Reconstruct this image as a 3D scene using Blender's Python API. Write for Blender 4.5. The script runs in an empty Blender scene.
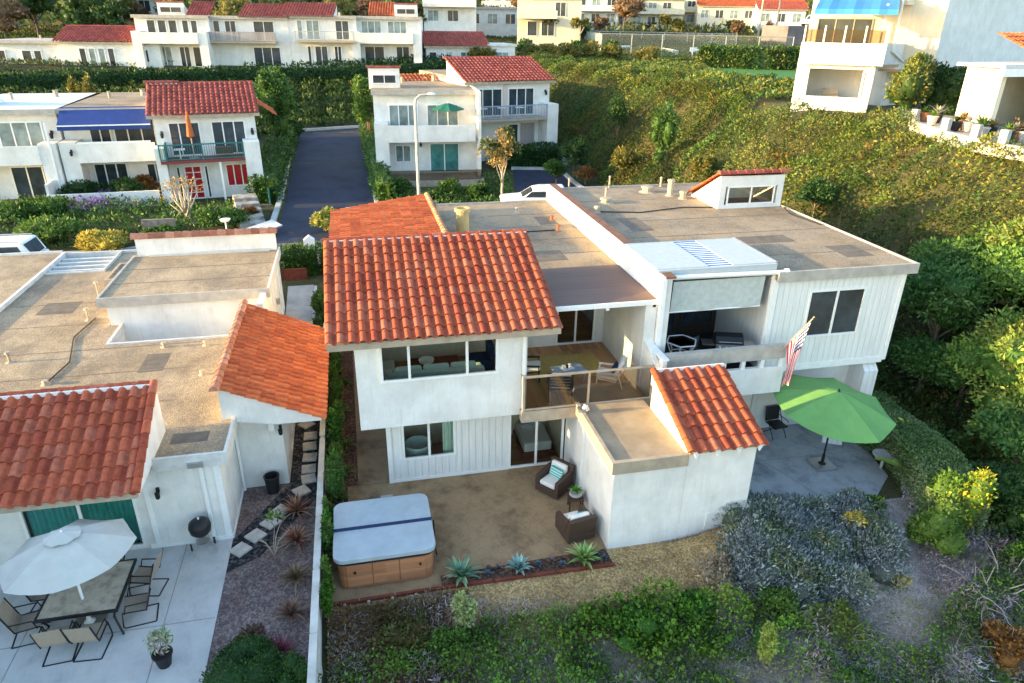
import bpy, math, random
import numpy as np
from mathutils import Vector, Matrix, noise as mnoise
random.seed(7); RNG = np.random.default_rng(11)
SC = bpy.context.scene
COL = SC.collection
PI = math.pi
rad = math.radians
# ------------------------------------------------------------------ scene graph helpers
OFF = {}
def tag(o, label=None, cat=None, group=None, kind=None):
    if label: o['label'] = label
    if cat: o['category'] = cat
    if group: o['group'] = group
    if kind: o['kind'] = kind
    return o
def thing(name, label, cat, loc=(0, 0, 0), rot=0, group=None, world=False):
    o = bpy.data.objects.new(name, None); COL.objects.link(o)
    o.empty_display_size = .2
    o.location = loc; o.rotation_euler = (0, 0, rot)
    OFF[o.name] = Vector(loc) if world else Vector((0, 0, 0))
    return tag(o, label, cat, group)
def link(name, me, mat, parent=None, smooth=False):
    o = bpy.data.objects.new(name, me); COL.objects.link(o)
    if mat is not None: me.materials.append(mat)
    if parent is not None:
        o.parent = parent; OFF[o.name] = OFF.get(parent.name, Vector((0, 0, 0)))
    else: OFF[o.name] = Vector((0, 0, 0))
    if smooth: me.polygons.foreach_set('use_smooth', [True] * len(me.polygons))
    return o
def copy_tree(o, parent=None):
    c = o.copy(); COL.objects.link(c); c.parent = parent
    OFF[c.name] = OFF.get(o.name, Vector((0, 0, 0)))
    for ch in list(o.children): copy_tree(ch, c)
    return c
def copy_thing(o, loc, rot, label, scale=None):
    c = copy_tree(o); c.location = loc; c.rotation_euler = (0, 0, rot); c['label'] = label
    if scale: c.scale = (scale, scale, scale)
    return c
class MB:
    def __init__(s): s.v = []; s.f = []; s.col = []
    def poly(s, pts, flip=False):
        n = len(s.v); s.v += [tuple(p) for p in pts]
        i = list(range(n, n + len(pts))); s.f.append(i[::-1] if flip else i); return s
    def box(s, x0, x1, y0, y1, z0, z1, M=None):
        n = len(s.v)
        p = [(x0, y0, z0), (x1, y0, z0), (x1, y1, z0), (x0, y1, z0), (x0, y0, z1), (x1, y0, z1), (x1, y1, z1), (x0, y1, z1)]
        if M is not None: p = [tuple(M @ Vector(q)) for q in p]
        s.v += p
        s.f += [[n + k for k in q] for q in ((3, 2, 1, 0), (4, 5, 6, 7), (0, 1, 5, 4), (1, 2, 6, 5), (2, 3, 7, 6), (3, 0, 4, 7))]
        return s
    def cbox(s, c, d, rx=0, ry=0, rz=0):
        M = Matrix.Translation(c) @ Matrix.Rotation(rz, 4, 'Z') @ Matrix.Rotation(ry, 4, 'Y') @ Matrix.Rotation(rx, 4, 'X')
        return s.box(-d[0] / 2, d[0] / 2, -d[1] / 2, d[1] / 2, -d[2] / 2, d[2] / 2, M)
    def tube(s, pts, r, n=8, cap=True):
        pts = [Vector(p) for p in pts]; k = len(pts)
        rs = r if isinstance(r, (list, tuple)) else [r] * k
        b = len(s.v); up = None
        for i, p in enumerate(pts):
            d = (pts[min(i + 1, k - 1)] - pts[max(i - 1, 0)])
            d = d.normalized() if d.length > 1e-9 else Vector((0, 0, 1))
            if up is None:
                up = Vector((0, 0, 1)) if abs(d.z) < .9 else Vector((1, 0, 0))
            a = d.cross(up)
            if a.length < 1e-6: a = d.cross(Vector((0, 1, 0)))
            a.normalize(); c = a.cross(d).normalized(); up = c
            for j in range(n):
                t = 2 * PI * j / n
                s.v.append(tuple(p + (a * math.cos(t) + c * math.sin(t)) * rs[i]))
        for i in range(k - 1):
            for j in range(n):
                s.f.append([b + i * n + j, b + i * n + (j + 1) % n, b + (i + 1) * n + (j + 1) % n, b + (i + 1) * n + j])
        if cap:
            s.f.append([b + j for j in range(n)][::-1]); s.f.append([b + (k - 1) * n + j for j in range(n)])
        return s
    def lathe(s, prof, c=(0, 0, 0), n=16, cap=True):
        b = len(s.v)
        for (r, z) in prof:
            for j in range(n):
                t = 2 * PI * j / n; s.v.append((c[0] + r * math.cos(t), c[1] + r * math.sin(t), c[2] + z))
        for i in range(len(prof) - 1):
            for j in range(n):
                s.f.append([b + i * n + j, b + i * n + (j + 1) % n, b + (i + 1) * n + (j + 1) % n, b + (i + 1) * n + j])
        if cap:
            s.f.append([b + j for j in range(n)][::-1]); m = b + (len(prof) - 1) * n; s.f.append([m + j for j in range(n)])
        return s
    def prism(s, pts, z0, z1):       # plan polygon (ccw) extruded in z
        b = len(s.v); k = len(pts)
        s.v += [(p[0], p[1], z0) for p in pts] + [(p[0], p[1], z1) for p in pts]
        s.f.append([b + i for i in range(k)][::-1]); s.f.append([b + k + i for i in range(k)])
        for i in range(k): j = (i + 1) % k; s.f.append([b + i, b + j, b + k + j, b + k + i])
        return s
    def prismx(s, pts, x0, x1):      # polygon of (y,z) extruded in x
        b = len(s.v); k = len(pts)
        s.v += [(x0, p[0], p[1]) for p in pts] + [(x1, p[0], p[1]) for p in pts]
        s.f.append([b + i for i in range(k)][::-1]); s.f.append([b + k + i for i in range(k)])
        for i in range(k): j = (i + 1) % k; s.f.append([b + i, b + j, b + k + j, b + k + i])
        return s
    def prismy(s, pts, y0, y1):      # polygon of (x,z) extruded in y
        b = len(s.v); k = len(pts)
        s.v += [(p[0], y0, p[1]) for p in pts] + [(p[0], y1, p[1]) for p in pts]
        s.f.append([b + i for i in range(k)]); s.f.append([b + k + i for i in range(k)][::-1])
        for i in range(k): j = (i + 1) % k; s.f.append([b + i, b + k + i, b + k + j, b + j])
        return s
    def wall(s, axis, pos, t, u0, u1, z0, z1, holes=()):
        us = sorted({u0, u1} | {min(max(k, u0), u1) for h in holes for k in h[:2]})
        zs = sorted({z0, z1} | {min(max(k, z0), z1) for h in holes for k in h[2:]})
        P = (lambda u, w, z: (u, pos + w, z)) if axis == 'y' else (lambda u, w, z: (pos + w, u, z))
        def solid(i, j):
            if i < 0 or j < 0 or i >= len(us) - 1 or j >= len(zs) - 1: return False
            u, z = (us[i] + us[i + 1]) / 2, (zs[j] + zs[j + 1]) / 2
            return not any(h[0] < u < h[1] and h[2] < z < h[3] for h in holes)
        for i in range(len(us) - 1):
            for j in range(len(zs) - 1):
                if not solid(i, j): continue
                a, b, c, d = us[i], us[i + 1], zs[j], zs[j + 1]
                s.poly([P(a, 0, c), P(b, 0, c), P(b, 0, d), P(a, 0, d)], axis == 'x')
                s.poly([P(a, t, c), P(a, t, d), P(b, t, d), P(b, t, c)], axis == 'x')
                for di, dj, q in ((-1, 0, [(a, c), (a, d)]), (1, 0, [(b, d), (b, c)]), (0, -1, [(b, c), (a, c)]), (0, 1, [(a, d), (b, d)])):
                    if not solid(i + di, j + dj):
                        (ua, za), (ub, zb) = q
                        s.poly([P(ua, 0, za), P(ub, 0, zb), P(ub, t, zb), P(ua, t, za)], axis == 'x')
        return s
    def build(s, name, mat, parent=None, bevel=0, smooth=False, seg=2, sub=0, local=False):
        off = Vector((0, 0, 0)) if (parent is None or local) else OFF.get(parent.name, Vector((0, 0, 0)))
        me = bpy.data.meshes.new(name)
        me.from_pydata([(p[0] - off.x, p[1] - off.y, p[2] - off.z) for p in s.v], [], s.f)
        if s.col:
            a = me.attributes.new('Col', 'FLOAT_COLOR', 'FACE')
            a.data.foreach_set('color', np.array(s.col, dtype=np.float32).ravel())
        o = link(name, me, mat, parent, smooth)
        if bevel:
            m = o.modifiers.new('Bevel', 'BEVEL'); m.width = bevel; m.segments = seg; m.limit_method = 'ANGLE'; m.angle_limit = rad(40)
        if sub:
            m = o.modifiers.new('Sub', 'SUBSURF'); m.levels = sub; m.render_levels = sub
        return o
def solo(mb, name, label, cat, mat, loc, group=None, **k):    # a thing that is one mesh, given in world coordinates
    o = mb.build(name, mat, None, **k)
    for v in o.data.vertices: v.co -= Vector(loc)
    o.location = loc
    return tag(o, label, cat, group)
# ------------------------------------------------------------------ materials
def lin(r, g, b):
    f = lambda c: (c / 255 / 12.92) if c / 255 <= .04045 else ((c / 255 + .055) / 1.055) ** 2.4
    return (f(r), f(g), f(b), 1)
class NT:
    def __init__(s, name):
        s.m = bpy.data.materials.new(name); s.m.use_nodes = True
        s.t = s.m.node_tree; s.n = s.t.nodes; s.l = s.t.links
        s.b = s.n['Principled BSDF']; s.b.inputs['Specular IOR Level'].default_value = .3
        s.out = s.n['Material Output']
        s.tc = s.n.new('ShaderNodeTexCoord')
    def link(s, a, b): s.l.new(a, b)
    def noise(s, scale, detail=4, rough=.6, coord='Object', stretch=None):
        n = s.n.new('ShaderNodeTexNoise'); n.inputs['Scale'].default_value = scale
        n.inputs['Detail'].default_value = detail; n.inputs['Roughness'].default_value = rough
        src = s.tc.outputs[coord]
        if stretch:
            mp = s.n.new('ShaderNodeMapping'); mp.inputs['Scale'].default_value = stretch; s.link(src, mp.inputs[0]); src = mp.outputs[0]
        s.link(src, n.inputs['Vector']); return n.outputs['Fac']
    def ramp(s, fac, stops, interp='LINEAR'):
        r = s.n.new('ShaderNodeValToRGB'); r.color_ramp.interpolation = interp
        e = r.color_ramp.elements
        while len(e) < len(stops): e.new(.5)
        for k, (p, c) in enumerate(stops): e[k].position = p; e[k].color = c if len(c) == 4 else (*c, 1)
        s.link(fac, r.inputs[0]); return r.outputs['Color']
    def mix(s, fac, a, b, mode='MIX'):
        m = s.n.new('ShaderNodeMix'); m.data_type = 'RGBA'; m.blend_type = mode
        for k, v in ((0, fac), (6, a), (7, b)):
            if hasattr(v, 'is_output'): s.link(v, m.inputs[k])
            else: m.inputs[k].default_value = v
        return m.outputs[2]
    def math(s, op, a, b=0.0):
        m = s.n.new('ShaderNodeMath'); m.operation = op
        for k, v in ((0, a), (1, b)):
            if hasattr(v, 'is_output'): s.link(v, m.inputs[k])
            else: m.inputs[k].default_value = v
        return m.outputs[0]
    def bump(s, h, strength=.3, dist=.02):
        b = s.n.new('ShaderNodeBump'); b.inputs['Strength'].default_value = strength; b.inputs['Distance'].default_value = dist
        s.link(h, b.inputs['Height']); s.link(b.outputs[0], s.b.inputs['Normal'])
    def col(s, c):
        if hasattr(c, 'is_output'): s.link(c, s.b.inputs['Base Color'])
        else: s.b.inputs['Base Color'].default_value = c if len(c) == 4 else (*c, 1)
    def set(s, **k):
        for a, v in k.items(): s.b.inputs[a.replace('_', ' ')].default_value = v
        return s.m
def sc4(c, k): return (c[0] * k, c[1] * k, c[2] * k, 1)
def plain(name, c, rough=.6, metal=0, var=.12, nscale=6, bump=0, bscale=60, spec=.3):
    t = NT(name); c = tuple(c)
    t.col(t.ramp(t.noise(nscale, 5), [(.3, sc4(c, 1 - var)), (.7, sc4(c, 1 + var))]))
    t.b.inputs['Roughness'].default_value = rough; t.b.inputs['Metallic'].default_value = metal
    t.b.inputs['Specular IOR Level'].default_value = spec
    if bump: t.bump(t.noise(bscale, 4), bump, .01)
    return t.m
M = {}
def stucco(name, c, stain=.17, bump=.45):
    t = NT(name)
    a = t.ramp(t.noise(1.1, 6, .65), [(.3, sc4(c, 1 - stain)), (.62, sc4(c, 1.03))])
    streak = t.ramp(t.noise(1.3, 6, .75, stretch=(1.6, 1.6, .5)), [(.40, (.84, .82, .78, 1)), (.60, (1, 1, 1, 1))])
    t.col(t.mix(.4, a, streak, 'MULTIPLY'))
    drip = t.ramp(t.noise(5, 6, .75, stretch=(2.2, 2.2, .16)), [(.56, (1, 1, 1, 1)), (.72, (.70, .67, .62, 1))])
    a = t.mix(.4, a, streak, 'MULTIPLY'); t.col(t.mix(.5, a, drip, 'MULTIPLY'))
    t.bump(t.noise(70, 5, .7), bump, .012)
    return t.set(Roughness=.9)
def siding(name, c):
    t = NT(name)
    w = t.n.new('ShaderNodeTexWave'); w.wave_type = 'BANDS'; w.bands_direction = 'X'; w.wave_profile = 'SAW'
    w.inputs['Scale'].default_value = 1.55; w.inputs['Distortion'].default_value = 0
    t.link(t.tc.outputs['Object'], w.inputs['Vector'])
    groove = t.ramp(w.outputs['Fac'], [(.0, (.0, .0, .0, 1)), (.07, (1, 1, 1, 1)), (.93, (1, 1, 1, 1)), (1, (0, 0, 0, 1))])
    a = t.ramp(t.noise(3, 6, .7, stretch=(4, 4, .4)), [(.3, sc4(c, .86)), (.65, sc4(c, 1.03))])
    t.col(a); t.bump(groove, .8, .02)
    return t.set(Roughness=.75)
def attr_mat(name, rough=.7, noise_scale=25, var=.25, bump=.0, trans=0.0, spec=.3, stain=None):
    t = NT(name)
    at = t.n.new('ShaderNodeAttribute'); at.attribute_name = 'Col'
    c = t.mix(1.0, at.outputs['Color'], t.ramp(t.noise(noise_scale, 4), [(.3, (1 - var,) * 3), (.7, (1 + var,) * 3)]), 'MULTIPLY')
    if stain:
        c = t.mix(t.ramp(t.noise(1.7, 7, .75), [(.52, (0, 0, 0, 1)), (.74, (.5, .5, .5, 1))]), c, stain)
    t.col(c); t.b.inputs['Specular IOR Level'].default_value = spec
    t.b.inputs['Roughness'].default_value = rough
    if bump: t.bump(t.noise(60, 4), bump, .01)
    if trans:
        tr = t.n.new('ShaderNodeBsdfTranslucent'); t.link(c, tr.inputs['Color'])
        mx = t.n.new('ShaderNodeMixShader'); mx.inputs[0].default_value = trans
        t.link(t.b.outputs[0], mx.inputs[1]); t.link(tr.outputs[0], mx.inputs[2]); t.link(mx.outputs[0], t.out.inputs[0])
    return t.m
def gravel_mat(name, cols, scale=14, stain=None, bump=.6, big=.5):
    t = NT(name)
    v = t.n.new('ShaderNodeTexVoronoi'); v.inputs['Scale'].default_value = scale; t.link(t.tc.outputs['Object'], v.inputs['Vector'])
    sp = t.n.new('ShaderNodeSeparateColor'); t.link(v.outputs['Color'], sp.inputs[0])
    k = len(cols)
    fine = t.ramp(sp.outputs[0], [(i / k, c) for i, c in enumerate(cols)], 'CONSTANT')
    blotch = t.ramp(t.noise(big, 7, .72), [(.35, (.62, .6, .58)), (.6, (1.12, 1.1, 1.05))])
    c = t.mix(1.0, fine, blotch, 'MULTIPLY')
    if stain: c = t.mix(t.ramp(t.noise(big * 1.7, 8, .8, stretch=(1, .5, 1)), [(.48, (0, 0, 0)), (.7, (.8, .8, .8))]), c, stain)
    t.col(c); t.bump(v.outputs['Distance'], bump, .02)
    return t.set(Roughness=.95)
def glass_mat(name, tint=(.86, .93, .91, 1), rough=.02, refl=1.0):
    t = NT(name); t.n.remove(t.b)
    tr = t.n.new('ShaderNodeBsdfTransparent'); tr.inputs[0].default_value = tint
    gl = t.n.new('ShaderNodeBsdfGlossy'); gl.inputs['Roughness'].default_value = rough; gl.inputs[0].default_value = (refl, refl, refl, 1)
    fr = t.n.new('ShaderNodeFresnel'); fr.inputs[0].default_value = 1.6
    mx = t.n.new('ShaderNodeMixShader'); t.link(fr.outputs[0], mx.inputs[0]); t.link(tr.outputs[0], mx.inputs[1]); t.link(gl.outputs[0], mx.inputs[2])
    t.link(mx.outputs[0], t.out.inputs[0]); return t.m
def planks(name, c, axis='X', scale=3.5, var=.35, rough=.6):
    t = NT(name)
    mp = t.n.new('ShaderNodeMapping'); t.link(t.tc.outputs['Object'], mp.inputs[0])
    st = {'X': (scale * 2, .01, .01), 'Y': (.01, scale * 2, .01), 'Z': (.01, .01, scale * 2)}[axis]
    mp.inputs['Scale'].default_value = st
    sn = t.n.new('ShaderNodeVectorMath'); sn.operation = 'FLOOR'; t.link(mp.outputs[0], sn.inputs[0])
    wn = t.n.new('ShaderNodeTexWhiteNoise'); t.link(sn.outputs[0], wn.inputs['Vector'])
    g = t.noise(6, 6, .7, stretch=tuple(.35 if a != axis else 4 for a in 'XYZ'))
    f = t.math('ADD', t.math('MULTIPLY', wn.outputs['Value'], .6), t.math('MULTIPLY', g, .5))
    t.col(t.ramp(f, [(.15, sc4(c, 1 - var)), (.85, sc4(c, 1 + var))]))
    fr = t.n.new('ShaderNodeVectorMath'); fr.operation = 'FRACTION'; t.link(mp.outputs[0], fr.inputs[0])
    sx = t.n.new('ShaderNodeSeparateXYZ'); t.link(fr.outputs[0], sx.inputs[0])
    gap = t.ramp(sx.outputs['XYZ'.index(axis)], [(0, (0, 0, 0)), (.06, (1, 1, 1)), (.94, (1, 1, 1)), (1, (0, 0, 0))])
    t.bump(gap, .7, .015)
    return t.set(Roughness=rough)
W = (.80, .79, .76)
M['stucco'] = stucco('white_stucco', W)
M['stucco_cool'] = stucco('old_white_stucco', (.74, .75, .74), .16)
M['cream'] = stucco('cream_stucco', (.74, .66, .50), .1)
M['pink'] = stucco('pale_pink_stucco', (.68, .55, .5), .1)
M['siding'] = siding('white_board_siding', (.78, .78, .76))
M['trim'] = plain('white_trim_paint', (.82, .82, .80), .45, var=.05)
M['tan'] = plain('tan_painted_timber', (.40, .33, .25), .7, var=.2, nscale=3)
M['fascia'] = plain('grey_fascia_board', (.42, .39, .35), .7, var=.18, nscale=3)
M['paleband'] = plain('pale_flashing', (.60, .60, .58), .5, var=.15, nscale=3)
M['rustcap'] = plain('brown_rusted_flashing', (.19, .09, .05), .7, var=.35, nscale=5)
M['roofgravel'] = gravel_mat('tan_roof_gravel', [(.40, .31, .21, 1), (.34, .265, .18, 1), (.45, .36, .25, 1), (.37, .285, .19, 1), (.29, .23, .165, 1)], 30, (.17, .14, .115, 1), .5, .45)
M['roofgravel2'] = gravel_mat('grey_tan_roof_gravel', [(.32, .26, .19, 1), (.27, .22, .165, 1), (.37, .295, .205, 1), (.29, .235, .18, 1), (.23, .19, .15, 1)], 30, (.42, .28, .15, 1), .5, .4)
M['annexroof'] = plain('tan_rolled_roofing', (.36, .28, .19), .9, var=.22, nscale=1.6, bump=.3, bscale=90)
M['tile'] = attr_mat('terracotta_tile', .85, 9, .22, .2, spec=.12, stain=(.12, .055, .04, 1))
M['leaf'] = attr_mat('leaves', .55, 3, .18, 0, .28, spec=.25)
M['flatcol'] = attr_mat('painted', .5, 4, .06)
M['glass'] = glass_mat('window_glass')
M['railglass'] = glass_mat('railing_glass', (.66, .58, .50, 1), .06)
def dark_glass(name, c, rough=.08):
    t = NT(name); t.col(t.ramp(t.noise(.9, 3), [(.35, sc4(c, .55)), (.65, sc4(c, 1.35))])); return t.set(Roughness=rough, Specular_IOR_Level=.6)
M['pane'] = dark_glass('dark_window_glass', (.035, .05, .065))
M['panecurt'] = dark_glass('curtained_window_glass', (.22, .28, .28), .15)
M['paneteal'] = dark_glass('teal_curtained_glass', (.06, .20, .19), .15)
M['paneblue'] = dark_glass('blue_window_glass', (.05, .13, .2), .1)
M['panered'] = plain('red_curtained_glass', (.38, .012, .02), .25, var=.25, spec=.5)
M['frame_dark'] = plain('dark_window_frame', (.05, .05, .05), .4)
M['metal'] = plain('grey_metal', (.45, .45, .45), .4, .8, .1)
M['steel'] = plain('stainless_steel', (.55, .55, .55), .3, .9, .1)
M['black'] = plain('black_metal', (.018, .018, .02), .45)
M['blackplastic'] = plain('black_plastic', (.02, .02, .022), .5)
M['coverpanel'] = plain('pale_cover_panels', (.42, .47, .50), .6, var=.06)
M['white'] = plain('white_plastic', (.8, .8, .8), .45, var=.04)
M['wood'] = planks('brown_floor_boards', (.34, .15, .06), 'Y', 4.0)
M['deck'] = planks('grey_brown_deck_boards', (.46, .25, .125), 'X', 3.6, .3, .75)
M['pergola'] = planks('brown_roof_panels', (.155, .10, .085), 'Y', .95, .15, .8)
M['soil'] = gravel_mat('dry_grey_purple_soil', [(.29, .245, .235, 1), (.34, .29, .28, 1), (.25, .21, .20, 1), (.40, .345, .33, 1)], 26, (.16, .15, .09, 1), .7, .8)
M['interior'] = plain('warm_interior_wall', (.72, .60, .44), .85)
M['concrete'] = None
def concrete(name, a, b, crack=True, seam=None, big=.8):
    t = NT(name)
    c = t.ramp(t.noise(big, 8, .68), [(.32, a), (.5, b), (.68, sc4(b, 1.18))])
    c = t.mix(t.ramp(t.noise(big * 3.1, 8, .8, stretch=(1, .6, 1)), [(.52, (0, 0, 0)), (.75, (.6, .6, .6))]), c, sc4(a, .7))
    if seam:
        v = t.n.new('ShaderNodeTexVoronoi'); v.feature = 'DISTANCE_TO_EDGE'; v.inputs['Scale'].default_value = seam; t.link(t.tc.outputs['Object'], v.inputs['Vector'])
        e = t.ramp(v.outputs['Distance'], [(0, (.72, .72, .72)), (.025, (1, 1, 1))]); c = t.mix(.5, c, e, 'MULTIPLY'); t.bump(e, .3, .012)
    else: t.bump(t.noise(40, 6, .7), .25, .01)
    t.col(c); return t.set(Roughness=.8)
M['patio_l'] = concrete('pale_patio_concrete', (.36, .37, .37, 1), (.50, .50, .49, 1), big=.5)
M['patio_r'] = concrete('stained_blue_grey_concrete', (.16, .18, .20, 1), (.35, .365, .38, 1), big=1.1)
M['stamped'] = concrete('brown_stamped_concrete', (.15, .095, .052, 1), (.315, .21, .115, 1), seam=2.2, big=1.0)
M['path'] = concrete('grey_path_concrete', (.26, .25, .24, 1), (.38, .37, .35, 1))
M['asphalt'] = concrete('dark_asphalt', (.014, .018, .034, 1), (.028, .034, .058, 1), seam=.33, big=.5)
M['street'] = concrete('worn_asphalt', (.12, .10, .10, 1), (.17, .15, .15, 1), big=.5)
M['kerb'] = concrete('kerb_concrete', (.34, .33, .31, 1), (.46, .45, .42, 1))
M['mulch'] = gravel_mat('reddish_brown_mulch', [(.085, .045, .028, 1), (.13, .07, .045, 1), (.05, .03, .022, 1), (.17, .10, .07, 1)], 18, (.04, .025, .02, 1), .9, 1.5)
M['gravel_y'] = gravel_mat('purple_grey_gravel', [(.20, .16, .16, 1), (.12, .095, .10, 1), (.27, .22, .21, 1), (.16, .125, .13, 1)], 20, (.10, .06, .05, 1), .9, .9)
M['gravel_b'] = gravel_mat('black_pebbles', [(.022, .023, .028, 1), (.04, .042, .05, 1), (.015, .015, .018, 1), (.09, .09, .10, 1)], 13, None, 1.0, 2)
M['gravel_s'] = gravel_mat('golden_wood_chips', [(.40, .28, .13, 1), (.31, .21, .095, 1), (.48, .35, .17, 1), (.24, .16, .08, 1)], 24, (.22, .16, .08, 1), .9, .8)
M['mulch2'] = gravel_mat('brown_leaf_litter', [(.24, .15, .07, 1), (.18, .105, .05, 1), (.30, .20, .10, 1), (.13, .08, .04, 1)], 22, (.12, .10, .05, 1), .9, 1.2)
M['terracotta'] = plain('terracotta_pot', (.30, .12, .06), .8)
M['bark'] = plain('grey_brown_bark', (.16, .12, .09), .9, var=.35, nscale=14, bump=.5, bscale=40)
M['palebark'] = plain('pale_bark', (.42, .35, .27), .9, var=.3, nscale=14, bump=.4, bscale=40)
M['stone'] = plain('pale_paving_stone', (.46, .44, .41), .85, var=.2, nscale=4, bump=.3)
M['fence'] = stucco('weathered_white_fence', (.60, .59, .55), .28)
M['redwood'] = plain('red_brown_timber', (.16, .04, .025), .75, var=.3, nscale=5, bump=.3, bscale=40)
M['wicker'] = None
def wicker():
    t = NT('dark_brown_wicker')
    k = t.n.new('ShaderNodeTexChecker'); k.inputs['Scale'].default_value = 45; k.inputs[1].default_value = (.05, .03, .022, 1); k.inputs[2].default_value = (.10, .062, .045, 1)
    t.link(t.tc.outputs['Object'], k.inputs[0]); t.col(k.outputs[0]); t.bump(k.outputs[1], .6, .01); return t.set(Roughness=.5)
M['wicker'] = wicker()
M['cushion'] = plain('off_white_fabric', (.74, .72, .68), .9, var=.06, nscale=20, bump=.15)
def stripes(name, cols, axis, scale):
    t = NT(name); sx = t.n.new('ShaderNodeSeparateXYZ'); t.link(t.tc.outputs['Object'], sx.inputs[0])
    f = t.math('FRACT', t.math('MULTIPLY', sx.outputs['XYZ'.index(axis)], scale)); k = len(cols)
    t.col(t.ramp(f, [(i / k, c) for i, c in enumerate(cols)], 'CONSTANT')); return t.set(Roughness=.85)
M['tealpillow'] = stripes('teal_striped_fabric', [(.05, .38, .36, 1), (.55, .72, .66, 1), (.10, .30, .33, 1), (.45, .66, .60, 1)], 'Z', 7)
M['bluepanel'] = stripes('blue_and_white_lattice', [(.04, .12, .38, 1), (.65, .70, .74, 1)], 'Y', 5.5)
M['navy'] = plain('navy_fabric', (.02, .035, .09), .9)
M['greyblue'] = plain('grey_blue_fabric', (.30, .36, .44), .85, var=.2, nscale=5)
M['rug'] = plain('olive_gold_rug', (.48, .37, .13), .95, var=.15, nscale=9, bump=.3)
M['mint'] = plain('pale_mint_fabric', (.68, .82, .74), .9, var=.06)
M['tubcover'] = plain('blue_grey_vinyl', (.36, .42, .46), .5, var=.10, nscale=2.5, bump=.15, bscale=12)
M['cedar'] = planks('orange_cedar_panel', (.40, .175, .085), 'Z', 5, .22, .55)
M['umb_white'] = plain('off_white_canvas', (.50, .50, .46), .85, var=.07, nscale=3)
M['umb_green'] = plain('lime_green_canvas', (.15, .33, .10), .8, var=.08, nscale=3)
M['umb_dkgreen'] = plain('dark_green_canvas', (.015, .13, .09), .8)
M['umb_orange'] = plain('orange_canvas', (.45, .12, .035), .8)
M['awn_blue'] = plain('royal_blue_awning', (.02, .05, .20), .8, var=.15, nscale=2)
M['awn_light'] = stripes('blue_striped_awning', [(.04, .22, .45, 1), (.05, .26, .52, 1), (.03, .18, .40, 1)], 'X', .8)
M['sling'] = plain('tan_sling_mesh', (.36, .30, .235), .85, var=.1, nscale=20)
M['tabletile'] = concrete('mosaic_table_tile', (.22, .18, .135, 1), (.42, .37, .29, 1), seam=4.5, big=3)
M['car_white'] = plain('white_car_paint', (.78, .79, .80), .2, var=.02, spec=.6)
M['tyre'] = plain('tyre_rubber', (.02, .02, .02), .8)
M['maroon'] = plain('maroon_deck_paint', (.20, .05, .05), .8)
M['tealrail'] = plain('teal_painted_rail', (.03, .16, .16), .6)
M['slatgrey'] = planks('grey_weathered_slats', (.33, .30, .29), 'X', 2.5, .2, .8)
M['stonewall'] = gravel_mat('rough_stone_blocks', [(.30, .28, .25, 1), (.40, .38, .34, 1), (.24, .22, .20, 1), (.46, .43, .38, 1)], 2.6, None, .9, 1.2)
M['block'] = gravel_mat('brown_block_wall', [(.20, .17, .15, 1), (.26, .22, .20, 1), (.17, .145, .13, 1)], 5, None, .6, 1.2)
M['mesh'] = glass_mat('chain_link_screen', (.82, .86, .86, 1), .4)
# ------------------------------------------------------------------ tiles
TILE_RED = [(.40, .096, .048), (.365, .084, .042), (.43, .108, .055), (.38, .095, .052), (.32, .07, .04), (.42, .125, .072)]
TILE_ORANGE = [(.44, .118, .048), (.40, .102, .042), (.47, .135, .056), (.36, .09, .04)]
TILE_FAR = [(.33, .085, .065), (.28, .07, .055), (.38, .10, .075)]
def tile_roof(name, parent, P0, U, V, pitch=.27, course=.38, cols=TILE_RED, amp=.075, q=9, step=.035, ridge=True):
    """P0 eave corner, U vector along eave, V vector up the slope: courses of barrel tiles"""
    P0, U, V = Vector(P0), Vector(U), Vector(V)
    N = U.cross(V).normalized()
    if N.z < 0: N = -N
    nu = max(1, round(U.length / pitch)); nc = max(1, round(V.length / course))
    du, dv = U / nu, V / nc
    m = MB(); rng = random.Random(len(name) + nu * 7 + nc)
    prof = []
    for k in range(q + 1):
        t = k / q
        if t < .66: h = amp * math.sqrt(max(0, 1 - ((t - .33) / .33) ** 2)) if 0 < t < .66 else 0
        else: h = -.25 * amp * math.sin((t - .66) / .34 * PI)
        prof.append((t, h))
    flip = U.cross(V).z < 0
    for j in range(nc):
        for i in range(nu):
            c = rng.choice(cols); kk = rng.uniform(.92, 1.07); c = (c[0] * kk, c[1] * kk, c[2] * kk, 1)
            lift = step + rng.uniform(-.010, .012); tw = rng.uniform(-.022, .022)
            b = len(m.v)
            for (t, h) in prof:
                o = P0 + du * (i + t)
                lo = o + dv * (j - .06 + tw); hi = o + dv * (j + 1.0)
                m.v.append(tuple(lo + N * (h * 1.04 + lift - .03))); m.v.append(tuple(lo + N * (h * 1.04 + lift))); m.v.append(tuple(hi + N * (h * .9)))
            for k in range(q):
                a0 = b + k * 3
                f1 = [a0, a0 + 3, a0 + 4, a0 + 1]; f2 = [a0 + 1, a0 + 4, a0 + 5, a0 + 2]
                m.f += [f1[::-1], f2[::-1]] if flip else [f1, f2]; m.col += [c, c]
    o = m.build(name, M['tile'], parent)
    return o
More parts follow.
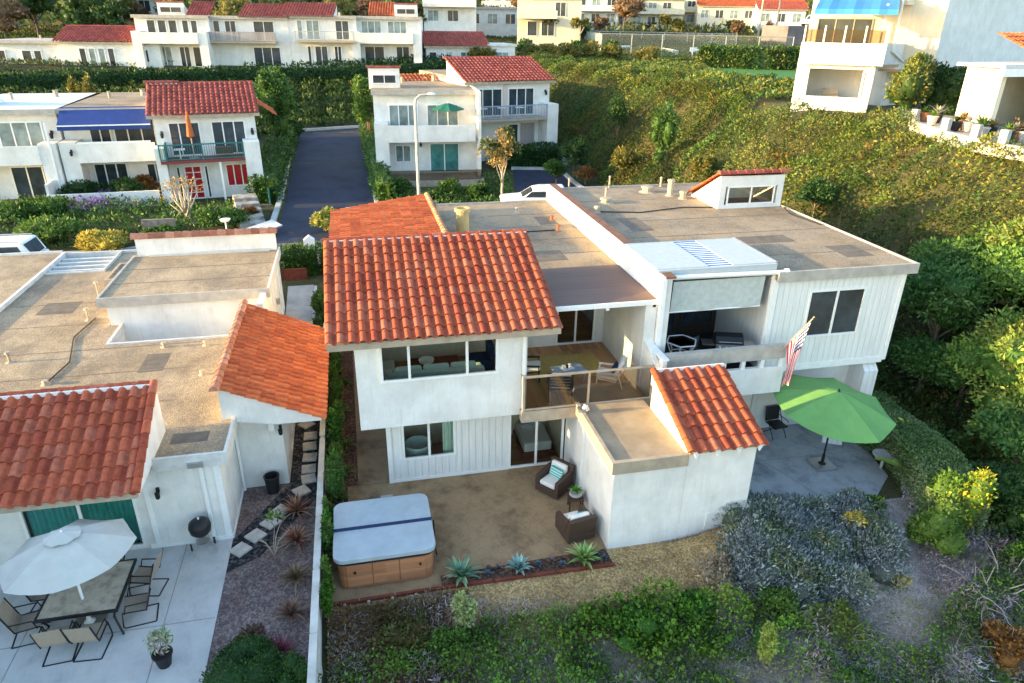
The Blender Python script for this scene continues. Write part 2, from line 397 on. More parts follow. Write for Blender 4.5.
def ridge_tiles(name, parent, A, B, r=.1, L=.36, cols=TILE_RED, n=8):
    """a row of overlapping half round cap tiles from A to B"""
    A, B = Vector(A), Vector(B); d = B - A; k = max(1, round(d.length / L)); d /= k
    dn = d.normalized(); side = dn.cross(Vector((0, 0, 1))).normalized(); up = side.cross(dn)
    m = MB(); rng = random.Random(3)
    for i in range(k):
        c = rng.choice(cols); kk = rng.uniform(.85, 1.15); c = (c[0] * kk, c[1] * kk, c[2] * kk, 1)
        b = len(m.v)
        for t, rr in ((-.08, r * 1.08), (1, r * .9)):
            p = A + d * (i + t)
            for j in range(n + 1):
                a = PI * j / n; m.v.append(tuple(p + side * math.cos(a) * rr + up * math.sin(a) * rr))
        for j in range(n): m.f.append([b + j, b + j + 1, b + n + 2 + j, b + n + 1 + j]); m.col.append(c)
        m.f.append([b + j for j in range(n + 1)][::-1]); m.col.append(c)
    return m.build(name, M['tile'], parent)
# ------------------------------------------------------------------ windows (facing -Y, local wall plane y)
def window(parent, u0, u1, z0, z1, y, n=2, pane='glass', axis='y', fr='trim', w=.05, name='window', sill=False, recess=.0, transom=0):
    m = MB()
    P = (lambda a, b, y0, y1, c, d: m.box(a, b, y0, y1, c, d)) if axis == 'y' else (lambda a, b, y0, y1, c, d: m.box(y0, y1, a, b, c, d))
    y0, y1 = y - .03 + recess, y + .05 + recess
    if axis == '-x': y0, y1 = y - .05 - recess, y + .03 - recess
    P(u0, u1, y0, y1, z0, z0 + w); P(u0, u1, y0, y1, z1 - w, z1)
    P(u0, u0 + w, y0, y1, z0 + w, z1 - w); P(u1 - w, u1, y0, y1, z0 + w, z1 - w)
    ds = n if isinstance(n, (list, tuple)) else [k / n for k in range(1, n)]
    for k in ds:
        c = u0 + (u1 - u0) * k; P(c - w * .5, c + w * .5, y0 + .006, y1 - .006, z0 + w, z1 - w)
    for k in range(transom):
        c = z0 + (z1 - z0) * (k + 1) / (transom + 1); P(u0 + w, u1 - w, y0 + .01, y1 - .01, c - w * .3, c + w * .3)
    f = m.build(name, M[fr], parent)
    g = MB(); yy = (y0 + y1) / 2 + .003
    if axis == 'y': g.poly([(u0 + w, yy, z0 + w), (u1 - w, yy, z0 + w), (u1 - w, yy, z1 - w), (u0 + w, yy, z1 - w)])
    else: g.poly([(yy, u0 + w, z0 + w), (yy, u1 - w, z0 + w), (yy, u1 - w, z1 - w), (yy, u0 + w, z1 - w)], True)
    g.build('pane', M[pane], f)
    return f
def lantern(parent, x, y, z, s=1.0):
    m = MB(); m.cbox((x, y - .03 * s, z + .1 * s), (.1 * s, .05 * s, .16 * s)); m.tube([(x, y - .03 * s, z + .14 * s), (x, y - .14 * s, z + .2 * s), (x, y - .16 * s, z + .1 * s)], .015 * s, 6)
    m.lathe([(.03 * s, 0), (.08 * s, -.02 * s), (.07 * s, -.2 * s), (.05 * s, -.24 * s)], (x, y - .16 * s, z + .1 * s), 8)
    return m.build('wall_lantern', M['black'], parent)
def bx(name, mat, parent, *b, bevel=0, **k):
    m = MB()
    for q in b: m.box(*q)
    return m.build(name, M[mat], parent, bevel=bevel, **k)
def each(name, mat, parent, *bs, bevel=0):      # one part per box
    o = None
    for q in bs: o = bx(name, mat, parent, q, bevel=bevel)
    return o
# ------------------------------------------------------------------ foliage
GREEN = [(.055, .125, .024), (.085, .17, .032), (.038, .09, .02), (.11, .20, .038)]
DARK = [(.03, .075, .02), (.045, .105, .026), (.022, .055, .016), (.06, .125, .03)]
BRIGHT = [(.11, .20, .035), (.085, .165, .03), (.15, .24, .05), (.06, .13, .025)]
YELLOW = [(.46, .36, .05), (.36, .30, .05), (.55, .45, .09), (.20, .22, .04)]
OLIVE = [(.13, .13, .03), (.19, .17, .035), (.09, .10, .025), (.24, .20, .04), (.07, .10, .025)]
RUSSET = [(.22, .11, .03), (.16, .075, .025), (.28, .16, .05), (.12, .10, .03)]
LAV = [(.20, .24, .28), (.28, .31, .34), (.13, .17, .21), (.35, .37, .38), (.12, .16, .09)]
DRY = [(.34, .27, .17), (.42, .35, .24), (.26, .20, .14), (.30, .26, .22)]
GREYP = [(.38, .34, .34), (.46, .42, .41), (.28, .25, .25), (.20, .22, .11)]
PURPLE = [(.20, .10, .34), (.27, .15, .42), (.14, .07, .24)]
IVY = [(.055, .16, .018), (.095, .22, .025), (.035, .10, .015), (.15, .26, .03)]
def nfield(P, scale, seed=0.0):
    a = P * scale + seed
    return (np.sin(a[:, 0] * 1.7 + 1.3 * np.sin(a[:, 1] * 1.1 + a[:, 2])) + np.sin(a[:, 1] * 1.9 + 1.7 * np.sin(a[:, 2] * 1.3 + a[:, 0] * .7)) + np.sin(a[:, 2] * 2.1 + a[:, 0] * .9 + 1.1 * np.sin(a[:, 1] * 2.3))) / 3
def leaf_mesh(name, P, Nm, L, Wd, cols, parent=None, clump=1.5, spread=.9, mat='leaf', extra=None, seed=None, tint=None):
    """many small leaf faces (diamonds) at points P that lean along normals Nm"""
    rng = np.random.default_rng(seed if seed is not None else RNG.integers(1 << 30))
    n = len(P)
    ax = Nm + rng.normal(0, spread, (n, 3)); ax /= np.linalg.norm(ax, axis=1, keepdims=True) + 1e-9
    sd = np.cross(ax, rng.normal(0, 1, (n, 3))); sd /= np.linalg.norm(sd, axis=1, keepdims=True) + 1e-9
    s = rng.uniform(.6, 1.35, (n, 1)); l = L * s; w = Wd * s
    bend = np.cross(ax, sd) * l * rng.uniform(-.15, .15, (n, 1))
    V = np.empty((n, 4, 3)); V[:, 0] = P - ax * l * .3; V[:, 1] = P + ax * l * .15 + sd * w * .5 + bend; V[:, 2] = P + ax * l * .7; V[:, 3] = P + ax * l * .15 - sd * w * .5 + bend
    F = np.arange(4 * n).reshape(n, 4)
    C = np.array(cols, dtype=np.float64); k = len(C)
    nf = nfield(P, clump, rng.uniform(0, 50)) * .5 + .5
    idx = np.clip(((nf * .75 + rng.uniform(0, 1, n) * .32 - .04) * k).astype(int), 0, k - 1)
    col = C[idx] * rng.uniform(.8, 1.22, (n, 1))
    if tint is not None: col = col * tint
    V = V.reshape(-1, 3)
    off = OFF.get(parent.name, Vector((0, 0, 0))) if parent is not None else Vector((0, 0, 0))
    V = V - np.array(off)
    nv, nf_ = len(V), n
    if extra is not None:      # (verts, faces (quads), colour): an inner mass that belongs to the same plant
        eV, eF, ec = extra; eV = np.asarray(eV, float) - np.array(off); eF = np.asarray(eF)
        F = np.vstack([F, eF + nv]); V = np.vstack([V, eV]); col = np.vstack([col, np.tile(np.array(ec)[None, :3], (len(eF), 1))])
    me = bpy.data.meshes.new(name)
    me.vertices.add(len(V)); me.vertices.foreach_set('co', V.astype(np.float32).ravel())
    me.loops.add(F.size); me.loops.foreach_set('vertex_index', F.astype(np.int32).ravel())
    me.polygons.add(len(F)); me.polygons.foreach_set('loop_start', np.arange(0, F.size, 4, dtype=np.int32))
    at = me.attributes.new('Col', 'FLOAT_COLOR', 'FACE')
    c4 = np.ones((len(F), 4), np.float32); c4[:, :3] = col
    at.data.foreach_set('color', c4.ravel())
    me.update(calc_edges=True)
    return link(name, me, M[mat], parent)
def blob_points(blobs, n, rng, shell=(.72, 1.05)):
    """points on lumpy shells: blobs = [(centre, radii)]"""
    A = np.array([r[0] * r[1] + r[1] * r[2] + r[0] * r[2] for _, r in blobs]); A = A / A.sum()
    which = rng.choice(len(blobs), n, p=A)
    Cn = np.array([c for c, _ in blobs])[which]; R = np.array([r for _, r in blobs])[which]
    d = rng.normal(0, 1, (n, 3)); d /= np.linalg.norm(d, axis=1, keepdims=True)
    d[:, 2] = np.where(d[:, 2] < -.55, -d[:, 2], d[:, 2])
    rr = rng.uniform(*shell, (n, 1))
    P = Cn + d * R * rr
    return P, d
def ell(c, r, nu=8, nv=5):
    V = []; F = []
    for i in range(nv + 1):
        t = PI * i / nv
        for j in range(nu):
            a = 2 * PI * j / nu; k = 1 + .15 * math.sin(3 * a + i * 2)
            V.append((c[0] + r[0] * math.sin(t) * math.cos(a) * k, c[1] + r[1] * math.sin(t) * math.sin(a) * k, c[2] + r[2] * math.cos(t)))
    for i in range(nv):
        for j in range(nu): F.append([i * nu + j, (i + 1) * nu + j, (i + 1) * nu + (j + 1) % nu, i * nu + (j + 1) % nu])
    return V, F
def multi_ell(blobs, k, col):
    V = []; F = []
    for c, r in blobs:
        v, f = ell(c, [q * k for q in r]); b = len(V); V += v; F += [[b + i for i in q] for q in f]
    return (V, F, col)
def lumps(c, r, k, rng, small=.5):
    out = []
    for i in range(k):
        d = rng.normal(0, 1, 3); d /= np.linalg.norm(d); d[2] = abs(d[2]) if rng.uniform() < .75 else d[2]
        f = rng.uniform(.35, .75); s = rng.uniform(small * .7, small * 1.25)
        out.append((np.array(c) + d * np.array(r) * f, np.array(r) * s))
    out.append((np.array(c), np.array(r) * .68))
    return out
def bush(name, label, cat, c, r, n, L=.12, Wd=.07, cols=GREEN, k=9, group=None, clump=2.0, core=.8, spread=.7, seed=1, stems=0):
    """c = point on the ground; r = radii"""
    rng = np.random.default_rng(seed)
    bl = lumps((c[0], c[1], c[2] + r[2] * .75), r, k, rng)
    P, d = blob_points(bl, n, rng)
    keep = P[:, 2] > c[2] - .05; P, d = P[keep], d[keep]
    o = leaf_mesh(name, P, d + np.array((0, 0, .35)), L, Wd, cols, None, clump, spread, extra=multi_ell(bl, core, tuple(np.array(cols[0]) * .8)) if core else None, seed=seed)
    o.data.transform(Matrix.Translation(-Vector(c))); o.location = c
    return tag(o, label, cat, group)
def hedge(name, label, cat, pts, w, z0, z1, n, L=.12, Wd=.08, cols=DARK, group=None, seed=1, clump=1.2, spread=.6, zf=None, rough=.12):
    """clipped hedge following the plan polyline pts; z0 = ground function or number"""
    rng = np.random.default_rng(seed); pts = np.array(pts, float)
    sl = np.linalg.norm(np.diff(pts, axis=0), axis=1); cum = np.concatenate([[0], np.cumsum(sl)]); tot = cum[-1]
    t = rng.uniform(0, tot, n); i = np.clip(np.searchsorted(cum, t) - 1, 0, len(sl) - 1)
    f = ((t - cum[i]) / sl[i])[:, None]; p = pts[i] * (1 - f) + pts[i + 1] * f
    dr = (pts[i + 1] - pts[i]) / sl[i][:, None]; nr = np.stack([dr[:, 1], -dr[:, 0]], 1)
    hgt = z1 - z0; per = w + 2 * hgt; q = rng.uniform(0, per, n)
    x = np.where(q < hgt, -w / 2, np.where(q < hgt + w, q - hgt - w / 2, w / 2)); z = np.where(q < hgt, q, np.where(q < hgt + w, hgt, q - hgt - w))
    N = np.zeros((n, 3)); side = np.where(q < hgt, -1, np.where(q < hgt + w, 0, 1))
    N[:, :2] = nr * side[:, None]; N[:, 2] = (side == 0)
    P = np.zeros((n, 3)); P[:, :2] = p + nr * x[:, None]; P[:, 2] = z
    bump_ = nfield(P, 1.3, seed)[:, None] * rough + rng.normal(0, rough * .4, (n, 1))
    gz = np.array([zf(a, b) for a, b in P[:, :2]]) if zf else np.full(n, z0)
    P = P + N * bump_; P[:, 2] += gz
    ne = max(60, int(n * w * hgt / (tot * per) * 1.2))
    for e_, o_ in ((0, 1), (-1, -2)):      # leafy ends
        v_ = pts[e_] - pts[o_]; v_ /= np.linalg.norm(v_); q_ = np.array((v_[1], -v_[0])); a_ = rng.uniform(-w / 2, w / 2, ne); P2 = np.zeros((ne, 3)); P2[:, :2] = pts[e_] - v_ * .15 + q_ * a_[:, None] + v_ * rng.normal(0, .08, (ne, 1)); P2[:, 2] = rng.uniform(0, hgt, ne) + (zf(*pts[e_]) if zf else z0)
        N2 = np.zeros((ne, 3)); N2[:, :2] = v_; P = np.vstack([P, P2]); N = np.vstack([N, N2])
    # inner mass
    V = []; F = []
    pts = pts.copy()
    for e_, o_ in ((0, 1), (-1, -2)): v_ = pts[o_] - pts[e_]; pts[e_] = pts[e_] + v_ / np.linalg.norm(v_) * .4
    for a in range(len(pts)):
        dd = pts[min(a + 1, len(pts) - 1)] - pts[max(a - 1, 0)]; dd = dd / np.linalg.norm(dd); nn = np.array((dd[1], -dd[0]))
        g = zf(*pts[a]) if zf else z0
        for sx, zz in ((-1, -.2), (-1, hgt - .15), (1, hgt - .15), (1, -.2)):
            qq = pts[a] + nn * sx * (w / 2 - .12); V.append((qq[0], qq[1], g + zz))
    for a in range(len(pts) - 1):
        for s_ in range(3): F.append([a * 4 + s_, a * 4 + s_ + 1, a * 4 + 5 + s_, a * 4 + 4 + s_])
    F.append([0, 1, 2, 3]); e = (len(pts) - 1) * 4; F.append([e, e + 1, e + 2, e + 3])
    o = leaf_mesh(name, P, N, L, Wd, cols, None, clump, spread, extra=(V, F, tuple(np.array(cols[0]) * .8)), seed=seed)
    c = (float(pts[0][0]), float(pts[0][1]), float(zf(*pts[0]) if zf else z0))
    o.data.transform(Matrix.Translation(-Vector(c))); o.location = c
    return tag(o, label, cat, group)
def tree(name, label, loc, h, crown_r, n, L, Wd, cols=GREEN, trunk_h=None, tr=.12, k=12, group=None, seed=1, bark='bark', crown_zr=None, lean=(0, 0), limbs=5, clump=1.2, core=.0, small=.42, shell=(.55, 1.05), spread=.8):
    rng = np.random.default_rng(seed); rr = random.Random(seed)
    t = thing(name, label, 'tree', loc, 0, group)
    trunk_h = trunk_h or h * .5; zr = crown_zr or (h - trunk_h) * .6
    cz = h - zr * .9
    m = MB(); top = (lean[0], lean[1], cz)
    mid = (lean[0] * .45 + rr.uniform(-.1, .1) * tr * 4, lean[1] * .45, trunk_h * .6)
    m.tube([(0, 0, -.2), (lean[0] * .1, lean[1] * .1, .15), mid, (lean[0] * .8, lean[1] * .8, trunk_h), top], [tr * 1.35, tr * 1.05, tr * .85, tr * .7, tr * .3], 8)
    bl = lumps((lean[0], lean[1], cz), (crown_r, crown_r, zr), k, rng, small)
    for i in range(min(limbs, k)):
        e = bl[i][0]; s0 = Vector((lean[0] * .7, lean[1] * .7, trunk_h * rr.uniform(.7, 1)))
        md = (s0 + Vector(e)) / 2 + Vector((rr.uniform(-.1, .1), rr.uniform(-.1, .1), -.1)) * crown_r
        m.tube([s0, md, e], [tr * .55, tr * .4, tr * .14], 6)
    m.build('trunk', M[bark], t, smooth=True)
    P, d = blob_points(bl[:-1] if not core else bl, n, rng, shell)
    leaf_mesh('crown', P, d + np.array((0, 0, .2)), L, Wd, cols, t, clump, spread, seed=seed, extra=multi_ell(bl, core, cols[0]) if core else None)
    return t
def rosette(name, label, cat, loc, n, L, Wd, cols, parent=None, seed=1, tilt=(.15, 1.25), droop=.25, group=None):
    """spiky rosette: long pointed curved blades (agave, cordyline, aloe)"""
    rr = random.Random(seed); V = []; F = []; C = []
    for i in range(n):
        a = 2.399963 * i + rr.uniform(-.2, .2); e = tilt[1] - (tilt[1] - tilt[0]) * (i / n) ** .8 + rr.uniform(-.1, .1)   # angle from vertical falls to the centre
        l = L * rr.uniform(.75, 1.1) * (.65 + .35 * e / tilt[1]); w = Wd * rr.uniform(.8, 1.1)
        c = rr.choice(cols); kk = rr.uniform(.8, 1.2); b = len(V); S = 5
        for s_ in range(S + 1):
            t = s_ / S; ee = e + droop * t * t * e; r = l * t * math.sin(e + droop * t * .5); z = l * t * math.cos(ee) + .02
            ww = w * (.55 + 1.1 * t if t < .4 else (1.0 - t) / .6) * .5
            cx, cy = math.cos(a) * r, math.sin(a) * r; sx, sy = -math.sin(a) * ww, math.cos(a) * ww
            V += [(cx + sx, cy + sy, z + ww * .5), (cx, cy, z), (cx - sx, cy - sy, z + ww * .5)]
        for s_ in range(S):
            q = b + s_ * 3; F += [[q, q + 1, q + 4, q + 3], [q + 1, q + 2, q + 5, q + 4]]; C += [(c[0] * kk, c[1] * kk, c[2] * kk, 1)] * 2
    m = MB(); m.v = V; m.f = F; m.col = C
    o = m.build(name, M['leaf'], parent, local=True); o.location = loc
    if label: tag(o, label, cat, group)
    return o
# ------------------------------------------------------------------ terrain
def ss(a, b, x): t = np.clip((x - a) / (b - a), 0, 1); return t * t * (3 - 2 * t)
BY = [-60, 4, 9.2, 19, 30, 34, 36, 47, 55, 68, 74, 84, 86.5, 102, 116, 150, 200, 300, 520, 900]
BZ = [-22, -2.2, 0, 0, 1.0, 1.8, 2.0, 2.0, 2.7, 3.0, 4.0, 6.1, 7.6, 8.1, 9.2, 11.0, 14, 28, 75, 130]
TY = [-60, 0, 10, 15, 20, 25, 30, 40, 50, 60, 70, 80]; TX = [40, 27, 23, 20.5, 18.8, 17.6, 17.2, 17.0, 17.2, 15.5, 14.5, 15]
UY = [-60, 0, 10, 15, 25, 34, 38, 45, 55, 67, 80]; UX = [60, 40, 33, 30, 27.5, 28.8, 26.5, 25.5, 23, 19.4, 19]
def hgt(x, y):
    x = np.asarray(x, float); y = np.asarray(y, float)
    b = np.interp(y, BY, BZ)
    ye = 12.72 + 1.2 * ss(9.3, 10.8, x)
    garden = np.where(y < ye, -(ye - y) * .28 - np.maximum(0, ye - 3.2 - y) * .25, b)
    kx = ss(-1.62, -1.40, x); b = np.where(y < ye, b * (1 - kx) + garden * kx, b)
    b = b + .42 * np.exp(-(((x - 9.3) / 1.5) ** 2 + ((y - 12.9) / .9) ** 2)) * (y < 13.38 + (x > 9.45) * 2)
    rel = nfield(np.stack([x.ravel(), y.ravel(), 0 * x.ravel()], 1), .33, 4).reshape(x.shape)
    tx = np.interp(y, TY, TX); ux = np.interp(y, UY, UX)
    t = ss(0, 1, (x - tx) / (ux - tx)) * (1 - ss(80, 92, y)); t = .5 * t + .5 * np.clip((x - tx) / (ux - tx), 0, 1) * (1 - ss(80, 92, y))
    up = np.maximum(b, 8.0)
    z = b * (1 - t) + up * t
    z = z + rel * .5 * np.sin(np.clip(t, 0, 1) * PI)
    dip = ss(16.2, 19, x) * (1 - ss(22, 27, y)) * (1 - t)
    z = z - 1.0 * dip - .5 * ss(-8.5, -12, x) * ss(30, 33.5, y) * (1 - ss(37, 41, y))
    return z
def h1(x, y): return float(hgt(np.array([x]), np.array([y]))[0])
def sheet(name, pts, mat, dz=.004, step=1.0, zf=None, parent=None, kind='structure', thick=0):
    """a ground sheet inside a convex plan polygon, draped on the terrain (or flat at zf)"""
    import bmesh
    bm = bmesh.new(); f = bm.faces.new([bm.verts.new((p[0], p[1], 0)) for p in pts])
    xs = [p[0] for p in pts]; ys = [p[1] for p in pts]
    if zf is None:
        for ax, lo, hi in ((0, min(xs), max(xs)), (1, min(ys), max(ys))):
            v = math.ceil(lo / step) * step
            while v < hi:
                no = [0, 0, 0]; no[ax] = 1; co = [0, 0, 0]; co[ax] = v
                bmesh.ops.bisect_plane(bm, geom=bm.verts[:] + bm.edges[:] + bm.faces[:], plane_co=co, plane_no=no); v += step
    for v in bm.verts: v.co.z = (h1(v.co.x, v.co.y) if zf is None else zf) + dz
    bm.normal_update()
    for f in bm.faces:
        if f.normal.z < 0: f.normal_flip()
    me = bpy.data.meshes.new(name); bm.to_mesh(me); bm.free()
    o = link(name, me, M[mat], parent)
    if thick:
        s = o.modifiers.new('Thick', 'SOLIDIFY'); s.thickness = thick; s.offset = -1
    return tag(o, kind=kind)
def in_poly(x, y, poly):
    r = np.zeros(x.shape, bool); n = len(poly); j = n - 1
    for i in range(n):
        xi, yi = poly[i]; xj, yj = poly[j]
        c = ((yi > y) != (yj > y)) & (x < (xj - xi) * (y - yi) / (yj - yi + 1e-12) + xi); r ^= c; j = i
    return r
def cover(name, poly, dens, L, Wd, cols, h=.15, seed=1, clump=.6, spread=.7, thresh=None, tscale=.6, relief=.25, kind='stuff', upw=.8, holes=(), mounds=None):
    """leafy ground cover on the terrain: one stuff object"""
    rng = np.random.default_rng(seed); poly = [tuple(p) for p in poly]
    xs = [p[0] for p in poly]; ys = [p[1] for p in poly]
    n = int(dens * (max(xs) - min(xs)) * (max(ys) - min(ys)))
    x = rng.uniform(min(xs), max(xs), n); y = rng.uniform(min(ys), max(ys), n)
    k = in_poly(x, y, poly)
    for hpoly in holes: k &= ~in_poly(x, y, hpoly)
    x, y = x[k], y[k]
    Q = np.stack([x, y, 0 * x], 1); f = nfield(Q, tscale, seed * 3.1) * .6 + nfield(Q, tscale * 2.9, seed) * .4
    if thresh is not None: k = f + rng.normal(0, .12, len(x)) > thresh; x, y, f, Q = x[k], y[k], f[k], Q[k]
    r2 = nfield(Q, tscale * 2.2, seed + 9.0) * .5 + nfield(Q, tscale * 5.1, seed + 2.0) * .5
    z = hgt(x, y) + np.maximum(0, r2 * relief + relief * .5) + rng.uniform(0, 1, len(x)) ** 1.5 * h
    e = .15; nx = hgt(x - e, y) - hgt(x + e, y); ny = hgt(x, y - e) - hgt(x, y + e)
    N = np.stack([nx / (2 * e), ny / (2 * e), np.full(len(x), upw)], 1); N /= np.linalg.norm(N, axis=1, keepdims=True)
    tint = None
    if mounds:        # rounded individual clumps rising out of the cover
        nm, r0, r1, hf = mounds; tint = np.ones((len(x), 3)); best = np.zeros(len(x))
        for _ in range(nm):
            i = rng.integers(len(x)); r = rng.uniform(r0, r1); dx, dy = (x - x[i]) / r, (y - y[i]) / (r * rng.uniform(.7, 1.3)); q = dx * dx + dy * dy
            w = np.nonzero(q < 1)[0]; hh = r * hf * rng.uniform(.6, 1.2) * np.sqrt(1 - q[w]); up_ = hh > best[w]; w = w[up_]
            best[w] = hh[up_]; N[w, 0] += dx[w] * 1.6; N[w, 1] += dy[w] * 1.6; k_ = rng.uniform(.6, 1.45); tint[w] = np.array((k_ * rng.uniform(.8, 1.2), k_, k_ * rng.uniform(.7, 1.2)))
        z = z + best; N /= np.linalg.norm(N, axis=1, keepdims=True)
    o = leaf_mesh(name, np.stack([x, y, z], 1), N, L, Wd, cols, None, clump, spread, seed=seed, tint=tint)
    return tag(o, kind=kind)
def rect(x0, x1, y0, y1): return [(x0, y0), (x1, y0), (x1, y1), (x0, y1)]
# camera model: turns a photograph point into a ground point at a height, used for laying out the far plots
CF, CP, CR, CY, CH = 700.0, rad(24.6), rad(.8), rad(12.8), 12.5
def ray(px, py):
    a, b = px - 512, py - 341.5
    u = (a * math.cos(CR) + b * math.sin(CR)) / CF; v = (a * math.sin(CR) - b * math.cos(CR)) / CF
    x, y, z = u, math.cos(CP) + v * math.sin(CP), -math.sin(CP) + v * math.cos(CP)
    return Vector((x * math.cos(CY) + y * math.sin(CY), -x * math.sin(CY) + y * math.cos(CY), z))
def at_z(px, py, z): d = ray(px, py); t = (z - CH) / d.z; return (d.x * t, d.y * t)
def at_y(px, py, Y): d = ray(px, py); t = Y / d.y; return (d.x * t, CH + d.z * t)
def ground(px, py):       # march the view ray to the terrain
    d = ray(px, py); d /= math.hypot(d.x, d.y); t = 4.0
    while t < 700:
        x, y, z = d.x * t, d.y * t, CH + d.z * t
        if z <= h1(x, y): break
        t += .1 if t < 60 else .5
    return (x, y, h1(x, y))
# ================================================================== camera, light, sky
cam = bpy.data.cameras.new('camera'); co = bpy.data.objects.new('camera', cam); COL.objects.link(co)
cam.sensor_width = 36; cam.lens = CF / 1024 * 36; cam.clip_end = 3000; cam.clip_start = .1
co.matrix_world = Matrix.Translation((0, 0, CH)) @ Matrix.Rotation(-CY, 4, 'Z') @ Matrix.Rotation(PI / 2 - CP, 4, 'X') @ Matrix.Rotation(CR, 4, 'Z')
SC.camera = co
SUN_EL, SUN_D = rad(9.5), Vector((-1, .03, 0)).normalized()
sd = Vector((SUN_D.x * math.cos(SUN_EL), SUN_D.y * math.cos(SUN_EL), math.sin(SUN_EL)))
sun = bpy.data.lights.new('sun', 'SUN'); sun.energy = 2.6; sun.angle = rad(.6); sun.color = (1, .70, .30)
so = bpy.data.objects.new('sun', sun); COL.objects.link(so); so.rotation_euler = sd.to_track_quat('Z', 'Y').to_euler(); so.location = (-40, -5, 40)
wd = bpy.data.worlds.new('World'); SC.world = wd; wd.use_nodes = True
bg = wd.node_tree.nodes['Background']; sky = wd.node_tree.nodes.new('ShaderNodeTexSky'); sky.sky_type = 'NISHITA'; sky.sun_disc = False
sky.sun_elevation = SUN_EL; sky.sun_rotation = math.atan2(sd.x, sd.y); sky.dust_density = 1.0; sky.air_density = 1.0; sky.ozone_density = 1.2
wd.node_tree.links.new(sky.outputs[0], bg.inputs[0]); bg.inputs[1].default_value = .15
SC.view_settings.view_transform = 'Standard'; SC.view_settings.look = 'None'; SC.view_settings.exposure = 2.5; SC.view_settings.gamma = 1; SC.view_settings.use_curve_mapping = False
SC.cycles.max_bounces = 6; SC.cycles.transparent_max_bounces = 10
# ================================================================== ground
def terrain():
    ax = list(np.arange(-14, 36.01, .45)); x = -14.0; s = .6
    while x > -420: x -= s; ax.insert(0, x); s *= 1.12
    x = ax[-1]; s = .6
    while x < 520: x += s; ax.append(x); s *= 1.12
    ay = list(np.arange(5, 60.01, .45)); y = 5.0; s = .7
    while y > -60: y -= s; ay.insert(0, y); s *= 1.25
    y = 60.0; s = .6
    while y < 890: y += s; ay.append(y); s *= 1.08
    ax, ay = np.array(ax), np.array(ay); X, Y = np.meshgrid(ax, ay); Z = hgt(X, Y)
    nx, ny = len(ax), len(ay); V = np.stack([X, Y, Z], 2).reshape(-1, 3)
    i, j = np.meshgrid(np.arange(nx - 1), np.arange(ny - 1)); a = (j * nx + i).ravel()
    F = np.stack([a, a + 1, a + nx + 1, a + nx], 1)
    me = bpy.data.meshes.new('ground'); me.from_pydata(V.tolist(), [], F.tolist())
    t = NT('planted_hillside_soil')
    c1 = t.ramp(t.noise(.5, 8, .75), [(.3, (.030, .045, .014, 1)), (.5, (.07, .075, .028, 1)), (.68, (.13, .10, .055, 1))])
    c2 = t.ramp(t.noise(3, 6, .7), [(.35, (.7, .7, .7, 1)), (.65, (1.25, 1.2, 1.1, 1))])
    t.col(t.mix(1, c1, c2, 'MULTIPLY')); t.bump(t.noise(5, 7, .75), .8, .15); m = t.set(Roughness=.95)
    o = link('ground', me, m, None, True); tag(o, kind='structure')
terrain()
sheet('patio', rect(-14, -3.86, 9.6, 15.9), 'patio_l', .03, zf=0)['label'] = 'pale concrete patio under the white umbrella'
sheet('patio', [(-1.45, 12.92), (5.66, 12.92), (5.66, 17.5), (-1.45, 17.5)], 'stamped', .012, zf=0)
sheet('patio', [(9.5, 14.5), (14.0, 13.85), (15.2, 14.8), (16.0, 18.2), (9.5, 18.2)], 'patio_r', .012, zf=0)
sheet('path', rect(-.6, .36, 17.5, 30.5), 'stamped', .02)
sheet('garden_bed', rect(-1.48, -.6, 17.5, 30.5), 'mulch', .012)
sheet('garden_bed', rect(-1.48, -.9, 15.6, 17.5), 'mulch', .018)
sheet('gravel', rect(-3.88, -1.56, 10.2, 18.0), 'gravel_y', .012, step=.6)
sheet('gravel', rect(-2.6, -1.56, 18.0, 27.0), 'gravel_b', .012)
sheet('gravel', [(-3.86, 14.5), (-3.1, 14.95), (-1.62, 17.4), (-1.62, 18.6), (-2.55, 18.0), (-3.86, 15.7)], 'gravel_b', .020)
sheet('soil', [(-1.4, 5), (14, 5), (18, 9), (15, 13.8), (9.6, 13.9), (-1.4, 12.72)], 'soil', .035, step=.3)
sheet('garden_bed', rect(-1.4, 1.3, 10.4, 12.8), 'mulch2', .05, step=.3)
sheet('gravel', [(1.25, 11.0), (7.6, 11.0), (9.4, 12.2), (9.4, 13.38), (5.6, 13.38), (5.6, 12.9), (1.25, 12.9)], 'gravel_s', .05, step=.3)
sheet('path', [(-3.35, 26.0), (-2.3, 26.0), (-2.2, 31.6), (-3.35, 31.6)], 'path', .03)
sheet('street', [(-60, 31.2), (-4, 33.6), (3, 34.3), (17, 33.0), (17, 37.6), (9.6, 38.2), (1.4, 37.2), (-4.4, 37.4), (-60, 38)], 'street', .012, step=2)
sheet('driveway', [(-4.25, 36.3), (1.2, 36.6), (.85, 69.3), (-4.55, 68.4)], 'asphalt', .028, step=2)
sheet('courtyard', [(9.4, 37.8), (14.0, 37.8), (15.2, 44), (14.9, 51), (11.6, 51.5), (10.2, 44)], 'asphalt', .028, step=2)
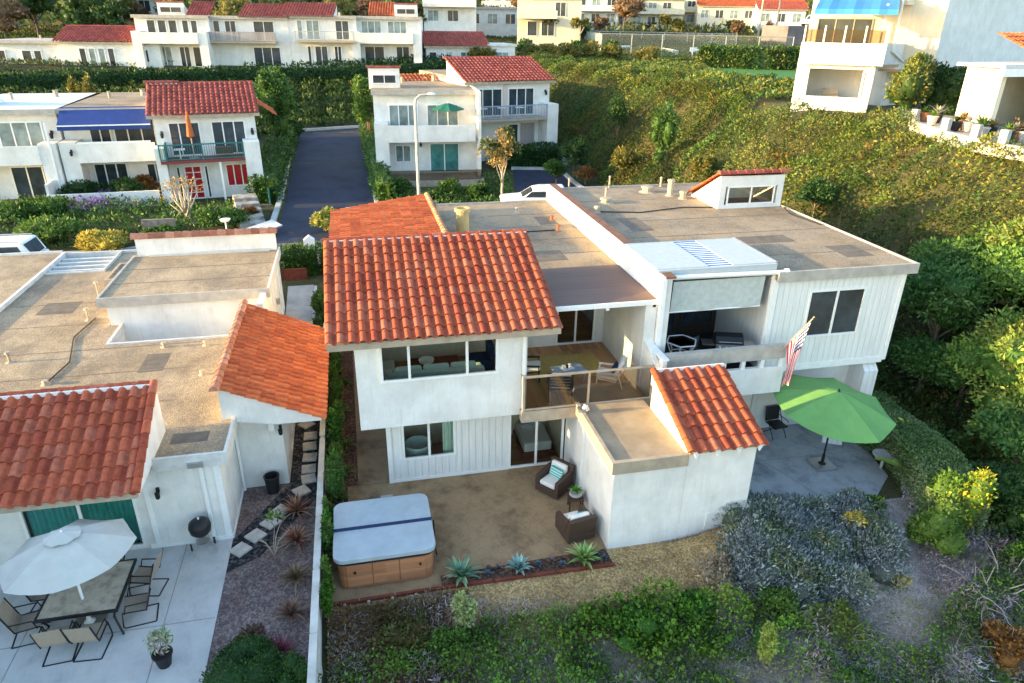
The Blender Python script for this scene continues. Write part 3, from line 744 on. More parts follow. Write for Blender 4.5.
def kerb(pts, w=.18, h=.13, label=None):
    m = MB()
    for a, b in zip(pts[:-1], pts[1:]):
        L = math.dist(a, b); k = max(1, int(L / 2.5))
        for i in range(k):
            p = [a[q] + (b[q] - a[q]) * i / k for q in (0, 1)]; r = [a[q] + (b[q] - a[q]) * (i + 1) / k for q in (0, 1)]
            d = Vector((r[0] - p[0], r[1] - p[1])).normalized(); n_ = (-d.y * w / 2, d.x * w / 2)
            zp, zr = h1(*p), h1(*r); b0 = len(m.v)
            for (q, z) in ((p, zp), (r, zr)):
                for s in (-1, 1):
                    m.v += [(q[0] + n_[0] * s, q[1] + n_[1] * s, z - .1), (q[0] + n_[0] * s, q[1] + n_[1] * s, z + h)]
            m.f += [[b0 + 1, b0 + 3, b0 + 7, b0 + 5], [b0, b0 + 1, b0 + 5, b0 + 4], [b0 + 3, b0 + 2, b0 + 6, b0 + 7]]
            if i == 0: m.f.append([b0, b0 + 2, b0 + 3, b0 + 1])
            if i == k - 1: m.f.append([b0 + 4, b0 + 5, b0 + 7, b0 + 6])
    return tag(m.build('kerb', M['kerb']), kind='structure')
kerb([(-4.65, 37.6), (-4.75, 68.5)], .3, .16); kerb([(1.3, 37.2), (1.0, 69.4)], .25, .16); kerb([(-4.75, 68.6), (1.1, 69.5)], .4, .2)
kerb([(-4.1, 33.3), (3, 34.0), (8, 33.6)], .5, .1); kerb([(1.4, 37.3), (9.5, 38.3)], .3, .14); kerb([(11.5, 51.7), (15.1, 51.1)], .3, .2); kerb([(15.3, 44), (15.05, 51)], .25, .2)
kerb([(-4.6, 37.5), (-30, 38.2)], .3, .14); kerb([(-2.22, 26.2), (-2.12, 31.4)], .12, .1)
# ================================================================== the two storey house in the middle
H = thing('two_storey_house', 'white two storey house with red tile roof and furnished deck above the hot tub', 'house', (2.5, 20, 0), world=True)
m = MB(); m.wall('y', 17.46, .15, .35, 5.63, -.1, 2.48, [(.74, 2.31, .75, 2.05), (3.9, 5.62, .0, 2.06)])
m.wall('x', .35, .15, 17.61, 29.2, -.2, 2.5); m.build('ground_floor_wall', M['siding'], H)
each('corner_trim', 'trim', H, (.31, .43, 17.42, 17.458, 0, 2.48), (2.35, 2.43, 17.43, 17.458, 0, 2.48), (.43, 3.9, 17.435, 17.458, .0, .1), (.66, .72, 17.435, 17.458, .1, 2.4))
m = MB(); m.wall('y', 16.6, .18, -.36, 4.2, 2.5, 5.16, [(.26, 3.4, 3.8, 5.02)])
m.wall('x', -.36, .15, 16.78, 29.2, 2.5, 5.16, [(18.1, 18.85, 3.6, 5.08)]); m.wall('x', 4.05, .15, 16.78, 20.5, 2.5, 5.16, [(17.0, 20.2, 2.7, 4.8)])
m.box(-.36, 4.2, 16.6, 17.47, 2.42, 2.5); m.box(-.36, .36, 17.47, 29.2, 2.42, 2.5)
m.prismx([(16.62, 5.16), (20.42, 5.16), (20.42, 6.5), (20.38, 6.5)], -.34, 4.9)
m.build('upper_wall', M['stucco'], H, bevel=.012)
bx('fascia', 'tan', H, (-1.0, 5.02, 16.24, 16.3, 4.98, 5.17), (4.96, 5.02, 16.3, 17.1, 5.0, 5.17))
m = MB(); m.prismx([(16.3, 5.06), (20.4, 6.47), (20.4, 6.56), (16.3, 5.15)], -.98, 5.01); m.build('roof_deck', M['tan'], H)
r1 = tile_roof('roof_tiles', H, (-1.03, 16.2, 5.18), (6.08, 0, 0), (0, 4.17, 1.42), .276, .385)
bx('ridge_mortar', 'trim', H, (-1.0, 5.02, 20.37, 20.45, 6.45, 6.615)); ridge_tiles('ridge_cap', H, (-1.03, 20.5, 6.56), (5.05, 20.5, 6.56), .11)
m = MB(); m.prism([(-.4, 20.46), (8.13, 20.46), (8.13, 29.3), (-.4, 29.3)], 5.05, 5.35); m.build('flat_roof', M['roofgravel2'], H)
bx('roof_edge', 'fascia', H, (-.46, -.4, 20.46, 29.36, 5.02, 5.42), (-.4, 8.13, 29.3, 29.36, 5.02, 5.42))
m = MB(); m.wall('y', 29.0, .2, -.3, 8.1, .5, 5.05); m.build('rear_wall', M['stucco'], H)
m = MB(); m.prismy([(-.92, 5.36), (2.78, 5.36), (2.78, 5.98), (2.7, 5.98), (-.92, 5.47)], 22.05, 28.45); m.build('rear_gable', M['tan'], H)
tile_roof('rear_roof_tiles', H, (-1.0, 28.5, 5.46), (0, -6.5, 0), (3.75, 0, .54), .27, .38, TILE_ORANGE, q=6)
ridge_tiles('rear_ridge_cap', H, (2.82, 22, 6.02), (2.82, 28.5, 6.02), .11, cols=[(.42, .22, .12), (.5, .27, .15)])
m = MB(); m.lathe([(.24, 0), (.24, .75), (.30, .75), (.30, .86), (.22, .86), (.2, .80)], (3.8, 25.3, 5.35), 16); m.build('chimney', plain('yellow_tan_pipe', (.50, .36, .16), .7), H, smooth=False)
for (x, y, h_) in ((6.4, 27.6, .18), (3.1, 27.9, .5), (7.5, 26.2, .15), (7.3, 24.6, .22), (5.0, 24.2, .1)):
    m = MB(); m.lathe([(.14, 0), (.05, .05), (.05, h_), (.08, h_), (.08, h_ + .04)], (x, y, 5.35), 8); m.build('roof_vent', M['terracotta' if x > 7 else 'tan'], H)
window(H, .26, 3.4, 3.8, 5.02, 16.6, [.24, .73], 'glass', w=.07, name='picture_window')
window(H, .74, 2.31, .75, 2.05, 17.46, 2, 'glass', w=.07)
window(H, 3.9, 5.62, .03, 2.06, 17.46, 2, 'glass', w=.07, name='sliding_door')
window(H, 17.0, 20.2, 2.7, 4.8, 4.2, [.72], 'glass', 'x', w=.07, name='sliding_door'); window(H, 18.1, 18.85, 3.6, 5.08, -.3, 1, 'glass', 'x', w=.05)
# deck
D = bx('deck', 'deck', H, (4.2, 7.8, 16.42, 20.5, 2.5, 2.6))
bx('deck_beam', 'tan', D, (4.02, 7.86, 16.36, 16.42, 2.28, 2.63), (4.02, 4.2, 16.42, 16.6, 2.28, 2.63)); bx('deck_soffit', 'trim', D, (4.2, 7.8, 16.42, 17.46, 2.44, 2.498))
R_ = bx('railing', 'tan', H, (4.04, 4.10, 16.36, 16.42, 2.63, 3.72), (5.92, 5.97, 16.36, 16.42, 2.63, 3.70), (7.80, 7.86, 16.36, 16.42, 2.63, 3.72), (4.1, 7.8, 16.37, 16.41, 3.66, 3.72), (4.1, 7.8, 16.37, 16.41, 2.66, 2.71), (4.04, 4.09, 16.42, 16.6, 3.66, 3.72))
m = MB(); m.poly([(4.1, 16.39, 2.71), (7.8, 16.39, 2.71), (7.8, 16.39, 3.66), (4.1, 16.39, 3.66)]); m.build('glass_panel', M['railglass'], R_)
m = MB(); m.wall('y', 20.5, .12, 4.2, 7.8, 2.55, 5.05, [(4.95, 5.95, 3.2, 4.6), (6.15, 7.5, 2.62, 4.75)]); m.box(7.8, 8.14, 17.2, 20.62, 2.4, 5.27); m.prismx([(16.38, 2.3), (17.2, 2.3), (17.2, 4.1), (16.38, 3.74)], 7.87, 8.14)
m.build('deck_wall', M['stucco'], H, bevel=.01)
window(H, 4.95, 5.95, 3.2, 4.6, 20.5, 2, 'glass', w=.06); window(H, 6.15, 7.5, 2.62, 4.75, 20.5, 2, 'glass', w=.06, name='sliding_door')
P_ = bx('deck_roof', 'pergola', H, (5.06, 8.14, 17.2, 20.44, 5.28, 5.36)); bx('drip_edge', 'trim', P_, (5.03, 8.2, 17.14, 17.2, 5.24, 5.37)); each('rafter', 'trim', P_, (5.1, 5.2, 17.2, 20.44, 5.14, 5.28), (6.6, 6.7, 17.2, 20.44, 5.14, 5.28), (8.0, 8.1, 17.2, 20.44, 5.14, 5.28))
each('downspout', 'trim', H, (4.06, 4.14, 16.5, 16.58, 2.6, 5.0))
m = MB(); m.lathe([(.06, 0), (.1, -.05), (.09, -.12)], (2.5, 17.2, 2.42), 10); m.build('ceiling_light', M['black'], H)
# rooms behind the glass
bx('room_floor', 'wood', H, (-.2, 4.05, 16.79, 20.42, 2.5, 2.56), (.5, 5.6, 17.62, 19.3, .01, .05), (4.2, 8.0, 20.63, 24, 2.5, 2.56))
bx('room_wall', 'interior', H, (-.2, 4.05, 20.36, 20.42, 2.56, 5.16), (.5, 5.6, 19.3, 19.4, .0, 2.42), (4.2, 8.1, 24, 24.1, 2.5, 5.0), (5.58, 5.62, 17.62, 19.3, .05, 2.42), (3.2, 3.3, 17.7, 19.3, .05, 2.42))
def soft_block(m, x0, x1, y0, y1, z0, z1): m.box(x0, x1, y0, y1, z0, z1)
S = thing('sofa', 'long pale mint sofa behind the upper picture window', 'sofa', (1.9, 17.9, 2.56), world=True)
bx('sofa_base', 'mint', S, (.45, 3.2, 17.6, 18.5, 2.62, 3.0), bevel=.05); bx('sofa_back', 'mint', S, (.45, 3.2, 17.5, 17.74, 3.0, 3.55), bevel=.07)
for k in range(3): bx('back_cushion', 'mint', S, (.70 + k * .78, 1.44 + k * .78, 17.74, 17.96, 3.02, 3.6), bevel=.07)
for x in (.42, 3.05): bx('arm', 'mint', S, (x, x + .2, 17.5, 18.5, 2.62, 3.25), bevel=.05)
t = thing('coffee_table', 'dark wooden coffee table in the upstairs living room', 'table', (1.9, 18.6, 2.56), world=True)
bx('tabletop', 'redwood', t, (1.2, 2.7, 18.9, 19.6, 2.94, 3.0), bevel=.01)
for x in (1.25, 2.6):
    for y in (18.95, 19.5): bx('leg', 'redwood', t, (x, x + .06, y, y + .06, 2.56, 2.94))
m = MB(); m.lathe([(.1, 0), (.22, .05), (.24, .12), (.22, .12), (.1, .05)], (1.7, 19.2, 3.0), 16); solo(m, 'bowl', 'round pale bowl on the dark coffee table', 'bowl', M['cushion'], (1.7, 19.2, 3.0))
t = thing('armchair', 'cream armchair at the left end of the upstairs living room', 'armchair', (.6, 18.6, 2.56), world=True)
bx('seat', 'cushion', t, (.0, .75, 19.0, 19.7, 2.62, 2.98), bevel=.05); bx('backrest', 'cushion', t, (-.05, .15, 19.0, 19.7, 2.98, 3.5), bevel=.06)
bx('cushion', 'navy', t, (.16, .3, 19.15, 19.55, 3.0, 3.35), bevel=.05)
t = thing('armchair', 'dark armchair at the right end of the upstairs living room', 'armchair', (3.3, 18.7, 2.56), world=True)
bx('seat', 'navy', t, (3.1, 3.8, 19.1, 19.8, 2.62, 2.96), bevel=.05); bx('backrest', 'navy', t, (3.63, 3.81, 19.1, 19.8, 2.96, 3.45), bevel=.05)
t = thing('armchair', 'pale barrel armchair behind the ground floor window', 'armchair', (1.3, 18.2, .05), world=True)
m = MB(); m.lathe([(.34, 0), (.40, .1), (.42, .72), (.36, .74), (.34, .45), (.05, .45)], (1.25, 18.25, .08), 18); m.build('tub_seat', M['mint'], t, smooth=True); bx('cushion', 'cushion', t, (1.05, 1.5, 18.1, 18.4, .5, .62), bevel=.04)
t = thing('curtain', 'pale blue curtain at the right side of the ground floor window', 'curtain', (2.15, 17.7, .05), world=True)
m = MB(); pts = [(1.95 + k * .02, 17.68 + .03 * math.sin(k * 1.4)) for k in range(19)]
for a, b in zip(pts[:-1], pts[1:]): m.poly([(a[0], a[1], .3), (b[0], b[1], .3), (b[0], b[1], 2.2), (a[0], a[1], 2.2)])
m.build('drape', M['mint'], t); m = MB(); m.tube([(.7, 17.66, 2.22), (2.4, 17.66, 2.22)], .015); m.build('rail', M['metal'], t)
t = thing('bed', 'bed with white covers behind the ground floor sliding door', 'bed', (4.9, 18.4, .05), world=True)
bx('mattress', 'cushion', t, (4.5, 5.4, 17.9, 19.2, .2, .55), bevel=.06); bx('bed_frame', 'redwood', t, (4.45, 5.45, 17.85, 19.25, .05, .25)); bx('pillow', 'greyblue', t, (4.6, 5.3, 18.85, 19.15, .56, .68), bevel=.05)
# ================================================================== annex between the two patios
A = thing('storage_annex', 'white annex with a low flat roof and a small tile roof beside the wicker chairs', 'annex', (7.6, 15.4, 0), world=True)
m = MB(); m.box(5.66, 7.598, 13.39, 17.45, -.8, 2.5); m.prismx([(13.39, -.8), (16.46, -.8), (16.46, 2.38), (15.86, 2.38), (15.8, 3.68), (13.39, 2.82)], 7.6, 9.5); m.build('wall', M['stucco'], A, bevel=.015)
bx('flat_roof', 'annexroof', A, (5.68, 7.59, 13.44, 17.3, 2.5, 2.68)); bx('roof_edge', 'tan', A, (5.58, 7.595, 13.32, 13.44, 2.42, 2.76), (5.58, 5.68, 13.44, 17.3, 2.42, 2.76), (5.68, 7.59, 17.3, 17.36, 2.5, 2.78))
m = MB(); m.prismx([(13.26, 2.80), (15.8, 3.72), (15.8, 3.78), (13.26, 2.86)], 7.56, 9.68); m.build('roof_deck', M['tan'], A)
tile_roof('roof_tiles', A, (7.53, 13.2, 2.86), (2.16, 0, 0), (0, 2.62, .95), .305, .40, TILE_RED, amp=.085)
ridge_tiles('rake_tiles', A, (7.56, 13.2, 2.93), (7.56, 15.82, 3.88), .1, .42, TILE_ORANGE)
bx('ridge_mortar', 'trim', A, (7.56, 9.68, 15.80, 15.86, 3.4, 3.87))
for k in range(4):
    x = 7.75 + k * .58; m = MB(); m.prismy([(x - .1, 2.86), (x, 2.66), (x + .1, 2.86)], 13.25, 13.31); m.build('eave_bracket', M['trim'], A)
bx('access_panel', 'stucco_cool', A, (8.35, 9.42, 13.365, 13.388, .25, .78)); each('downspout', 'trim', A, (5.59, 5.655, 15.6, 15.67, 0, 2.42))
m = MB(); m.lathe([(.07, 0), (.12, .05), (.05, .2)], (5.72, 15.9, 2.76), 8); m.cbox((5.62, 15.9, 2.8), (.25, .2, .1)); m.build('flood_light', M['metal'], A)
# ================================================================== the right house
R2 = thing('two_storey_house', 'white boarded two storey house with gravel roof and balcony beside the green umbrella', 'house', (12.5, 22, 0), world=True)
m = MB(); m.wall('y', 17.45, .15, 11.95, 16.45, 2.62, 5.62, [(13.2, 15.16, 3.64, 5.2)]); m.wall('x', 16.3, .15, 17.6, 29.2, 2.62, 5.62); m.wall('x', 11.95, .12, 17.6, 20.5, 2.62, 5.62)
m.box(11.95, 16.45, 17.6, 29.2, 2.5, 2.62); m.build('upper_wall', M['siding'], R2)
each('corner_trim', 'trim', R2, (11.93, 12.07, 17.42, 17.448, 2.6, 5.62), (16.34, 16.47, 17.42, 17.448, 2.6, 5.62), (12.07, 16.34, 17.42, 17.448, 2.52, 2.72))
window(R2, 13.2, 15.16, 3.64, 5.2, 17.45, 2, 'pane', w=.06)
each('curtain', 'panecurt', R2, (13.4, 13.75, 17.56, 17.6, 3.7, 5.15), (14.75, 15.0, 17.56, 17.6, 3.7, 5.15))
m = MB(); m.box(9.4, 16.1, 18.1, 18.25, -.2, 2.5); m.box(15.95, 16.1, 18.25, 29, -.3, 2.5); m.box(9.5, 9.62, 16.5, 18.1, -.2, 2.4); m.build('ground_floor_wall', M['stucco'], R2)
bx('garage_panel', 'stucco_cool', R2, (12.3, 15.5, 18.03, 18.098, .1, 2.25)); bx('dark_lintel', 'frame_dark', R2, (12.2, 15.6, 18.02, 18.098, 2.25, 2.34))
m = MB(); m.prismx([(17.35, -.2), (18.1, -.2), (18.1, 2.5), (17.6, 2.5), (17.35, 2.25)], 15.75, 16.25); m.build('fin_wall', M['siding'], R2)
bx('party_wall', 'stucco', R2, (8.15, 8.5, 17.15, 29.5, 2.3, 6.0)); bx('parapet_cap', 'rustcap', R2, (8.27, 8.58, 17.1, 29.55, 6.0, 6.06)); bx('parapet_flashing', 'trim', R2, (8.12, 8.27, 17.1, 29.55, 6.0, 6.05))
m = MB(); m.prism([(8.5, 20.3), (11.95, 20.3), (11.95, 17.38), (16.68, 17.38), (16.68, 29.4), (8.5, 29.4)], 5.62, 5.85); m.build('flat_roof', M['roofgravel2'], R2)
bx('roof_edge', 'fascia', R2, (11.95, 16.74, 17.31, 17.38, 5.58, 5.9), (16.68, 16.74, 17.38, 29.46, 5.58, 5.9), (8.5, 16.68, 29.4, 29.46, 5.58, 5.9))
m = MB(); m.wall('y', 29.0, .2, 8.5, 16.3, .5, 5.6); m.build('rear_wall', M['stucco'], R2)
# balcony
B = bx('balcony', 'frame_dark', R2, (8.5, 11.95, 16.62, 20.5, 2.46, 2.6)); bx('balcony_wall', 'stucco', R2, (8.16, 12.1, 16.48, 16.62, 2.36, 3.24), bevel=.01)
Rl = bx('railing', 'fascia', R2, (8.0, 12.05, 16.46, 16.66, 3.52, 3.93)); each('baluster', 'trim', Rl, *[(8.2 + k * .62, 8.32 + k * .62, 16.5, 16.6, 3.24, 3.52) for k in range(7)])
bx('side_railing', 'stucco', R2, (8.02, 8.14, 16.2, 17.14, 2.3, 3.92)); bx('side_railing_cap', 'trim', R2, (7.98, 8.18, 16.16, 17.14, 3.92, 3.97))
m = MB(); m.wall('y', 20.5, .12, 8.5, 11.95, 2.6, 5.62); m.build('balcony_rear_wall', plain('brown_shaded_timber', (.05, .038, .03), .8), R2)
window(R2, 8.7, 10.4, 2.65, 4.8, 20.48, 2, 'pane', fr='frame_dark', name='sliding_door'); window(R2, 10.6, 11.8, 3.0, 4.8, 20.48, 2, 'pane', fr='frame_dark')
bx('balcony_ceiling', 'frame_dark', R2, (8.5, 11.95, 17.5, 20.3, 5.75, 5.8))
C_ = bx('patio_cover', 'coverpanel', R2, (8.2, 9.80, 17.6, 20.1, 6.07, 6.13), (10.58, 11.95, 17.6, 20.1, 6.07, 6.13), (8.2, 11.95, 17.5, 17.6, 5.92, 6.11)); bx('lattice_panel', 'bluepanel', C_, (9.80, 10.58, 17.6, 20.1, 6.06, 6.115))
each('cover_rail', 'metal', C_, (11.952, 12.02, 17.6, 20.2, 6.02, 6.14), (8.2, 11.95, 20.1, 20.2, 6.0, 6.12))
m = MB(); m.tube([(8.05, 17.42, 5.93), (12.3, 17.42, 5.86)], .07, 10); m.tube([(12.2, 17.42, 5.86), (12.3, 17.42, 5.86)], .11, 10); m.build('shade_roller', M['white'], R2)
m = MB()
for k in range(13):
    a, b = 8.72 + k * .2246, 8.72 + (k + 1) * .2246
    m.poly([(a, 17.56 + .02 * math.sin(k), 4.78), (b, 17.56 + .02 * math.sin(k + 1), 4.78), (b, 17.5, 5.88), (a, 17.5, 5.88)])
m.build('roller_shade', plain('grey_white_shade_cloth', (.50, .54, .52), .8), R2)
m = MB(); m.tube([(8.7, 17.57, 4.78), (11.66, 17.57, 4.78)], .025, 8); m.build('shade_bar', M['white'], R2)
each('post', 'trim', R2, (11.86, 11.94, 17.46, 17.54, 2.6, 5.86), (8.16, 8.3, 17.06, 17.15, 2.4, 6.0))
# roof lantern tower
m = MB(); m.prismx([(24.9, 5.85), (27.3, 5.85), (24.98, 7.12), (24.9, 7.12)], 13.9, 14.15); m.prismx([(24.9, 5.85), (27.3, 5.85), (24.98, 7.12), (24.9, 7.12)], 16.4, 16.65)
m.box(14.15, 16.4, 24.9, 24.98, 6.72, 7.12); m.box(14.15, 16.4, 24.9, 25.0, 5.85, 6.0); T_ = m.build('roof_tower', M['stucco'], R2)
window(R2, 14.25, 16.3, 6.0, 6.72, 24.92, 2, 'glass', w=.05, name='clerestory_window'); bx('tower_inner_wall', 'stucco_cool', R2, (14.15, 16.4, 26.6, 26.65, 5.85, 6.3))
tile_roof('tower_tiles', R2, (16.75, 27.45, 5.9), (-2.95, 0, 0), (0, -2.5, 1.33), .27, .38, TILE_ORANGE, q=6); ridge_tiles('tower_ridge', R2, (13.8, 24.92, 7.22), (16.78, 24.92, 7.22), .13, cols=TILE_FAR); ridge_tiles('tower_rake', R2, (13.92, 27.4, 5.98), (13.92, 24.95, 7.25), .09, cols=TILE_ORANGE)
for (x, y, h_, r_) in ((9.86, 26.6, .15, .2), (9.0, 25.2, .18, .1), (13.0, 27.4, .62, .13), (13.36, 29.2, .35, .05), (10.97, 29.3, .45, .04), (9.11, 29.3, .4, .04), (10.1, 27.3, .4, .05), (13.3, 26.8, .25, .12), (12.3, 28.2, .2, .22)):
    m = MB(); m.lathe([(r_ * 1.7, 0), (r_, .05), (r_, h_), (r_ * 1.3, h_), (r_ * 1.2, h_ + .06), (.01, h_ + .08)], (x, y, 5.85), 10); m.build('roof_vent', M['tan'], R2)
# ================================================================== the left house
L = thing('single_storey_house', 'white flat roofed house with sunken light well and red tile eaves beside the umbrella patio', 'house', (-7, 20, 0), world=True)
m = MB(); m.wall('y', 15.85, .18, -12.9, -3.86, 0, 2.42, [(-8.55, -5.95, .12, 2.0)]); m.wall('x', -4.04, .18, 16.03, 18.05, -.1, 2.42); m.wall('y', 18.05, .15, -3.86, -2.57, -.1, 2.4); m.wall('x', -2.72, .15, 18.2, 23.6, -.1, 2.4, [(19.4, 20.3, .15, 2.1)])
m.wall('x', -3.6, .2, 23.6, 29.8, -.1, 3.6); m.wall('y', 23.6, .15, -3.4, -2.57, -.1, 2.4); m.wall('y', 24.9, .15, -8.7, -3.6, 1.2, 3.45); m.wall('y', 29.62, .18, -8.7, -3.42, .3, 3.5); m.wall('x', -8.75, .15, 25.05, 29.62, 2, 3.5); m.wall('y', 33.8, .2, -12.9, -8.75, .5, 2.42)
m.wall('x', -13.0, .15, 16.03, 33.8, 0, 2.42)
m.build('wall', M['stucco'], L, bevel=.012)
each('base_trim', 'trim', L, (-5.85, -3.84, 15.80, 15.848, .03, .14), (-3.858, -3.83, 15.85, 18.0, -.02, .1)); each('pilaster', 'trim', L, (-5.72, -5.6, 15.815, 15.848, .14, 2.42), (-4.02, -3.86, 15.815, 15.848, .14, 2.42))
m = MB(); m.prism([(-12.95, 17.0), (-5.36, 17.0), (-5.36, 15.8), (-3.7, 15.8), (-3.7, 18.1), (-3.7, 23.2), (-12.95, 23.2)], 2.42, 2.65); m.prism([(-12.95, 23.2), (-8.3, 23.2), (-8.3, 24.9), (-12.95, 24.9)], 2.42, 2.65); m.prism([(-4.35, 23.2), (-3.7, 23.2), (-3.7, 24.9), (-4.35, 24.9)], 2.42, 2.65); m.prism([(-12.95, 24.9), (-8.76, 24.9), (-8.76, 31.2), (-12.95, 31.2)], 2.42, 2.65); m.prism([(-10.6, 31.2), (-8.76, 31.2), (-8.76, 33.9), (-10.6, 33.9)], 2.42, 2.65)
m.build('flat_roof', M['roofgravel'], L)
bx('roof_edge', 'paleband', L, (-5.36, -3.62, 15.72, 15.8, 2.38, 2.74), (-3.7, -3.62, 15.8, 23.6, 2.38, 2.74), (-8.38, -4.22, 23.12, 23.215, 2.40, 2.72), (-8.38, -8.285, 23.215, 24.89, 2.40, 2.72), (-4.365, -4.27, 23.215, 24.89, 2.40, 2.72), (-13.05, -12.93, 15.8, 33.9, 2.3, 2.80), (-12.93, -8.76, 33.82, 33.92, 2.4, 2.76), (-10.66, -10.6, 31.2, 33.82, 2.4, 2.76), (-12.9, -10.6, 31.14, 31.2, 2.4, 2.72))
each('roof_slats', 'paleband', L, *[(-12.9, -10.66, 31.5 + k * .55, 31.66 + k * .55, 2.5, 2.66) for k in range(4)])
bx('light_well_floor', 'stucco_cool', L, (-8.3, -4.35, 23.2, 24.9, 1.0, 1.2)); each('light_well_wall', 'stucco', L, (-8.5, -8.33, 23.2, 24.89, 1.2, 2.42), (-8.32, -4.3, 23.0, 23.17, 1.2, 2.42), (-4.32, -4.2, 23.2, 24.89, 1.2, 2.42))
bx('upper_flat_roof', 'roofgravel', L, (-8.85, -3.35, 24.8, 29.62, 3.45, 3.68)); bx('upper_roof_edge', 'fascia', L, (-8.92, -3.28, 24.72, 24.8, 3.4, 3.74), (-8.92, -8.85, 24.8, 29.62, 3.4, 3.74)); bx('upper_side_edge', 'paleband', L, (-3.35, -3.28, 24.8, 29.8, 3.4, 3.76))
bx('roof_parapet', 'stucco', L, (-8.75, -3.4, 29.62, 29.85, 3.6, 4.42)); bx('parapet_base', 'paleband', L, (-8.3, -3.7, 29.5, 29.62, 3.68, 3.78)); ridge_tiles('coping_tiles', L, (-8.85, 29.73, 4.42), (-3.3, 29.73, 4.42), .2, .32, [(.42, .2, .13), (.36, .16, .1), (.3, .12, .08)])
bx('roof_kerb', 'tan', L, (-9.9, -8.95, 29.0, 29.1, 2.65, 3.0), (-10.0, -9.9, 29.0, 31.2, 2.65, 2.98), (-9.9, -8.95, 31.1, 31.2, 2.65, 2.98)); bx('roof_kerb_top', 'roofgravel', L, (-9.9, -8.95, 29.1, 31.1, 2.65, 2.92))
m = MB(); m.prismx([(14.42, 2.68), (17.15, 3.96), (17.15, 2.6), (15.86, 2.42), (14.5, 2.62)], -12.9, -5.42); m.build('eave_soffit', M['stucco'], L)
bx('fascia', 'tan', L, (-13, -5.34, 14.38, 14.43, 2.6, 2.76))
tile_roof('roof_tiles', L, (-13.0, 14.33, 2.76), (7.68, 0, 0), (0, 2.85, 1.31), .276, .385, TILE_RED, amp=.08); ridge_tiles('ridge_cap', L, (-13, 17.2, 4.03), (-5.3, 17.2, 4.03), .12); bx('ridge_mortar', 'trim', L, (-12.9, -5.36, 17.06, 17.1, 3.6, 4.11))
m = MB(); m.prismx([(14.5, 2.6), (17.2, 2.64), (17.2, 3.98), (14.45, 2.70)], -5.42, -5.33); m.build('gable', M['stucco'], L); ridge_tiles('rake_tiles', L, (-5.34, 14.33, 2.80), (-5.34, 17.2, 4.12), .1, .4)
m = MB(); m.prismy([(-3.97, 2.6), (-3.97, 3.6), (-1.42, 2.42), (-1.42, 2.34), (-2.6, 2.36)], 17.5, 23.5); m.build('side_soffit', M['stucco'], L)
tile_roof('side_roof_tiles', L, (-1.32, 17.38, 2.42), (0, 6.3, 0), (-2.66, 0, 1.22), .272, .385, TILE_ORANGE, amp=.06, q=8); ridge_tiles('side_ridge_cap', L, (-4.0, 17.3, 3.65), (-4.0, 23.75, 3.65), .12, cols=[(.45, .2, .13), (.5, .26, .18), (.4, .17, .1)])
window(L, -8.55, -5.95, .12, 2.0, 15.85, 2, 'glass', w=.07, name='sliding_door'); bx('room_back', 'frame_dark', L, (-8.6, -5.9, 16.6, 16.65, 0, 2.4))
m = MB()
cx_ = [(-8.47 + k * .018, 16.02 + .035 * math.sin(k * .95) + .01 * math.sin(k * .37)) for k in range(138)]
for a, b in zip(cx_[:-1], cx_[1:]): m.poly([(*a, .15), (*b, .15), (*b, 1.98), (*a, 1.98)])
m.build('curtain', plain('teal_curtain', (.07, .42, .42), .8), L)
lantern(L, -5.38, 15.83, 1.72, .8); each('downspout', 'trim', L, (-4.33, -4.25, 15.74, 15.815, .1, 2.4), (-3.84, -3.77, 17.9, 17.98, 0, 2.4)); bx('gutter_box', 'metal', L, (-4.55, -4.2, 15.64, 15.72, 2.42, 2.55))
lantern(L, -2.6, 18.0, 1.9, .8); bx('flood_light_bracket', 'trim', L, (-2.9, -2.75, 17.85, 18.04, 1.95, 2.3))
for (x, y, h_) in ((-10.9, 22.4, .3), (-6.5, 22.7, .12), (-9.3, 20.6, .08), (-4.94, 20.4, .1), (-9.9, 27.9, .6), (-9.6, 25.6, .4), (-5.2, 22.6, .12)):
    m = MB(); m.lathe([(.14, 0), (.05, .04), (.05, h_), (.1, h_), (.08, h_ + .06)], (x, y, 2.65), 8); m.build('roof_vent', M['tan'], L)
m = MB(); m.tube([(-5.3, 29.95, 4.4), (-5.3, 29.95, 4.9)], .03, 6); m.lathe([(.02, 0), (.16, .05), (.22, .14)], (-5.3, 29.95, 4.85), 12); m.build('satellite_dish', M['white'], L)
for y in (26.2, 28.4): m = MB(); m.tube([(-3.38, y, .7), (-3.38, y, 3.4)], .035, 6); m.build('wall_pipe', M['white'], L)
m = MB(); m.cbox((-3.33, 27.2, 2.3), (.12, .16, .22)); m.build('meter_box', M['metal'], L)
bx('side_door', 'white', L, (-2.70, -2.62, 19.4, 20.3, .15, 2.1))
# adjoining unit
N_ = thing('flat_roofed_house', 'adjoining house with plain tan gravel roof at left edge, plus added unseen shading block', 'house', (-17, 20, 0), world=True)
bx('wall', 'stucco', N_, (-21, -13.1, 17.6, 33.8, -.5, 2.5), (-21, -13.6, 2, 17.6, -2, 5.2)); bx('shade_block_roof', 'roofgravel', N_, (-21.1, -13.5, 1.9, 17.7, 5.2, 5.5)); bx('flat_roof', 'roofgravel', N_, (-21, -13.08, 17.75, 33.9, 2.5, 2.74)); bx('roof_edge', 'paleband', N_, (-21, -13.08, 33.9, 34.0, 2.45, 2.85))  # tall front block and its roof are unseen, added to shade the patios
window(N_, -19, -16, .2, 2.1, 2, 2, 'pane', name='sliding_door')  # door on the front of the added shading block

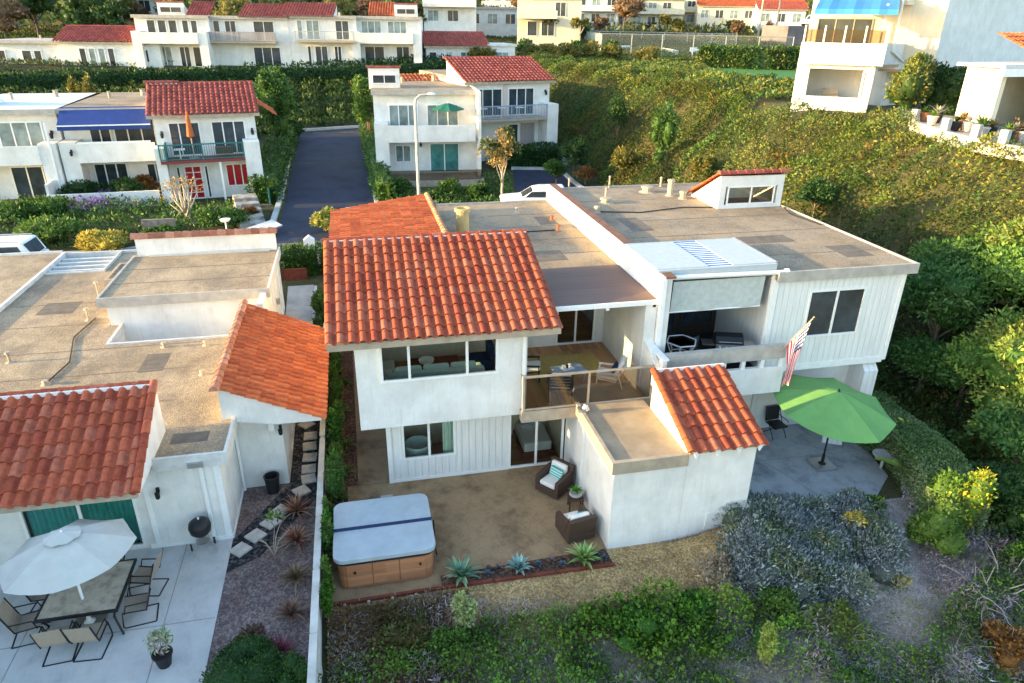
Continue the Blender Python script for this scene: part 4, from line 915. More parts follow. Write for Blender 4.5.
# roof repairs, seams and cables; joints in the concrete
M['patch'] = plain('dark_roof_patch', (.15, .125, .10), .9, var=.25, nscale=3, bump=.3)
M['seam'] = plain('roof_seam_tar', (.20, .165, .13), .9, var=.3, nscale=8)
for par, zt, bs in ((L, 2.654, ((-9.2, -7.6, 18.3, 19.0), (-6.9, -6.2, 20.9, 22.2), (-11.6, -10.4, 26.4, 27.6), (-5.1, -4.2, 16.5, 17.0))), (R2, 5.854, ((12.6, 14.4, 20.3, 21.1), (9.4, 10.2, 22.4, 24.2), (15.0, 16.0, 18.4, 19.6))), (H, 5.354, ((5.6, 6.7, 21.2, 22.3), (6.9, 7.6, 25.6, 26.8)))):
    for (a, b, c, d) in bs: bx('roof_patch', 'patch', par, (a, b, c, d, zt - .02, zt))
for par, zt, bs in ((L, 2.658, [(-12.8, -5.4, y, y + .05) for y in (18.9, 21.0, 22.9)] + [(-12.8, -8.9, y, y + .05) for y in (25.2, 27.4)]), (R2, 5.858, [(8.6, 16.6, y, y + .05) for y in (21.6, 23.7, 26.9)] + [(12.1, 16.6, 19.0, 19.05)]), (H, 5.358, [(5.1, 8.05, y, y + .05) for y in (21.9, 23.6, 25.4, 27.2)]), (L, 3.688, [(-8.8, -3.4, y, y + .05) for y in (26.3, 27.9)])):
    for (a, b, c, d) in bs: bx('roof_seam', 'seam', par, (a, b, c, d, zt - .03, zt))
for par, pts in ((R2, [(9.0, 25.2, 5.88), (10.6, 24.8, 5.88), (12.6, 25.3, 5.88), (13.8, 25.1, 5.88)]), (R2, [(16.62, 24.6, 5.9), (16.3, 23.6, 5.88), (16.5, 22.0, 5.88)]), (L, [(-9.4, 25.7, 2.68), (-9.6, 24.0, 2.68), (-9.1, 22.0, 2.68), (-9.3, 20.6, 2.68)]), (H, [(3.8, 25.0, 5.38), (5.0, 24.6, 5.38), (7.2, 24.7, 5.38)])):
    m = MB(); m.tube(pts, .022, 6); m.build('roof_cable', M['blackplastic'], par)
M['joint'] = plain('concrete_joint', (.29, .29, .28), .9)
for (a, b, c, d, z) in ((-13.9, -3.9, 13.05, 13.07, .034), (-7.9, -7.88, 9.7, 15.8, .034), (-5.0, -4.98, 9.7, 15.8, .034)): m = MB(); m.box(a, b, c, d, z - .02, z); tag(m.build('patio_joint', M['joint']), kind='structure')
for p, q in (((11.2, 18.05), (12.6, 14.2)), ((9.6, 16.4), (15.5, 16.2))):
    m = MB(); dx, dy = q[0] - p[0], q[1] - p[1]; m.cbox(((p[0] + q[0]) / 2, (p[1] + q[1]) / 2, .009), (math.hypot(dx, dy), .025, .016), rz=math.atan2(dy, dx)); tag(m.build('patio_joint', M['joint']), kind='structure')
# ================================================================== main patio furniture
t = thing('hot_tub', 'large hot tub with orange cedar cabinet and strapped blue grey cover', 'hot tub', (0, 14.35, .01), world=True)
def rrect(x0, x1, y0, y1, r, n=4):
    p = []
    for cx, cy, a0 in ((x1 - r, y0 + r, -90), (x1 - r, y1 - r, 0), (x0 + r, y1 - r, 90), (x0 + r, y0 + r, 180)):
        for k in range(n + 1): a = rad(a0 + 90 * k / n); p.append((cx + r * math.cos(a), cy + r * math.sin(a)))
    return p
m = MB(); m.prism(rrect(-1.12, 1.15, 13.34, 15.42, .22), .03, .80); m.build('cabinet', M['cedar'], t)
m = MB(); m.prism(rrect(-1.08, 1.11, 13.38, 15.38, .22), .0, .05); m.build('base', M['blackplastic'], t)
for (x0, x1) in ((-.92, -.32), (-.30, .32), (.34, .95)): bx('cabinet_panel', 'cedar', t, (x0, x1, 13.315, 13.338, .10, .74), bevel=.008)
for y0 in (13.6, 14.3): bx('cabinet_panel', 'cedar', t, (1.152, 1.172, y0, y0 + .66, .10, .74), bevel=.008)
m = MB(); m.prism(rrect(-1.17, 1.20, 13.29, 15.47, .24), .78, .84); m.build('rim', M['blackplastic'], t)
for y0, y1, k in ((13.27, 14.365, 0), (14.385, 15.49, 1)):
    m = MB(); p = rrect(-1.2, 1.23, 13.27, 15.49, .24)
    q = [(x, min(max(y, y0), y1)) for x, y in p]; qq = []
    for a in q:
        if not qq or math.dist(a, qq[-1]) > 1e-4: qq.append(a)
    m.prism(qq, .84, .97 + .012 * k); m.build('cover', M['tubcover'], t, bevel=.03, seg=3)
bx('fold_strap', 'navy', t, (-1.21, 1.24, 14.33, 14.42, .975, 1.0))
for x in (-.75, .8): bx('latch', 'black', t, (x, x + .05, 13.28, 13.312, .5, .56))
bx('cover_lifter', 'black', t, (1.26, 1.30, 13.9, 14.9, .2, .26), (1.26, 1.30, 14.35, 14.4, .26, .92))
def wicker_chair(loc, rot, label, pill):
    t = thing('wicker_armchair', label, 'armchair', loc, rot, 'wicker armchairs on the hot tub patio')
    m = MB(); m.box(-.40, .40, -.38, .42, .06, .30); m.build('seat_base', M['wicker'], t, bevel=.02)
    m = MB(); m.prismx([(.22, .30), (.42, .30), (.50, .80), (.36, .80)], -.40, .40); m.build('backrest', M['wicker'], t, bevel=.03)
    for s in (-1, 1): m = MB(); a, b = sorted((s * .28, s * .41)); m.prismx([(-.39, .30), (.24, .30), (.30, .66), (-.36, .58)], a, b); m.build('arm', M['wicker'], t, bevel=.025)
    for x in (-.34, .34):
        for y in (-.32, .36): m = MB(); m.lathe([(.02, 0), (.03, .06)], (x, y, 0), 8); m.build('foot', M['metal'], t)
    bx('seat_cushion', 'cushion', t, (-.27, .27, -.36, .22, .305, .44), bevel=.05)
    m = MB(); m.cbox((0, .24, .60), (.54, .15, .46), rx=-.16); m.build('back_cushion', M['cushion'], t, bevel=.06)
    for k, (x, mt, w_) in enumerate(pill): m = MB(); m.cbox((x, .08 - .02 * k, .58), (w_, .12, .32), rx=-.3, rz=.1 * (k - 1)); m.build('throw_pillow', M[mt], t, bevel=.05)
    return t
wicker_chair((4.98, 16.15, .012), rad(-52), 'dark wicker armchair facing left by the sliding door', [(.02, 'tealpillow', .46)])
wicker_chair((5.02, 14.22, .012), rad(190), 'dark wicker armchair showing its back, nearest the agave bed', [(-.13, 'tealpillow', .26), (.14, 'cushion', .24)])
t = thing('side_table', 'small dark wicker side table between the two armchairs', 'table', (5.35, 15.22, .012), rad(-10))
bx('tabletop', 'wicker', t, (-.22, .22, -.22, .22, .38, .42), bevel=.01)
for x in (-.2, .16):
    for y in (-.2, .16): bx('leg', 'wicker', t, (x, x + .04, y, y + .04, 0, .38))
t = thing('potted_plant', 'bright green succulent in a round stone bowl on the wicker side table', 'plant', (5.35, 15.22, .432))
m = MB(); m.lathe([(.12, 0), (.19, .08), (.18, .14), (.15, .14), (.13, .09)], n=16); m.build('pot', M['stone'], t)
rosette('leaves', None, None, (0, 0, .12), 26, .28, .075, [(.10, .32, .05), (.16, .42, .08), (.07, .24, .04)], t, 5)
AG = [(.20, .34, .22), (.26, .42, .24), (.15, .27, .20), (.32, .46, .28)]
for (x, y, l, n_, c, lab) in ((1.78, 13.12, .68, 40, AG, 'large blue green agave next to the hot tub'), (3.22, 13.10, .50, 34, [(.26, .42, .40), (.33, .50, .44), (.18, .33, .33)], 'pale teal agave in the middle of the edged bed'), (4.92, 13.08, .66, 36, [(.24, .40, .10), (.36, .50, .16), (.16, .30, .09), (.42, .52, .22)], 'yellow green agave in front of the wicker armchair')):
    rosette('agave', lab, 'plant', (x, y, .07), n_, l, .12, c, None, int(x * 10), group='agaves in the edged bed')
sheet('garden_bed', [(1.3, 12.86), (5.62, 12.86), (5.6, 13.42), (1.3, 13.3)], 'mulch', .065, zf=0)
for k, (x, y) in enumerate(((2.45, 13.1), (2.75, 13.22), (3.75, 13.16), (4.1, 13.2), (4.35, 13.02), (5.28, 13.2), (5.45, 13.05), (2.5, 13.25))):
    rosette('small_succulent', 'small %s succulent in the edged bed, %s' % (('dusky blue', 'grey purple')[k % 2], ('right of the large agave', 'behind the large agave leaves', 'right of the teal agave', 'midway between two agaves', 'left of the yellow green agave', 'beside the annex wall', 'at the outer corner of the bed', 'rearmost near the large agave')[k]), 'plant', (x, y, .065), 16, .17, .06, ([(.10, .16, .20), (.14, .20, .24)], [(.16, .12, .14), (.2, .15, .15)])[k % 2], None, k, group='small succulents in the edged bed')
m = MB()
for a, b in (((-1.5, 12.86), (1.0, 12.88)), ((1.0, 12.88), (5.66, 12.80))):
    L_ = math.dist(a, b); k = int(L_ / .9) + 1
    for i in range(k):
        p = [a[q] + (b[q] - a[q]) * (i + .02) / k for q in (0, 1)]; r = [a[q] + (b[q] - a[q]) * (i + .98) / k for q in (0, 1)]
        m.cbox(((p[0] + r[0]) / 2, (p[1] + r[1]) / 2, -.02), (math.dist(p, r), .08, .26), rz=math.atan2(r[1] - p[1], r[0] - p[0]))
o = solo(m, 'garden_edging', 'low red brown timber edging along the front of the hot tub patio', 'edging', M['redwood'], (2, 12.86, 0))
for k in range(4):
    x = -1.0 + k * .55; m = MB(); m.cbox((x, 12.76, -.05), (.06, .06, .34)); solo(m, 'edging_stake', 'short tan stake against the red timber edging, number-like row below the hot tub' if False else 'short tan wooden stake holding the red edging below the hot tub', 'stake', M['tan'], (x, 12.76, -.1), 'stakes along the red edging')
m = MB(); m.prism(rrect(.02, .36, 16.55, 16.85, .02), .012, .04); solo(m, 'drain_cover', 'pale square drain cover set in the brown patio', 'drain', M['stone'], (.2, 16.7, .01))
# ---- fence and its climbers
t = thing('boundary_fence', 'long low weathered white fence between the two gardens', 'fence', (-1.56, 15, 0))
for k in range(11):
    y0 = 5.6 + k * 1.9; z0 = h1(-1.7, y0 + .9)
    m = MB(); m.box(-.05, .04, y0 - 15, y0 + 1.88 - 15, min(z0, 0) - .6, .92 + max(0, z0)); m.build('panel', M['fence'], t, bevel=.012)
    m = MB(); m.box(-.07, .06, y0 + 1.84 - 15, y0 + 1.92 - 15, -.6, .97 + max(0, z0)); m.build('post', M['fence'], t)
    m = MB(); m.box(-.085, .075, y0 - 15 - .01, y0 + 1.83 - 15, .92 + max(0, z0), .96 + max(0, z0)); m.build('cap_rail', M['fence'], t)
def climbers():
    rr = random.Random(4)
    for k in range(18):
        y = 12.6 + k * .78 + rr.uniform(-.2, .2); r = rr.uniform(.13, .18) if k < 5 else rr.uniform(.2, .36); hz = rr.uniform(.5, 1.0)
        bush('climbing_shrub', ('leafy green shrub', 'yellow green shrub', 'narrow dark green shrub')[k % 3] + ' along the fence, ' + ('beside the hot tub', 'behind the hot tub', 'in the brown bed', 'left of the brown path', 'below the main tile roof', 'far along the side path')[min(5, k // 3)], 'shrub', (-1.36 if k < 5 else -1.22 + rr.uniform(-.08, .08), y, h1(-1.3, y)), (r * .8, r * 1.5, hz), 900, .11, .055, (IVY, BRIGHT, GREEN)[k % 3], 7, 'shrubs along the white fence', seed=40 + k)
climbers()
for k, (x, y) in enumerate(((-.95, 18.2), (-.9, 19.6), (-1.0, 21.5), (-.85, 23.2), (-1.05, 16.9))):
    rosette('bed_plant', 'fresh green strappy plant in the brown side bed, ' + ('nearest the drain cover', 'second from the patio', 'midway up the bed', 'under the eave', 'at the patio corner')[k], 'plant', (x, y, h1(x, y) + .03), 22, .42, .06, BRIGHT, None, k + 3, droop=.6, group='strappy plants in the side bed')
# ---- deck furniture
def deck_chair(loc, rot, label, frame='black', pillow='greyblue', white=False):
    t = thing('deck_chair', label, 'chair', loc, rot, 'lounge chairs on the wooden deck')
    fm = 'cushion' if white else frame
    for s in (-1, 1):
        m = MB(); m.tube([(s * .33, -.34, 0), (s * .33, -.30, .52), (s * .33, .30, .50), (s * .33, .46, .0)], .022, 8); m.build('arm_frame', M[fm], t)
        m = MB(); m.tube([(s * .30, -.32, .33), (s * .30, .22, .26), (s * .30, .50, .86)], .02, 8); m.build('side_rail', M[fm], t)
        m = MB(); m.box(*sorted((s * .29, s * .38)), -.34, .34, .52, .545); m.build('armrest', M[fm], t, bevel=.008)
    for k in range(5):
        f = k / 4; m = MB(); m.cbox((0, .25 + .24 * f, .33 + .5 * f), (.60, .02, .07), rx=-.4); m.build('slat', M[fm], t)
    m = MB(); m.cbox((0, -.05, .37), (.58, .60, .11), rx=-.1); m.build('seat_cushion', M['cushion'], t, bevel=.04)
    m = MB(); m.cbox((0, .30, .66), (.56, .11, .56), rx=-.42); m.build('back_cushion', M['cushion'], t, bevel=.04)
    m = MB(); m.cbox((.02, .18, .58), (.42, .12, .3), rx=-.5, rz=.15); m.build('pillow', M[pillow], t, bevel=.05)
deck_chair((4.72, 18.45, 2.6), rad(75), 'dark framed lounge chair against the left deck wall', pillow='cushion')
deck_chair((5.35, 17.15, 2.6), rad(165), 'dark framed lounge chair with its slatted back to the deck railing', pillow='cushion')
deck_chair((6.95, 17.5, 2.6), rad(-115), 'white lounge chair with navy pillow on the right of the deck', pillow='navy', white=True)
m = MB(); m.prism(rrect(4.9, 7.2, 18.1, 19.7, .02), 2.605, 2.618); solo(m, 'rug', 'olive gold rug on the wooden deck', 'rug', M['rug'], (6, 18.9, 2.605))
t = thing('coffee_table', 'low grey blue coffee table in the middle of the deck', 'table', (5.85, 18.0, 2.6), rad(12))
bx('tabletop', 'greyblue', t, (-.48, .48, -.3, .3, .36, .41), bevel=.015)
for x in (-.44, .38):
    for y in (-.26, .2): bx('leg', 'greyblue', t, (x, x + .06, y, y + .06, .0, .36))
t = thing('tray', 'small tray with cups on the deck coffee table', 'tray', (5.8, 18.0, 3.012), rad(20))
bx('tray_base', 'cushion', t, (-.2, .2, -.13, .13, 0, .02)); 
for k in range(3): m = MB(); m.lathe([(.03, 0), (.045, .1), (.035, .1), (.03, .02)], (-.12 + k * .11, .02 * (-1) ** k, .02), 10); m.build('cup', M['navy' if k == 1 else 'white'], t)
# ---- right balcony
t = thing('patio_table', 'white hexagonal metal table frame on the shaded balcony', 'table', (9.5, 18.1, 2.6))
m = MB(); p = [(.48 * math.cos(rad(60 * k)), .48 * math.sin(rad(60 * k)), .95) for k in range(7)]; m.tube(p, .025, 6); m.build('top_ring', M['white'], t)
m = MB(); p = [(.30 * math.cos(rad(60 * k)), .30 * math.sin(rad(60 * k)), .55) for k in range(7)]; m.tube(p, .02, 6); m.build('lower_ring', M['white'], t)
for k in range(6): c_, s_ = math.cos(rad(60 * k)), math.sin(rad(60 * k)); m = MB(); m.tube([(.48 * c_, .48 * s_, .95), (.3 * c_, .3 * s_, .55), (.42 * c_, .42 * s_, 0)], .02, 6); m.build('leg', M['white'], t)
m = MB(); m.lathe([(.40, .93), (.46, .94), (.46, .955), (.01, .955)], n=6); m.build('glass_top', M['railglass'], t)
t = thing('barbecue_grill', 'stainless barbecue grill with side shelf on the shaded balcony', 'grill', (10.95, 17.85, 2.6), rad(-18))
bx('cart', 'black', t, (-.4, .4, -.25, .25, .12, .85), bevel=.01); m = MB(); m.prismx([(-.27, .88), (.27, .88), (.25, 1.08), (.1, 1.2), (-.15, 1.15), (-.27, .98)], -.42, .42); m.build('lid', M['black'], t, bevel=.02)
bx('control_panel', 'steel', t, (-.42, .42, -.34, -.26, .78, .95), bevel=.01); each('side_shelf', 'steel', t, (-.8, -.43, -.22, .22, .86, .89), (.43, .8, -.22, .22, .86, .89)); m = MB(); m.tube([(-.35, -.33, 1.04), (.35, -.33, 1.04)], .015, 8); m.build('handle', M['steel'], t)
for k in range(4): m = MB(); m.tube([(-.3 + k * .2, -.34, .865), (-.3 + k * .2, -.38, .865)], .03, 10); m.build('knob', M['white'], t)
for x in (-.35, .35):
    for y in (-.2, .2): m = MB(); m.tube([(x - .02, y, .07), (x + .02, y, .07)], .07, 12); m.build('wheel', M['blackplastic'], t)
t = thing('chair', 'dark metal chair in the gloom beside the balcony grill', 'chair', (10.2, 18.2, 2.6), rad(30))
bx('seat', 'metal', t, (-.22, .22, -.22, .22, .42, .46)); bx('backrest', 'metal', t, (-.22, .22, .2, .23, .5, .9))
for x in (-.2, .2):
    for y in (-.2, .2): m = MB(); m.tube([(x, y, 0), (x, y, .42)], .014, 6); m.build('leg', M['metal'], t)
m = MB(); m.lathe([(.01, .0), (.26, .0), (.30, .12), (.24, .2), (.01, .22)], n=16); o = solo(m, 'round_cushion', 'pale round cushion on the balcony behind the railing', 'cushion', M['greyblue'], (0, 0, 0)); o.location = (8.95, 17.0, 3.0)
m = MB(); m.lathe([(.2, 0), (.22, .4)], n=12); o = solo(m, 'stool', 'squat pale stool under the round balcony cushion', 'stool', M['white'], (0, 0, 0)); o.location = (8.95, 17.0, 2.6)
# ---- flag
t = thing('flag', 'american flag hanging from an angled pole on the balcony railing', 'flag', (11.85, 16.46, 3.75))
m = MB(); m.tube([(0, 0, 0), (.45, -.55, 1.25)], .018, 8); m.lathe([(.0, 0), (.035, .03), (.0, .07)], (.46, -.56, 1.25), 8); m.build('pole', M['tan'], t)
def flag():
    m = MB(); nu, nv = 26, 26; W_, Hh = 1.05, 2.05        # hangs from the pole: hoist along the pole, fly falls down
    A0, A1 = Vector((.10, -.12, .28)), Vector((.44, -.54, 1.22)); V = []
    for j in range(nv + 1):
        for i in range(nu + 1):
            u, v = i / nu, j / nv                       # u along hoist (13 stripes), v along the fly
            p = A0.lerp(A1, u); squeeze = 1 - .55 * min(1, v * 1.6)
            c = A0.lerp(A1, .62); q = c.lerp(p, squeeze)
            z = p.z * (1 - min(1, v * 1.3)) + (A1.z - .05 - (1 - u) * .35) * min(1, v * 1.3)
            V.append((q.x + .06 * math.sin(u * 9 + v * 3) * v - .18 * v, q.y + .07 * math.cos(u * 8 + v * 2) * v, z - Hh * v * (.9 + .1 * u)))
    m.v = V
    for j in range(nv):
        for i in range(nu):
            a = j * (nu + 1) + i; m.f.append([a, a + 1, a + nu + 2, a + nu + 1])
            s_ = i * 13 // nu
            if s_ >= 6 and j < nv * .4: c = (.75, .75, .75, 1) if (i % 2 == 0 and j % 2 == 1) else (.015, .03, .14, 1)
            else: c = (.50, .02, .035, 1) if s_ % 2 == 0 else (.78, .77, .75, 1)
            m.col.append(c)
    o = m.build('cloth', M['flatcol'], t)
flag()
# ---- umbrellas
def umbrella(name, label, loc, base_h, apex_h, R, sides, mat, pole_mat, rot=0, drop=.55, tilt=(0, 0), vent=False, seams=True, base=True, group=None, post=.03):
    t = thing(name, label, 'umbrella', loc, 0, group)
    T = Matrix.Translation((0, 0, apex_h)) @ Matrix.Rotation(tilt[0], 4, 'X') @ Matrix.Rotation(tilt[1], 4, 'Y')
    m = MB(); ns = 6; V = []
    for k in range(sides * 4):
        a = rot + 2 * PI * k / (sides * 4); f = (k % 4) / 4; cut = 1 - .075 * math.sin(f * PI) ** 1.0
        for s_ in range(ns + 1):
            q = s_ / ns; q = max(q, .02); sag = .04 * R * math.sin(f * PI) * q
            V.append(tuple(T @ Vector((R * q * cut * math.cos(a), R * q * cut * math.sin(a), -drop * q ** 1.25 - sag))))
    m.v = V
    N_k = sides * 4
    for k in range(N_k):
        for s_ in range(ns):
            a, b = k * (ns + 1) + s_, ((k + 1) % N_k) * (ns + 1) + s_; m.f.append([a, a + 1, b + 1, b])
    cn = m.build('canopy', M[mat], t, smooth=False)
    if vent:
        m = MB(); pv = []
        for k in range(sides * 2):
            a = rot + PI * k / sides; pv.append((.27 * R * math.cos(a), .27 * R * math.sin(a)))
        b0 = len(m.v); m.v.append(tuple(T @ Vector((0, 0, .06)))); m.v += [tuple(T @ Vector((x, y, -.045 * (1 + .7 * (k % 2))))) for k, (x, y) in enumerate(pv)]
        for k in range(len(pv)): m.f.append([b0, b0 + 1 + k, b0 + 1 + (k + 1) % len(pv)])
        m.build('vent_flap', M[mat], cn)
    for k in range(sides):
        a = rot + 2 * PI * k / sides; m = MB()
        m.tube([T @ Vector((.02, .02, -.03)), T @ Vector((R * .97 * math.cos(a), R * .97 * math.sin(a), -drop - .015))], .011, 5); m.build('rib', M[pole_mat], t)
    m = MB(); m.tube([(0, 0, .05), (0, 0, apex_h - .35), T @ Vector((0, 0, .0))], post, 10); m.build('pole', M[pole_mat], t)
    m = MB(); m.lathe([(.05, 0), (.035, .05), (.02, .1)], tuple(T @ Vector((0, 0, -.02))), 8); m.build('finial', M[pole_mat], t)
    if base:
        m = MB(); m.box(-.34, .34, -.34, .34, 0, .07); m.build('base', M['metal'], t, bevel=.02); m = MB(); m.lathe([(.12, .07), (.05, .12), (.045, .4)], n=12); m.build('base_tube', M[pole_mat], t)
    return t
umbrella('patio_umbrella', 'off white octagonal patio umbrella over the dining table', (-6.6, 13.45, .03), 0, 2.55, 1.33, 8, 'umb_white', 'white', rad(8), .50, (rad(-4), rad(-2)), True)
umbrella('patio_umbrella', 'lime green patio umbrella on the blue grey concrete', (13.54, 15.72, .012), 0, 2.62, 1.78, 8, 'umb_green', 'black', rad(10), .55, (rad(7), rad(3)))
# ---- left patio dining set
t = thing('dining_table', 'mosaic topped rectangular dining table under the white umbrella', 'table', (-6.62, 13.62, .03))
bx('tabletop', 'tabletile', t, (-.74, .80, -.62, .92, .70, .73)); bx('table_frame', 'black', t, (-.79, -.745, -.67, .97, .67, .735), (.805, .85, -.67, .97, .67, .735), (-.745, .805, -.67, -.625, .67, .735), (-.745, .805, .925, .97, .67, .735))
for sx, x in ((-1, -.72), (1, .78)):
    for sy, y in ((-1, -.6), (1, .9)): m = MB(); m.tube([(x, y, .68), (x - sx * .1, y - sy * .1, .4), (x + sx * .06, y + sy * .06, 0)], .025, 8); m.build('leg', M['black'], t)
def sling_chair(first=[None]):
    t = thing('sling_chair', 'x', 'chair', (0, 0, 0), 0, 'sling chairs round the mosaic table')
    for s in (-1, 1):
        m = MB(); m.tube([(s * .28, .32, .0), (s * .28, -.30, .0), (s * .28, -.34, .06), (s * .27, -.30, .42), (s * .27, .18, .38), (s * .27, .36, .95)], .018, 7); m.build('side_frame', M['black'], t)
        m = MB(); m.tube([(s * .29, -.26, .40), (s * .29, -.20, .62), (s * .29, .26, .62)], .016, 7); m.build('arm', M['black'], t)
    m = MB(); m.tube([(-.28, .32, .0), (.28, .32, .0)], .018, 7); m.build('base_bar', M['black'], t)
    m = MB(); p = [(-.30, .425), (-.1, .395), (.16, .385), (.22, .5), (.36, .96)]
    for a, b in zip(p[:-1], p[1:]): m.poly([(-.255, a[0], a[1]), (.255, a[0], a[1]), (.255, b[0], b[1]), (-.255, b[0], b[1])])
    o = m.build('sling', M['sling'], t); sd_ = o.modifiers.new('t', 'SOLIDIFY'); sd_.thickness = .012
    return t
ch = sling_chair(); ch.location = (-7.75, 13.35, .03); ch.rotation_euler.z = rad(98); ch['label'] = 'tan sling chair at the left end of the mosaic table'
for (x, y, r, lab) in ((-6.95, 12.72, 184, 'left one of the two sling chairs backing onto the photo foreground'), (-6.32, 12.68, 176, 'right one of the two sling chairs backing onto the photo foreground'), (-5.52, 13.45, -82, 'tan sling chair pulled out at the right end of the mosaic table'), (-5.55, 14.35, -100, 'tan sling chair at the right rear corner of the mosaic table'), (-7.7, 14.25, 85, 'tan sling chair half hidden at the left rear of the mosaic table'), (-6.5, 14.95, 5, 'tan sling chair behind the table against the teal curtained door')):
    copy_thing(ch, (x, y, .03), rad(r), lab)
t = thing('kettle_grill', 'black kettle grill on tripod legs against the white wall', 'grill', (-4.5, 15.45, .03), rad(20))
m = MB(); m.lathe([(.02, .52), (.16, .54), (.25, .64), (.27, .76), (.275, .78), (.25, .90), (.15, .98), (.02, 1.0)], n=20); m.build('bowl', M['black'], t, smooth=True); m = MB(); m.lathe([(.02, 1.0), (.03, 1.05)], n=8); m.build('handle', M['white'], t)
for k in range(3): a = rad(90 + 120 * k); m = MB(); m.tube([(.14 * math.cos(a), .14 * math.sin(a), .56), (.30 * math.cos(a), .30 * math.sin(a), .02)], .016, 7); m.build('leg', M['metal'], t)
m = MB(); m.lathe([(.02, .3), (.16, .3), (.17, .32)], n=14); m.build('ash_tray', M['metal'], t)
for s in (-1, 1): m = MB(); m.tube([(.28 * s - .02, .18, .09), (.28 * s + .02, .18, .09)], .09, 12); m.build('wheel', M['blackplastic'], t)
t = thing('potted_plant', 'flowering plant with pale leaves in a black pot on the concrete', 'plant', (-4.72, 11.92, .03))
m = MB(); m.lathe([(.13, 0), (.19, .30), (.21, .30), (.21, .34), (.17, .34), (.15, .28)], n=16); m.build('pot', M['blackplastic'], t)
rng_ = np.random.default_rng(5); Pp, dd = blob_points([(np.array((0, 0, .62)), np.array((.26, .26, .26))), (np.array((.08, .05, .8)), np.array((.16, .16, .16))), (np.array((-.12, .02, .72)), np.array((.16, .16, .18)))], 260, rng_, (.3, 1.0)); leaf_mesh('leaves', Pp, dd, .12, .045, [(.16, .26, .10), (.26, .36, .16), (.42, .44, .28), (.5, .42, .44)], t, 4, seed=3)
m = MB()
for k in range(7): a = k * .9; m.tube([(.03 * math.cos(a), .03 * math.sin(a), .28), (.2 * math.cos(a), .2 * math.sin(a), .75)], .008, 5)
m.build('stems', M['bark'], t)
rosette('ornamental_grass', 'thin arching grass tuft at the bottom edge of the pale patio', 'plant', (-5.45, 10.95, .03), 70, .55, .018, [(.30, .36, .20), (.40, .44, .28), (.22, .30, .14)], None, 8, (.1, 1.4), .5)
# ---- side yard
for k, (x, y) in enumerate(((-3.61, 15.29), (-3.29, 15.77), (-2.95, 16.24), (-2.72, 16.72), (-2.21, 17.53), (-2.03, 18.1), (-2.05, 18.62), (-2.04, 19.22), (-2.06, 19.79), (-2.05, 20.33), (-2.2, 20.98))):
    m = MB(); m.cbox((0, 0, .03), (.42, .42, .06)); o = solo(m, 'stepping_stone', 'square pale stepping stone in black pebbles, ' + ('nearest the concrete patio', 'second from the patio', 'third from the patio', 'fourth from the patio, half under twigs', 'just right of the black bin', 'first one past the bin', 'second past the bin', 'third past the bin', 'fourth past the bin', 'fifth past the bin', 'farthest, turned askew')[k], 'paving stone', M['stone'], (0, 0, 0), 'stepping stones in the side yard', bevel=.012); o.location = (x, y, h1(x, y) + .012); o.rotation_euler.z = rad((46, 44, 47, 50, 30, 8, 2, -3, 4, 0, 40)[k])
t = thing('waste_bin', 'black round waste bin by the white wall in the side yard', 'bin', (-3.0, 17.72, .02))
m = MB(); m.lathe([(.17, 0), (.21, .5), (.225, .5), (.225, .54), (.18, .54), (.17, .1)], n=18); m.build('bin_body', M['blackplastic'], t); m = MB(); m.lathe([(.17, .35), (.01, .36)], n=14); m.build('bin_liner', M['black'], t)
CORD = [(.26, .10, .085), (.36, .17, .11), (.42, .28, .19), (.20, .08, .075), (.30, .22, .13)]
PINK = [(.36, .10, .16), (.28, .07, .11), (.42, .20, .22), (.2, .06, .09)]
for k, (x, y, l, c, lab) in enumerate(((-2.29, 16.55, .66, CORD, 'largest red brown cordyline, next to the stepping stones'), (-2.22, 15.3, .60, CORD, 'red brown cordyline second from the stepping stones'), (-2.15, 13.9, .52, [(.24, .18, .10), (.32, .25, .15), (.2, .13, .08)], 'tan brown cordyline in the middle of the gravel'), (-2.2, 12.75, .50, [(.26, .16, .11), (.34, .24, .17), (.2, .11, .09)], 'small tan and red cordyline above the pink one'), (-2.38, 11.7, .50, PINK, 'pink magenta cordyline beside the dark low shrub'))):
    rosette('cordyline', lab, 'plant', (x, y, .05), 64, l * 1.15, .055, c, None, 20 + k, (.1, 1.35), .35, group='cordylines in the purple gravel')
t = thing('twiggy_shrub', 'thin bare shrub with few green leaves in the gravel', 'shrub', (-2.75, 14.9, .02))
m = MB(); rr = random.Random(9)
for k in range(9):
    a = rr.uniform(0, 6.28); e = (.45 * math.cos(a), .45 * math.sin(a), rr.uniform(.5, 1.0)); m.tube([(0, 0, 0), (e[0] * .35, e[1] * .35, e[2] * .6), e], [.014, .01, .004], 5)
m.build('stems', M['palebark'], t); Pp, dd = blob_points([(np.array((.1, .3, 1.0)), np.array((.3, .3, .16)))], 70, np.random.default_rng(2), (.2, 1)); leaf_mesh('leaves', Pp, dd, .11, .06, BRIGHT, t, 4, seed=2)
bush('low_shrub', 'dense dark green low shrub at the bottom edge of the gravel', 'shrub', (-2.95, 11.15, 0), (.95, .65, .45), 5200, .06, .035, [(.03, .085, .02), (.05, .12, .025), (.02, .06, .016), (.075, .16, .035)], 14, seed=61)
bush('low_shrub', 'small green shrub at the foot of the white fence', 'shrub', (-1.95, 10.85, 0), (.45, .5, .4), 2200, .06, .035, [(.03, .085, .02), (.05, .12, .025), (.06, .15, .03)], 9, seed=62)
bush('red_leaf_plant', 'dull red leafed plant between the gravel and the dark low shrub', 'plant', (-3.05, 12.05, 0), (.45, .3, .25), 420, .11, .05, [(.16, .06, .07), (.12, .1, .05), (.2, .1, .08)], 6, seed=63, core=.5)
